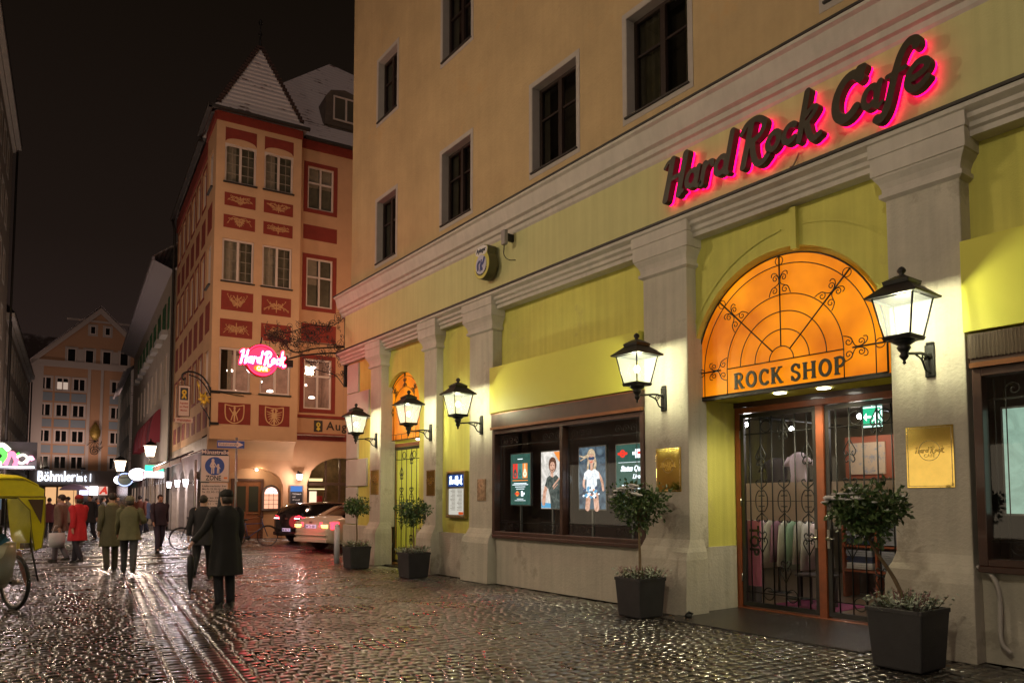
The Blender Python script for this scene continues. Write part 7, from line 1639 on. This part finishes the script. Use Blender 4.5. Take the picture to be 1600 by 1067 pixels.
# ================================================================ cars (length along +x, rear at -x)
def make_car(name, label, x, y, az, paint, kind, plate_txt):
    t = thing(name, label, 'car', (x, y, 0), R(90)-az, None)
    sedan = kind == 'sedan'
    # stations: x, half width at sill, belt half width, belt height, roof half width, top height, floor height
    if sedan: stn = [(-2.40, .66, .70, .66, .60, .70, .42), (-2.36, .80, .82, .92, .70, .98, .30), (-2.1, .86, .87, .98, .72, 1.055, .26), (-1.72, .90, .90, 1.0, .70, 1.09, .24), (-1.1, .91, .91, 1.0, .60, 1.38, .24), (-.5, .91, .91, .98, .58, 1.455, .24), (.2, .91, .91, .96, .58, 1.45, .24), (.75, .91, .90, .95, .60, 1.30, .24), (1.35, .90, .88, .93, .74, .98, .24), (1.9, .88, .85, .85, .70, .90, .26), (2.25, .82, .78, .74, .62, .78, .30), (2.42, .66, .62, .60, .5, .64, .40)]
    else: stn = [(-2.10, .66, .70, .60, .62, .66, .40), (-2.08, .80, .82, .95, .66, 1.05, .30), (-1.98, .84, .86, 1.0, .62, 1.30, .26), (-1.75, .87, .88, 1.0, .60, 1.44, .24), (-1.1, .89, .89, .99, .60, 1.48, .24), (-.4, .89, .89, .97, .60, 1.49, .24), (.3, .89, .89, .95, .60, 1.46, .24), (.8, .89, .88, .94, .62, 1.26, .24), (1.3, .87, .86, .92, .72, .98, .24), (1.8, .85, .82, .84, .66, .88, .26), (2.05, .76, .72, .70, .58, .74, .32), (2.12, .60, .58, .56, .48, .60, .40)]
    secs = []
    for (sx, ws, wb, hb, wr, ht, hf) in stn:
        half = [(ws*.93, hf), (ws, hf+.10), (ws+.02, hf+(hb-hf)*.45), (wb, hb-.06), (wb-.025, hb), (wr, ht-.05) , (wr*.86, ht), (0, ht+.015)]
        secs.append([(sx, yv, zv) for yv, zv in half]+[(sx, -yv, zv) for yv, zv in half[-2::-1]])
    n = len(secs[0]); body = MB(); gl_ = MB(); vs = [p for s_ in secs for p in s_]; fb = []; fg = []
    for i in range(len(secs)-1):
        xm = (stn[i][0]+stn[i+1][0])/2
        for k in range(n-1):
            f = (i*n+k, i*n+k+1, (i+1)*n+k+1, (i+1)*n+k); tall = min(stn[i][5]-stn[i][3], stn[i+1][5]-stn[i+1][3]) > .17
            slope = (stn[i][5]-stn[i+1][5]); steep = abs(slope) > .12
            if k in (4, n-1-5) and (tall or (steep and max(stn[i][5], stn[i+1][5]) > 1.25)): fg.append(f)
            elif k in (5, 6, 7, 8) and steep and max(stn[i][5], stn[i+1][5]) > 1.2: fg.append(f)
            else: fb.append(f)
    fb.append(tuple(range(n))); fb.append(tuple(range((len(secs)-1)*n, len(secs)*n)))
    body.add(vs, fb, True); gl_.add(vs, fg, True)
    b = body.build('body', paint, t); bv = b.modifiers.new('w', 'WELD'); bv.merge_threshold = .0005
    gl_.build('windows', mat('tinted_car_glass', (.012, .010, .010), .05, .7), t)
    L = 2.40 if sedan else 2.10
    for ax in (-1.42 if sedan else -1.25, 1.42 if sedan else 1.30):
        for s_ in (1, -1):
            q = MB().lathe([(.21, -.02), (.31, -.02), (.33, .02), (.33, .17), (.31, .2), (.2, .2)], (ax, .33), 24, 'y', z0=(.72 if s_ > 0 else -.92)); w = q.build('wheel', mat('tyre_black', (.012, .012, .012), .6), t)
            q = MB(); yo = .925*s_
            for k in range(5): a = k*2*PI/5; q.tube([(ax, yo-.0, .33), (ax+.2*math.cos(a), yo-.01*s_, .33+.2*math.sin(a))], .028, 5)
            q.tube([(ax+.215*math.cos(a), yo-.02*s_, .33+.215*math.sin(a)) for a in np.linspace(0, 2*PI, 20)[:-1]], .02, 5, True); q.build('rim', mat('alloy', (.45, .44, .42), .3, metal=.9), w)
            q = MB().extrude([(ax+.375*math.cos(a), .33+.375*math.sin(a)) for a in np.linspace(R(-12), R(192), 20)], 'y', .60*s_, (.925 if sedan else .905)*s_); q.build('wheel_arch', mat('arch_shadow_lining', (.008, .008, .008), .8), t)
    for s_ in (1, -1):
        if sedan: prof = [(.40, .74), (.86, .70), (.90, .80), (.87, .92), (.42, .90)]
        else: prof = [(.48, .86), (.84, .80), (.88, .95), (.72, 1.02), (.52, .98)]
        q = MB(); xo = -L-.005
        vs = [(xo-.0+.0*k+ (.10 if abs(a) > .8 else .012), s_*a, z) for k, (a, z) in enumerate(prof)]+[(xo+.35, s_*(a+.035 if a > .8 else a), z) for a, z in prof]; m_ = len(prof)
        q.add(vs, [tuple(range(m_))]+[(i, (i+1) % m_, m_+(i+1) % m_, m_+i) for i in range(m_)]); tl = q.build('tail_light', glow('tail_red', (1, .03, .05), 5), t)
        q = MB().box(xo-.004, xo+.02, s_*.50, s_*.80, (.80 if sedan else .90), (.83 if sedan else .93)); q.build('light_strip', glow('tail_amber' if sedan else 'tail_pale', (1, .45, .12) if sedan else (1, .5, .5), 6), tl)
        if sedan: MB().box(xo-.004, xo+.02, s_*.52, s_*.8, .75, .77).build('light_strip', glow('tail_amber', (1, .45, .12), 6), tl)
    lamp('tail_glow', (-L-.35, 0, .8), 5, (1, .06, .06), .25, parent=t, spec=1)
    zp = .78 if sedan else .50
    q = MB().box(-L-.022, -L-.008, -.26, .26, zp-.055, zp+.055); pl_ = q.build('number_plate', mat('plate_white', (.7, .68, .72), .4, emis=(.55, .62, 1), estr=.45), t); g = text_mb(plate_txt, .075, .003, bold=.002, width=.40); place(g, Matrix(((0, 0, -1, -L-.024), (-1, 0, 0, -.01), (0, 1, 0, zp-.04), (0, 0, 0, 1)))); g.build('lettering', SIGK, pl_)  # bluish plate emission stands in for the light of its plate lamps
    MB().box(-L-.024, -L-.006, .225, .26, zp-.055, zp+.055).build('blue_band', SIGB, pl_)
    MB().box(-L-.045, -L+.30, -.80, .80, .30, .42).box(-L-.055, -L+.2, -.76, .76, .50 if sedan else .36, .54 if sedan else .40).build('bumper_trim', paint if sedan else mat('black_bumper', (.015, .015, .015), .5), t, bevel=.02)
    MB().box(-L-.03, -L+.01, -.05, .05, .88, .93).build('badge', mat('alloy', (.45, .44, .42), .3, metal=.9), t)
    for s_ in (1, -1): MB().sphere((.62, s_*1.0, .98), .10, 8, 6, .7, 1, .7).build('mirror', paint, t)
    q = MB()
    for s_ in (1, -1):
        for xd in (-.95, .02, .95): q.box(xd-.004, xd+.004, s_*(.922 if sedan else .902), s_*(.915 if sedan else .895), .32, .92)
        for xd in (-.75, .25): q.box(xd, xd+.16, s_*.925, s_*.94, .84, .87)
    q.build('door_seams', mat('seam_dark', (.01, .01, .01), .6), t)
    return t
make_car('sedan_car', 'cream white sedan with lit red and amber tail lights parked at the corner', 10.7, 22.75, R(74), mat('cream_car_paint', (.60, .55, .46), .28, coat=1), 'sedan', 'M TX 428')
make_car('hatchback_car', 'black hatchback with lit tail light parked beyond the cream sedan', 11.3, 27.3, R(76), mat('black_car_paint', (.010, .010, .012), .2, coat=1), 'hatch', 'M RK 71')
bn = MB().tube([(7.45, 17.8, 0), (7.45, 17.8, .92)], .07, 10).sphere((7.45, 17.8, .93), .07, 10, 6); tag(bn.build('bollard', mat('pale_bollard', (.5, .5, .55), .4), None), 'short pale round bollard between the farthest planter and the cars', 'bollard')
# ================================================================ cycle rickshaw at the left edge
rk = thing('cycle_rickshaw', 'cycle rickshaw with bright yellow rain hood and clear plastic cover at the left edge', 'rickshaw', (.22, 12.85, 0), 0)
rk.rotation_euler = (0, 0, R(24)+0)          # local +y = forward (away to the left), +x = right side
YC = mat('yellow_rain_hood', (.88, .74, .02), .5, noise=.12, nscale=5, bump=.25, bscale=7); FIB = mat('pearl_fibreglass', (.48, .47, .38), .35, coat=.3)
wr = .38
for xw, nm in ((.46, 'wheel'), (-.62, 'wheel')):
    q = MB().tube([(xw, .25+wr*math.cos(a), wr+wr*math.sin(a)) for a in np.linspace(0, 2*PI, 36)[:-1]], .027, 8, True); w = q.build('wheel', mat('tyre_black', (.012, .012, .012), .6), rk)
    q = MB().tube([(xw, .25+(wr-.035)*math.cos(a), wr+(wr-.035)*math.sin(a)) for a in np.linspace(0, 2*PI, 36)[:-1]], .012, 5, True)
    for k in range(18): a = k*PI/9; q.tube([(xw+.03*(-1)**k, .25, wr), (xw, .25+(wr-.03)*math.cos(a), wr+(wr-.03)*math.sin(a))], .0022, 3)
    q.lathe([(.04, -.05), (.04, .05)], (.25, wr), 10, 'x', z0=xw); q.build('rim', mat('steel_handle', (.35, .33, .3), .3, metal=1), w)
# tub
q = MB(); q.loft([((-.08, .25, .34), .40, .34), ((-.08, .24, .5), .46, .42), ((-.08, .2, .8), .47, .46), ((-.08, .2, .98), .46, .46)], 28, cap=True); q.build('tub', FIB, rk)
MB().add([(.46, -.08, .30), (.46, .25, .80), (.46, .62, .78), (.52, .64, .6), (.52, .25, .84), (.52, -.1, .34)], [(0, 1, 4, 5), (1, 2, 3, 4)]).build('mudguard', mat('dusty_pink', (.35, .14, .10), .5), rk, solid=.02)
# hood: roof shell, right side strip with triangular window, rear rim
def hood_pt(x, y, z): return (x, y, z)
roofp = [(-.62, 1.60), (-.60, 1.78), (-.45, 1.90), (-.1, 1.94), (.28, 1.92), (.47, 1.86), (.53, 1.72)]
q = MB(); ys = (-.30, -.05, .35, .75); dz = (-.03, .02, .01, -.08)
vs = [(x*(1-.04*abs(j-1)), y, z+dz[j]+.02*math.sin(i*2+j)) for j, y in enumerate(ys) for i, (x, z) in enumerate(roofp)]; m_ = len(roofp)
q.add(vs, [(j*m_+i, j*m_+i+1, (j+1)*m_+i+1, (j+1)*m_+i) for j in range(3) for i in range(m_-1)], True); q.build('hood', YC, rk, solid=.015)
q = MB().add([(.53, -.30, 1.72), (.53, .75, 1.66), (.55, .60, 1.05), (.54, .42, .86), (.53, .20, .86), (.53, .02, .98), (.52, -.14, 1.40), (.53, -.22, 1.58)], [(0, 1, 2, 3, 4, 5, 6, 7)]); q.build('side_panel', YC, rk, solid=.014)
MB().add([(.545, .15, 1.60), (.545, .60, 1.60), (.545, .48, 1.22)], [(0, 1, 2)]).build('side_window', mat('brown_vinyl_window', (.12, .075, .05), .12), rk, solid=.006)
MB().add([(.30, -.338, 1.60), (.51, -.338, 1.60), (.49, -.335, 1.25)], [(0, 1, 2)]).build('rear_window', mat('brown_vinyl_window', (.12, .075, .05), .12), rk, solid=.006)
MB().add([(-.60, -.30, 1.62), (.53, -.30, 1.62), (.53, -.30, 1.75), (.28, -.31, 1.86), (-.1, -.32, 1.88), (-.45, -.31, 1.85), (-.60, -.30, 1.74)], [(0, 1, 2, 3, 4, 5, 6)]).add([(.16, -.32, 1.63), (.54, -.32, 1.63), (.56, -.30, 1.2), (.55, -.26, .90), (.46, -.24, .86), (.38, -.30, 1.15), (.33, -.33, 1.45)], [(0, 1, 2, 3, 4, 5, 6)]).build('rear_flap', YC, rk, solid=.012)
q = MB().add([(-.60, -.305, 1.62), (.38, -.305, 1.62), (.43, -.16, 1.3), (.47, -.30, .42), (-.55, -.30, .42)], [(0, 1, 2, 3, 4)]); q.build('rain_cover', thin_glass('clear_vinyl', (.62, .64, .62), .9, .09), rk)
MB().box(-.5, .36, .1, .5, .46, .60).box(-.5, .36, .42, .52, .6, 1.2).build('seat', mat('black_vinyl_seat', (.02, .02, .022), .5), rk, bevel=.03)
MB().add([(-.50, -.2, .98), (-.1, -.22, .90), (.12, -.24, 1.02), (.05, -.2, 1.12), (-.3, -.18, 1.10)], [(0, 1, 2, 3, 4)]).build('blue_blanket', mat('teal_blanket', (.02, .10, .16), .8), rk, solid=.03)
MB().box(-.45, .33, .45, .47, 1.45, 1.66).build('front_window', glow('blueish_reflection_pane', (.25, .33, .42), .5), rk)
q = MB().tube([(-.6, -.30, .42), (-.6, -.30, 1.62), (.38, -.30, 1.62), (.46, -.14, .95), (.50, -.30, .42)], .014).tube([(.5, .65, .5), (.53, .72, 1.7)], .015).tube([(.46, .25, wr), (-.62, .25, wr)], .02).tube([(-.08, .6, .5), (-.08, 1.3, .45), (-.08, 1.9, .6)], .025); q.build('tube_frame', BLKM, rk)
q = MB().tube([(-.08, 2.0+.33*math.cos(a), .33+.33*math.sin(a)) for a in np.linspace(0, 2*PI, 30)[:-1]], .022, 6, True); q.build('wheel', mat('tyre_black', (.012, .012, .012), .6), rk)
MB().tube([(-.08, 1.75, .9), (-.08, 1.75, 1.05), (-.32, 1.6, 1.08)], .014).tube([(-.08, 1.75, 1.05), (.16, 1.6, 1.08)], .014).tube([(-.08, 2.0, .33), (-.08, 1.75, 1.0)], .02).tube([(-.08, 1.3, .45), (-.08, 1.25, .85)], .018).build('handlebar', BLKM, rk)
MB().sphere((-.08, 1.22, .9), .13, 10, 6, .8, 1.1, .35).build('saddle', BLKM, rk)
MB().tube([(-.60, -.31, 1.64), (.54, -.335, 1.64)], .008).tube([(.54, -.335, 1.64), (.56, -.31, 1.2), (.55, -.27, .90), (.46, -.25, .86)], .008).tube([(.16, -.335, 1.63), (.33, -.34, 1.45), (.38, -.31, 1.15), (.46, -.25, .86)], .008).build('hood_piping', mat('dull_piping', (.25, .20, .02), .6), rk)
MB().box(.44, .56, -.02, .12, .88, .96).build('latch', BLKM, rk, bevel=.01)
# ================================================================ people
SKIN = mat('skin', (.48, .27, .19), .55, noise=.08)
def limb(p0, p1, p2): return [Vector(p0), Vector(p1), Vector(p2)]
def person(label, x, y, yaw, h=1.72, coat=(.02, .018, .018), trou=(.015, .015, .02), hair=(.03, .02, .015), coat_len=.52, stride=.0, armL=None, armR=None, hat=None, scarf=None, group='people in the street', face_turn=0, seed=0, width=1.0):
    """local +y is where the person faces"""
    s = h/1.72; r_ = random.Random(seed)
    hip = .90; sh = 1.42; V = Vector
    st = stride
    legs = {}
    for sd in (-1, 1):
        f = st*sd
        legs[sd] = (V((sd*.095, 0, hip)), V((sd*.10, f*.16+abs(f)*.05+.015, .49)), V((sd*.105, f*.34-.02, .085+(.05 if f < -.3 else 0))))
    aL = armL or ((-.235, -.02-st*.12, 1.13), (-.25, .06-st*.25, .90)); aR = armR or ((.235, -.02+st*.12, 1.13), (.25, .06+st*.25, .90))
    arms = {-1: (V((-.175, 0, sh)), V(aL[0]), V(aL[1])), 1: (V((.175, 0, sh)), V(aR[0]), V(aR[1]))}
    # --- body: one skinned surface
    vs = []; es = []; rad = []
    def add(p, r, parent=None):
        vs.append(tuple(V(p)*s)); rad.append((r[0]*s, r[1]*s) if isinstance(r, tuple) else (r*s, r*s)); 
        if parent is not None: es.append((parent, len(vs)-1))
        return len(vs)-1
    pel = add((0, 0, .93), (.13, .10)); wa = add((0, .005, 1.08), (.125, .09), pel); ch = add((0, .01, 1.28), (.15, .105), wa); nb = add((0, 0, 1.44), (.075, .07), ch); ne = add((0, .01, 1.50), (.055, .055), nb); he = add((0, .022, 1.575), (.072, .082), ne); h2 = add((0, .02, 1.65), (.076, .090), he); h3 = add((0, .01, 1.69), (.045, .05), h2)
    ct, sn = math.cos(face_turn), math.sin(face_turn)
    no = add((sn*.10*-1, .02+ct*.104, 1.585), (.012, .014), he)
    for sd in (-1, 1):
        a = arms[sd]; i0 = add(a[0], (.055, .05), ch); i1 = add(a[1], (.042, .04), i0); d = (a[2]-a[1]); w = add(a[2], (.024, .022), i1); dn = d.normalized()
        pa = add(a[2]+dn*.045, (.034, .02), w); up = V((0, 0, 1)) if abs(dn.z) < .9 else V((0, 1, 0)); lat = dn.cross(V((sd, 0, 0))); lat = lat.normalized() if lat.length > .1 else V((0, 1, 0))
        for k, (o, L) in enumerate(((-.024, .062), (-.008, .074), (.008, .070), (.024, .054))):
            b0 = a[2]+dn*.085+lat*o; f1 = add(b0, .0085, pa); f2 = add(b0+dn*L*.5+V((-sd*.006, 0, 0)), .008, f1); add(b0+dn*L*.85+V((-sd*.022, 0, 0)), .0065, f2)
        t1 = add(a[2]+dn*.03+lat*.036, .010, pa); add(a[2]+dn*.07+lat*.055+V((-sd*.01, 0, 0)), .008, t1)
        l = legs[sd]; j0 = add(l[0], (.085, .085), pel); j1 = add(l[1], (.055, .055), j0); j2 = add(l[2], (.036, .038), j1); add(l[2]+V((0, .09, -.035)), (.035, .028), j2)
    me = bpy.data.meshes.new('person'); me.from_pydata(vs, es, []); o = bpy.data.objects.new('person', me); COL.objects.link(o); me.materials.append(SKIN)
    o.modifiers.new('skin', 'SKIN'); sv = me.skin_vertices[0].data
    for k, (a, b) in enumerate(rad): sv[k].radius = (a, b)
    sv[0].use_root = True
    m_ = o.modifiers.new('sub', 'SUBSURF'); m_.levels = 1; m_.render_levels = 2
    o.location = (x, y, 0); o.rotation_euler = (0, 0, yaw); tag(o, label, 'person', group)
    CM = mat('coat_%.3f_%.3f_%.3f' % coat, coat, .85, noise=.18, nscale=6, bump=.15, bscale=30); TM = mat('trousers_%.3f_%.3f_%.3f' % trou, trou, .85, noise=.15, nscale=6)
    S3 = lambda p: tuple(V(p)*s)
    W_ = width
    c = MB(); hem = 1.0-coat_len
    rings = []
    for (z, rx, ry, oy) in ((hem, .235, .185, .0), (hem+.02, .235, .185, 0), (.80, .215, .17, 0), (.93, .20, .155, 0), (1.06, .178, .135, .005), (1.20, .195, .145, .01), (1.33, .215, .14, .01), (1.40, .20, .115, .005), (1.455, .12, .085, 0), (1.50, .075, .072, 0)):
        if z < hem-.001: continue
        rings.append((S3((0, oy, z)), rx*s*W_, ry*s*W_))
    rings = sorted(rings, key=lambda q: -q[0][2]); c.loft(rings, 30, .085, 5+seed % 3, seed=seed)
    for sd in (-1, 1):
        a = arms[sd]; P = [a[0]+V((-sd*.03, 0, -.0)), a[0]+V((sd*.025, 0, -.03)), a[0].lerp(a[1], .5), a[1], a[1].lerp(a[2], .5), a[2]]
        c.tube([S3(p) for p in spline([tuple(p) for p in P], 3)], [s*q for q in np.interp(np.linspace(0, 1, (len(P)-1)*3+1), [0, .2, .5, .75, 1], [.070, .078, .064, .055, .048])], 10)
    c.build('coat', CM, o)
    t = MB()
    for sd in (-1, 1):
        l = legs[sd]; P = [l[0]+V((0, 0, .04)), l[0].lerp(l[1], .5), l[1], l[1].lerp(l[2], .5), l[2]+V((0, -.005, -.02))]
        t.tube([S3(p) for p in spline([tuple(p) for p in P], 3)], [s*q for q in np.interp(np.linspace(0, 1, (len(P)-1)*3+1), [0, .3, .6, 1], [.105, .088, .070, .062])], 10)
    t.build('trousers', TM, o)
    f = MB()
    for sd in (-1, 1):
        l = legs[sd]; b = l[2]; k = b.z-.085
        f.loft([(S3((b.x, b.y-.04, k+.0)), .045*s, .065*s), (S3((b.x, b.y+.045, k+.001)), .05*s, .12*s), (S3((b.x, b.y+.045, k+.035)), .048*s, .125*s), (S3((b.x, b.y+.0, k+.08)), .045*s, .07*s), (S3((b.x, b.y, k+.13)), .046*s, .05*s)], 14)
    f.build('shoes', mat('dark_leather', (.012, .01, .008), .35), o)
    hr = MB(); 
    if hat is None:
        hr.sphere(S3((0, -.004, 1.645)), .094*s, 14, 10, .88, 1.05, .98); hr.v = [(a, (b if c_ > 1.6*s or b < .03*s else .03*s), c_) for a, b, c_ in hr.v]; hr.build('hair', mat('hair_%.2f' % hair[0], hair, .7), o)
    else:
        hr.loft([(S3((0, 0, 1.63)), .092*s, .106*s), (S3((0, 0, 1.67)), .094*s, .106*s), (S3((0, -.005, 1.715)), .078*s, .088*s), (S3((0, -.01, 1.745)), .035*s, .04*s)], 16); hr.build('woollen_cap', mat('cap_%.2f' % hat[0], hat, .9), o)
        h2_ = MB().loft([(S3((0, -.03, 1.53)), .07*s, .06*s), (S3((0, -.03, 1.63)), .088*s, .085*s)], 12); h2_.build('hair', mat('hair_%.2f' % hair[0], hair, .7), o)
    fa = MB()
    for sd in (-1, 1): fa.sphere(S3((sd*.031, .022+.083, 1.612)), .009*s, 6, 5)
    fa.build('eyes', mat('eye_dark', (.03, .02, .015), .2), o)
    MB().box(-.022*s, .022*s, .098*s, .106*s, 1.548*s, 1.555*s).build('mouth', mat('lip', (.30, .10, .08), .5), o)
    er = MB()
    for sd in (-1, 1): er.sphere(S3((sd*.082, .005, 1.60)), .02*s, 6, 6, .4, .8, 1.3)
    er.build('ears', SKIN, o)
    if scarf: MB().loft([(S3((0, .0, 1.43)), .10*s, .09*s), (S3((0, .005, 1.47)), .108*s, .10*s), (S3((0, .005, 1.515)), .085*s, .085*s)], 14, .04, 5).build('scarf', mat('scarf_%.2f' % scarf[0], scarf, .9), o)
    return o
def at_feet(X, Y): return gnd(X, Y)
px_, py_ = at_feet(350, 949)
p1 = person('person in a long dark coat standing alone in the foreground, seen from behind', px_, py_, R(12), 1.73, (.012, .011, .012), (.012, .012, .018), coat_len=.52, stride=.12, armL=((-.30, .03, 1.17), (-.42, .12, .98)), hat=(.015, .013, .012), seed=2, width=1.06)
def held(name, label, cat, mb_parts, x, y, z, rz=0):
    t = thing(name, label, cat, (x, y, z), rz)
    for nm, mb, m in mb_parts: mb.build(nm, m, t)
    return t
DARKCLOTH = mat('umbrella_black', (.01, .01, .012), .6)
c_, s_ = math.cos(R(12)), math.sin(R(12)); hx, hy = px_+c_*(-.45)-s_*.15, py_+s_*(-.45)+c_*.15
held('folded_umbrella', 'folded black umbrella held low by the person in the long dark coat', 'umbrella', [('shaft', MB().tube([(0, 0, -.10), (0, 0, .12), (.03, 0, .16), (.06, 0, .12)], .008), BLKM), ('canopy', MB().lathe([(.006, -.68), (.03, -.55), (.05, -.3), (.045, -.14), (.012, -.10)], (0, 0), 12), DARKCLOTH)], hx, hy, .90)
x_, y_ = at_feet(315, 905); person('slim person in black just beyond the one in the long coat', x_, y_, R(-30), 1.68, (.014, .012, .014), (.01, .01, .012), coat_len=.30, stride=.6, armR=((.24, .10, 1.2), (.20, .30, 1.16)), seed=3)
c_, s_ = math.cos(R(-30)), math.sin(R(-30)); hx, hy = x_+c_*.21-s_*.36, y_+s_*.21+c_*.36
held('folded_umbrella', 'pointed dark umbrella carried upright by the slim person in black', 'umbrella', [('shaft', MB().tube([(0, 0, -.18), (0, 0, .1)], .008), BLKM), ('canopy', MB().lathe([(.04, .06), (.055, .12), (.045, .35), (.006, .68)], (0, 0), 12), DARKCLOTH)], hx, hy, 1.12)
x_, y_ = at_feet(120, 880); person('person in a bright red coat walking near the rickshaw', x_, y_, R(35), 1.70, (.50, .02, .03), (.02, .018, .03), coat_len=.42, stride=.7, hat=(.30, .02, .02), seed=5)
x_, y_ = at_feet(93, 878); person('person in a brown jacket carrying a pale bag beside the red coat', x_, y_, R(60), 1.72, (.16, .10, .08), (.12, .11, .13), coat_len=.20, stride=.6, scarf=(.3, .2, .2), seed=6)
held('shoulder_bag', 'pale grey shopping bag hanging beside the person in the brown jacket', 'bag', [('bag_body', MB().loft([((0, 0, -.36), .19, .07), ((0, 0, -.2), .21, .08), ((0, 0, .0), .19, .05)], 14, .04, 4), mat('pale_bag', (.55, .53, .56), .7)), ('strap', MB().tube([(-.12, 0, 0), (-.06, 0, .18), (.06, 0, .18), (.12, 0, 0)], .008), mat('pale_bag', (.55, .53, .56), .7))], x_-.10, y_-.28, .76, R(25))
x_, y_ = at_feet(172, 893); person('person in a long olive coat walking away, left of a khaki one', x_, y_, R(5), 1.74, (.085, .075, .040), (.05, .045, .03), coat_len=.44, stride=.35, scarf=(.25, .20, .10), seed=7)
x_, y_ = at_feet(200, 897); person('person in a khaki coat walking away beside the olive one', x_, y_, R(-12), 1.66, (.12, .11, .055), (.05, .05, .06), coat_len=.24, stride=-.8, hat=(.20, .18, .12), armR=((.29, .02, 1.18), (.24, .22, 1.14)), seed=8, width=1.02)
x_, y_ = at_feet(248, 862); person('person in dark plum clothes walking toward the sign post', x_, y_, R(190), 1.74, (.035, .022, .035), (.05, .04, .07), coat_len=.20, stride=.5, seed=9)
x_, y_ = at_feet(385, 884)
FARP = [(75, 842, 'person in dark maroon near the yellow hood of the rickshaw', (.12, .03, .04)), (104, 838, 'far person in a beige coat behind the red coat', (.30, .22, .15)), (139, 846, 'far person in black between the red and olive coats', (.015, .015, .02)), (150, 836, 'far person in an orange scarf in the crowd', (.03, .03, .035)), (160, 830, 'far person in grey in the middle of the street', (.12, .12, .13)), (217, 838, 'far person in a rust coloured jacket near the shop signs', (.16, .05, .03)), (228, 832, 'far person in blue grey by the lit shop fronts', (.06, .07, .11)), (125, 826, 'distant person in dark green before the gabled house', (.03, .06, .04)), (183, 826, 'distant person in brown before the gabled house', (.08, .05, .035)), (92, 824, 'distant person in navy before the lit shop windows', (.02, .025, .05))]
for i, (X, Y, lb, c) in enumerate(FARP):
    a, b = at_feet(X, Y); person(lb, a, b, R((i*67) % 360), 1.66+.1*((i*7) % 3)/2, c, (.02, .02, .03), coat_len=.3+.1*(i % 2), stride=.5*((-1)**i), seed=20+i, scarf=(.6, .18, .04) if i == 3 else None)
a, b = at_feet(104, 838)
held('open_umbrella', 'lilac open umbrella over the far crowd left of the street', 'umbrella', [('canopy', MB().lathe([(.55, 0), (.52, .06), (.40, .17), (.2, .25), (.02, .28)], (0, 0), 10), mat('lilac_umbrella', (.30, .25, .42), .6)), ('shaft', MB().tube([(0, 0, .3), (0, 0, -.85)], .01), BLKM)], a+.2, b-.1, 2.0)
# crumpled leaf litter and scraps by the wall
r_ = random.Random(4)
q = MB()
for k in range(26):
    yy = r_.choice((6.6, 7.1, 8.4, 10.2, 11.0, 3.9, 12.7)); x0 = 7.92-abs(r_.gauss(0, .12)); y0 = yy+r_.gauss(0, .25); s0 = r_.uniform(.012, .03); a = r_.uniform(0, 6)
    q.add([(x0+s0*math.cos(a), y0+s0*math.sin(a), .012), (x0+s0*math.cos(a+2), y0+s0*math.sin(a+2), .02), (x0+s0*math.cos(a+4), y0+s0*math.sin(a+4), .014)], [(0, 1, 2)])
tag(q.build('leaf_litter', mat('dead_leaf', (.14, .07, .025), .7)), kind='stuff')
b_ = MB().sphere((0, 0, .03), .05, 8, 6, 1.2, 1, .6).sphere((.06, .03, .03), .035, 8, 5).tube([(-.05, 0, .05), (.03, .02, .08), (.09, 0, .05)], .012); o = b_.build('crumpled_glove', mat('black_rag', (.01, .01, .01), .7)); o.location = (7.86, 6.8, .005); tag(o, 'small black crumpled glove lying at the foot of the tall pillar', 'glove')
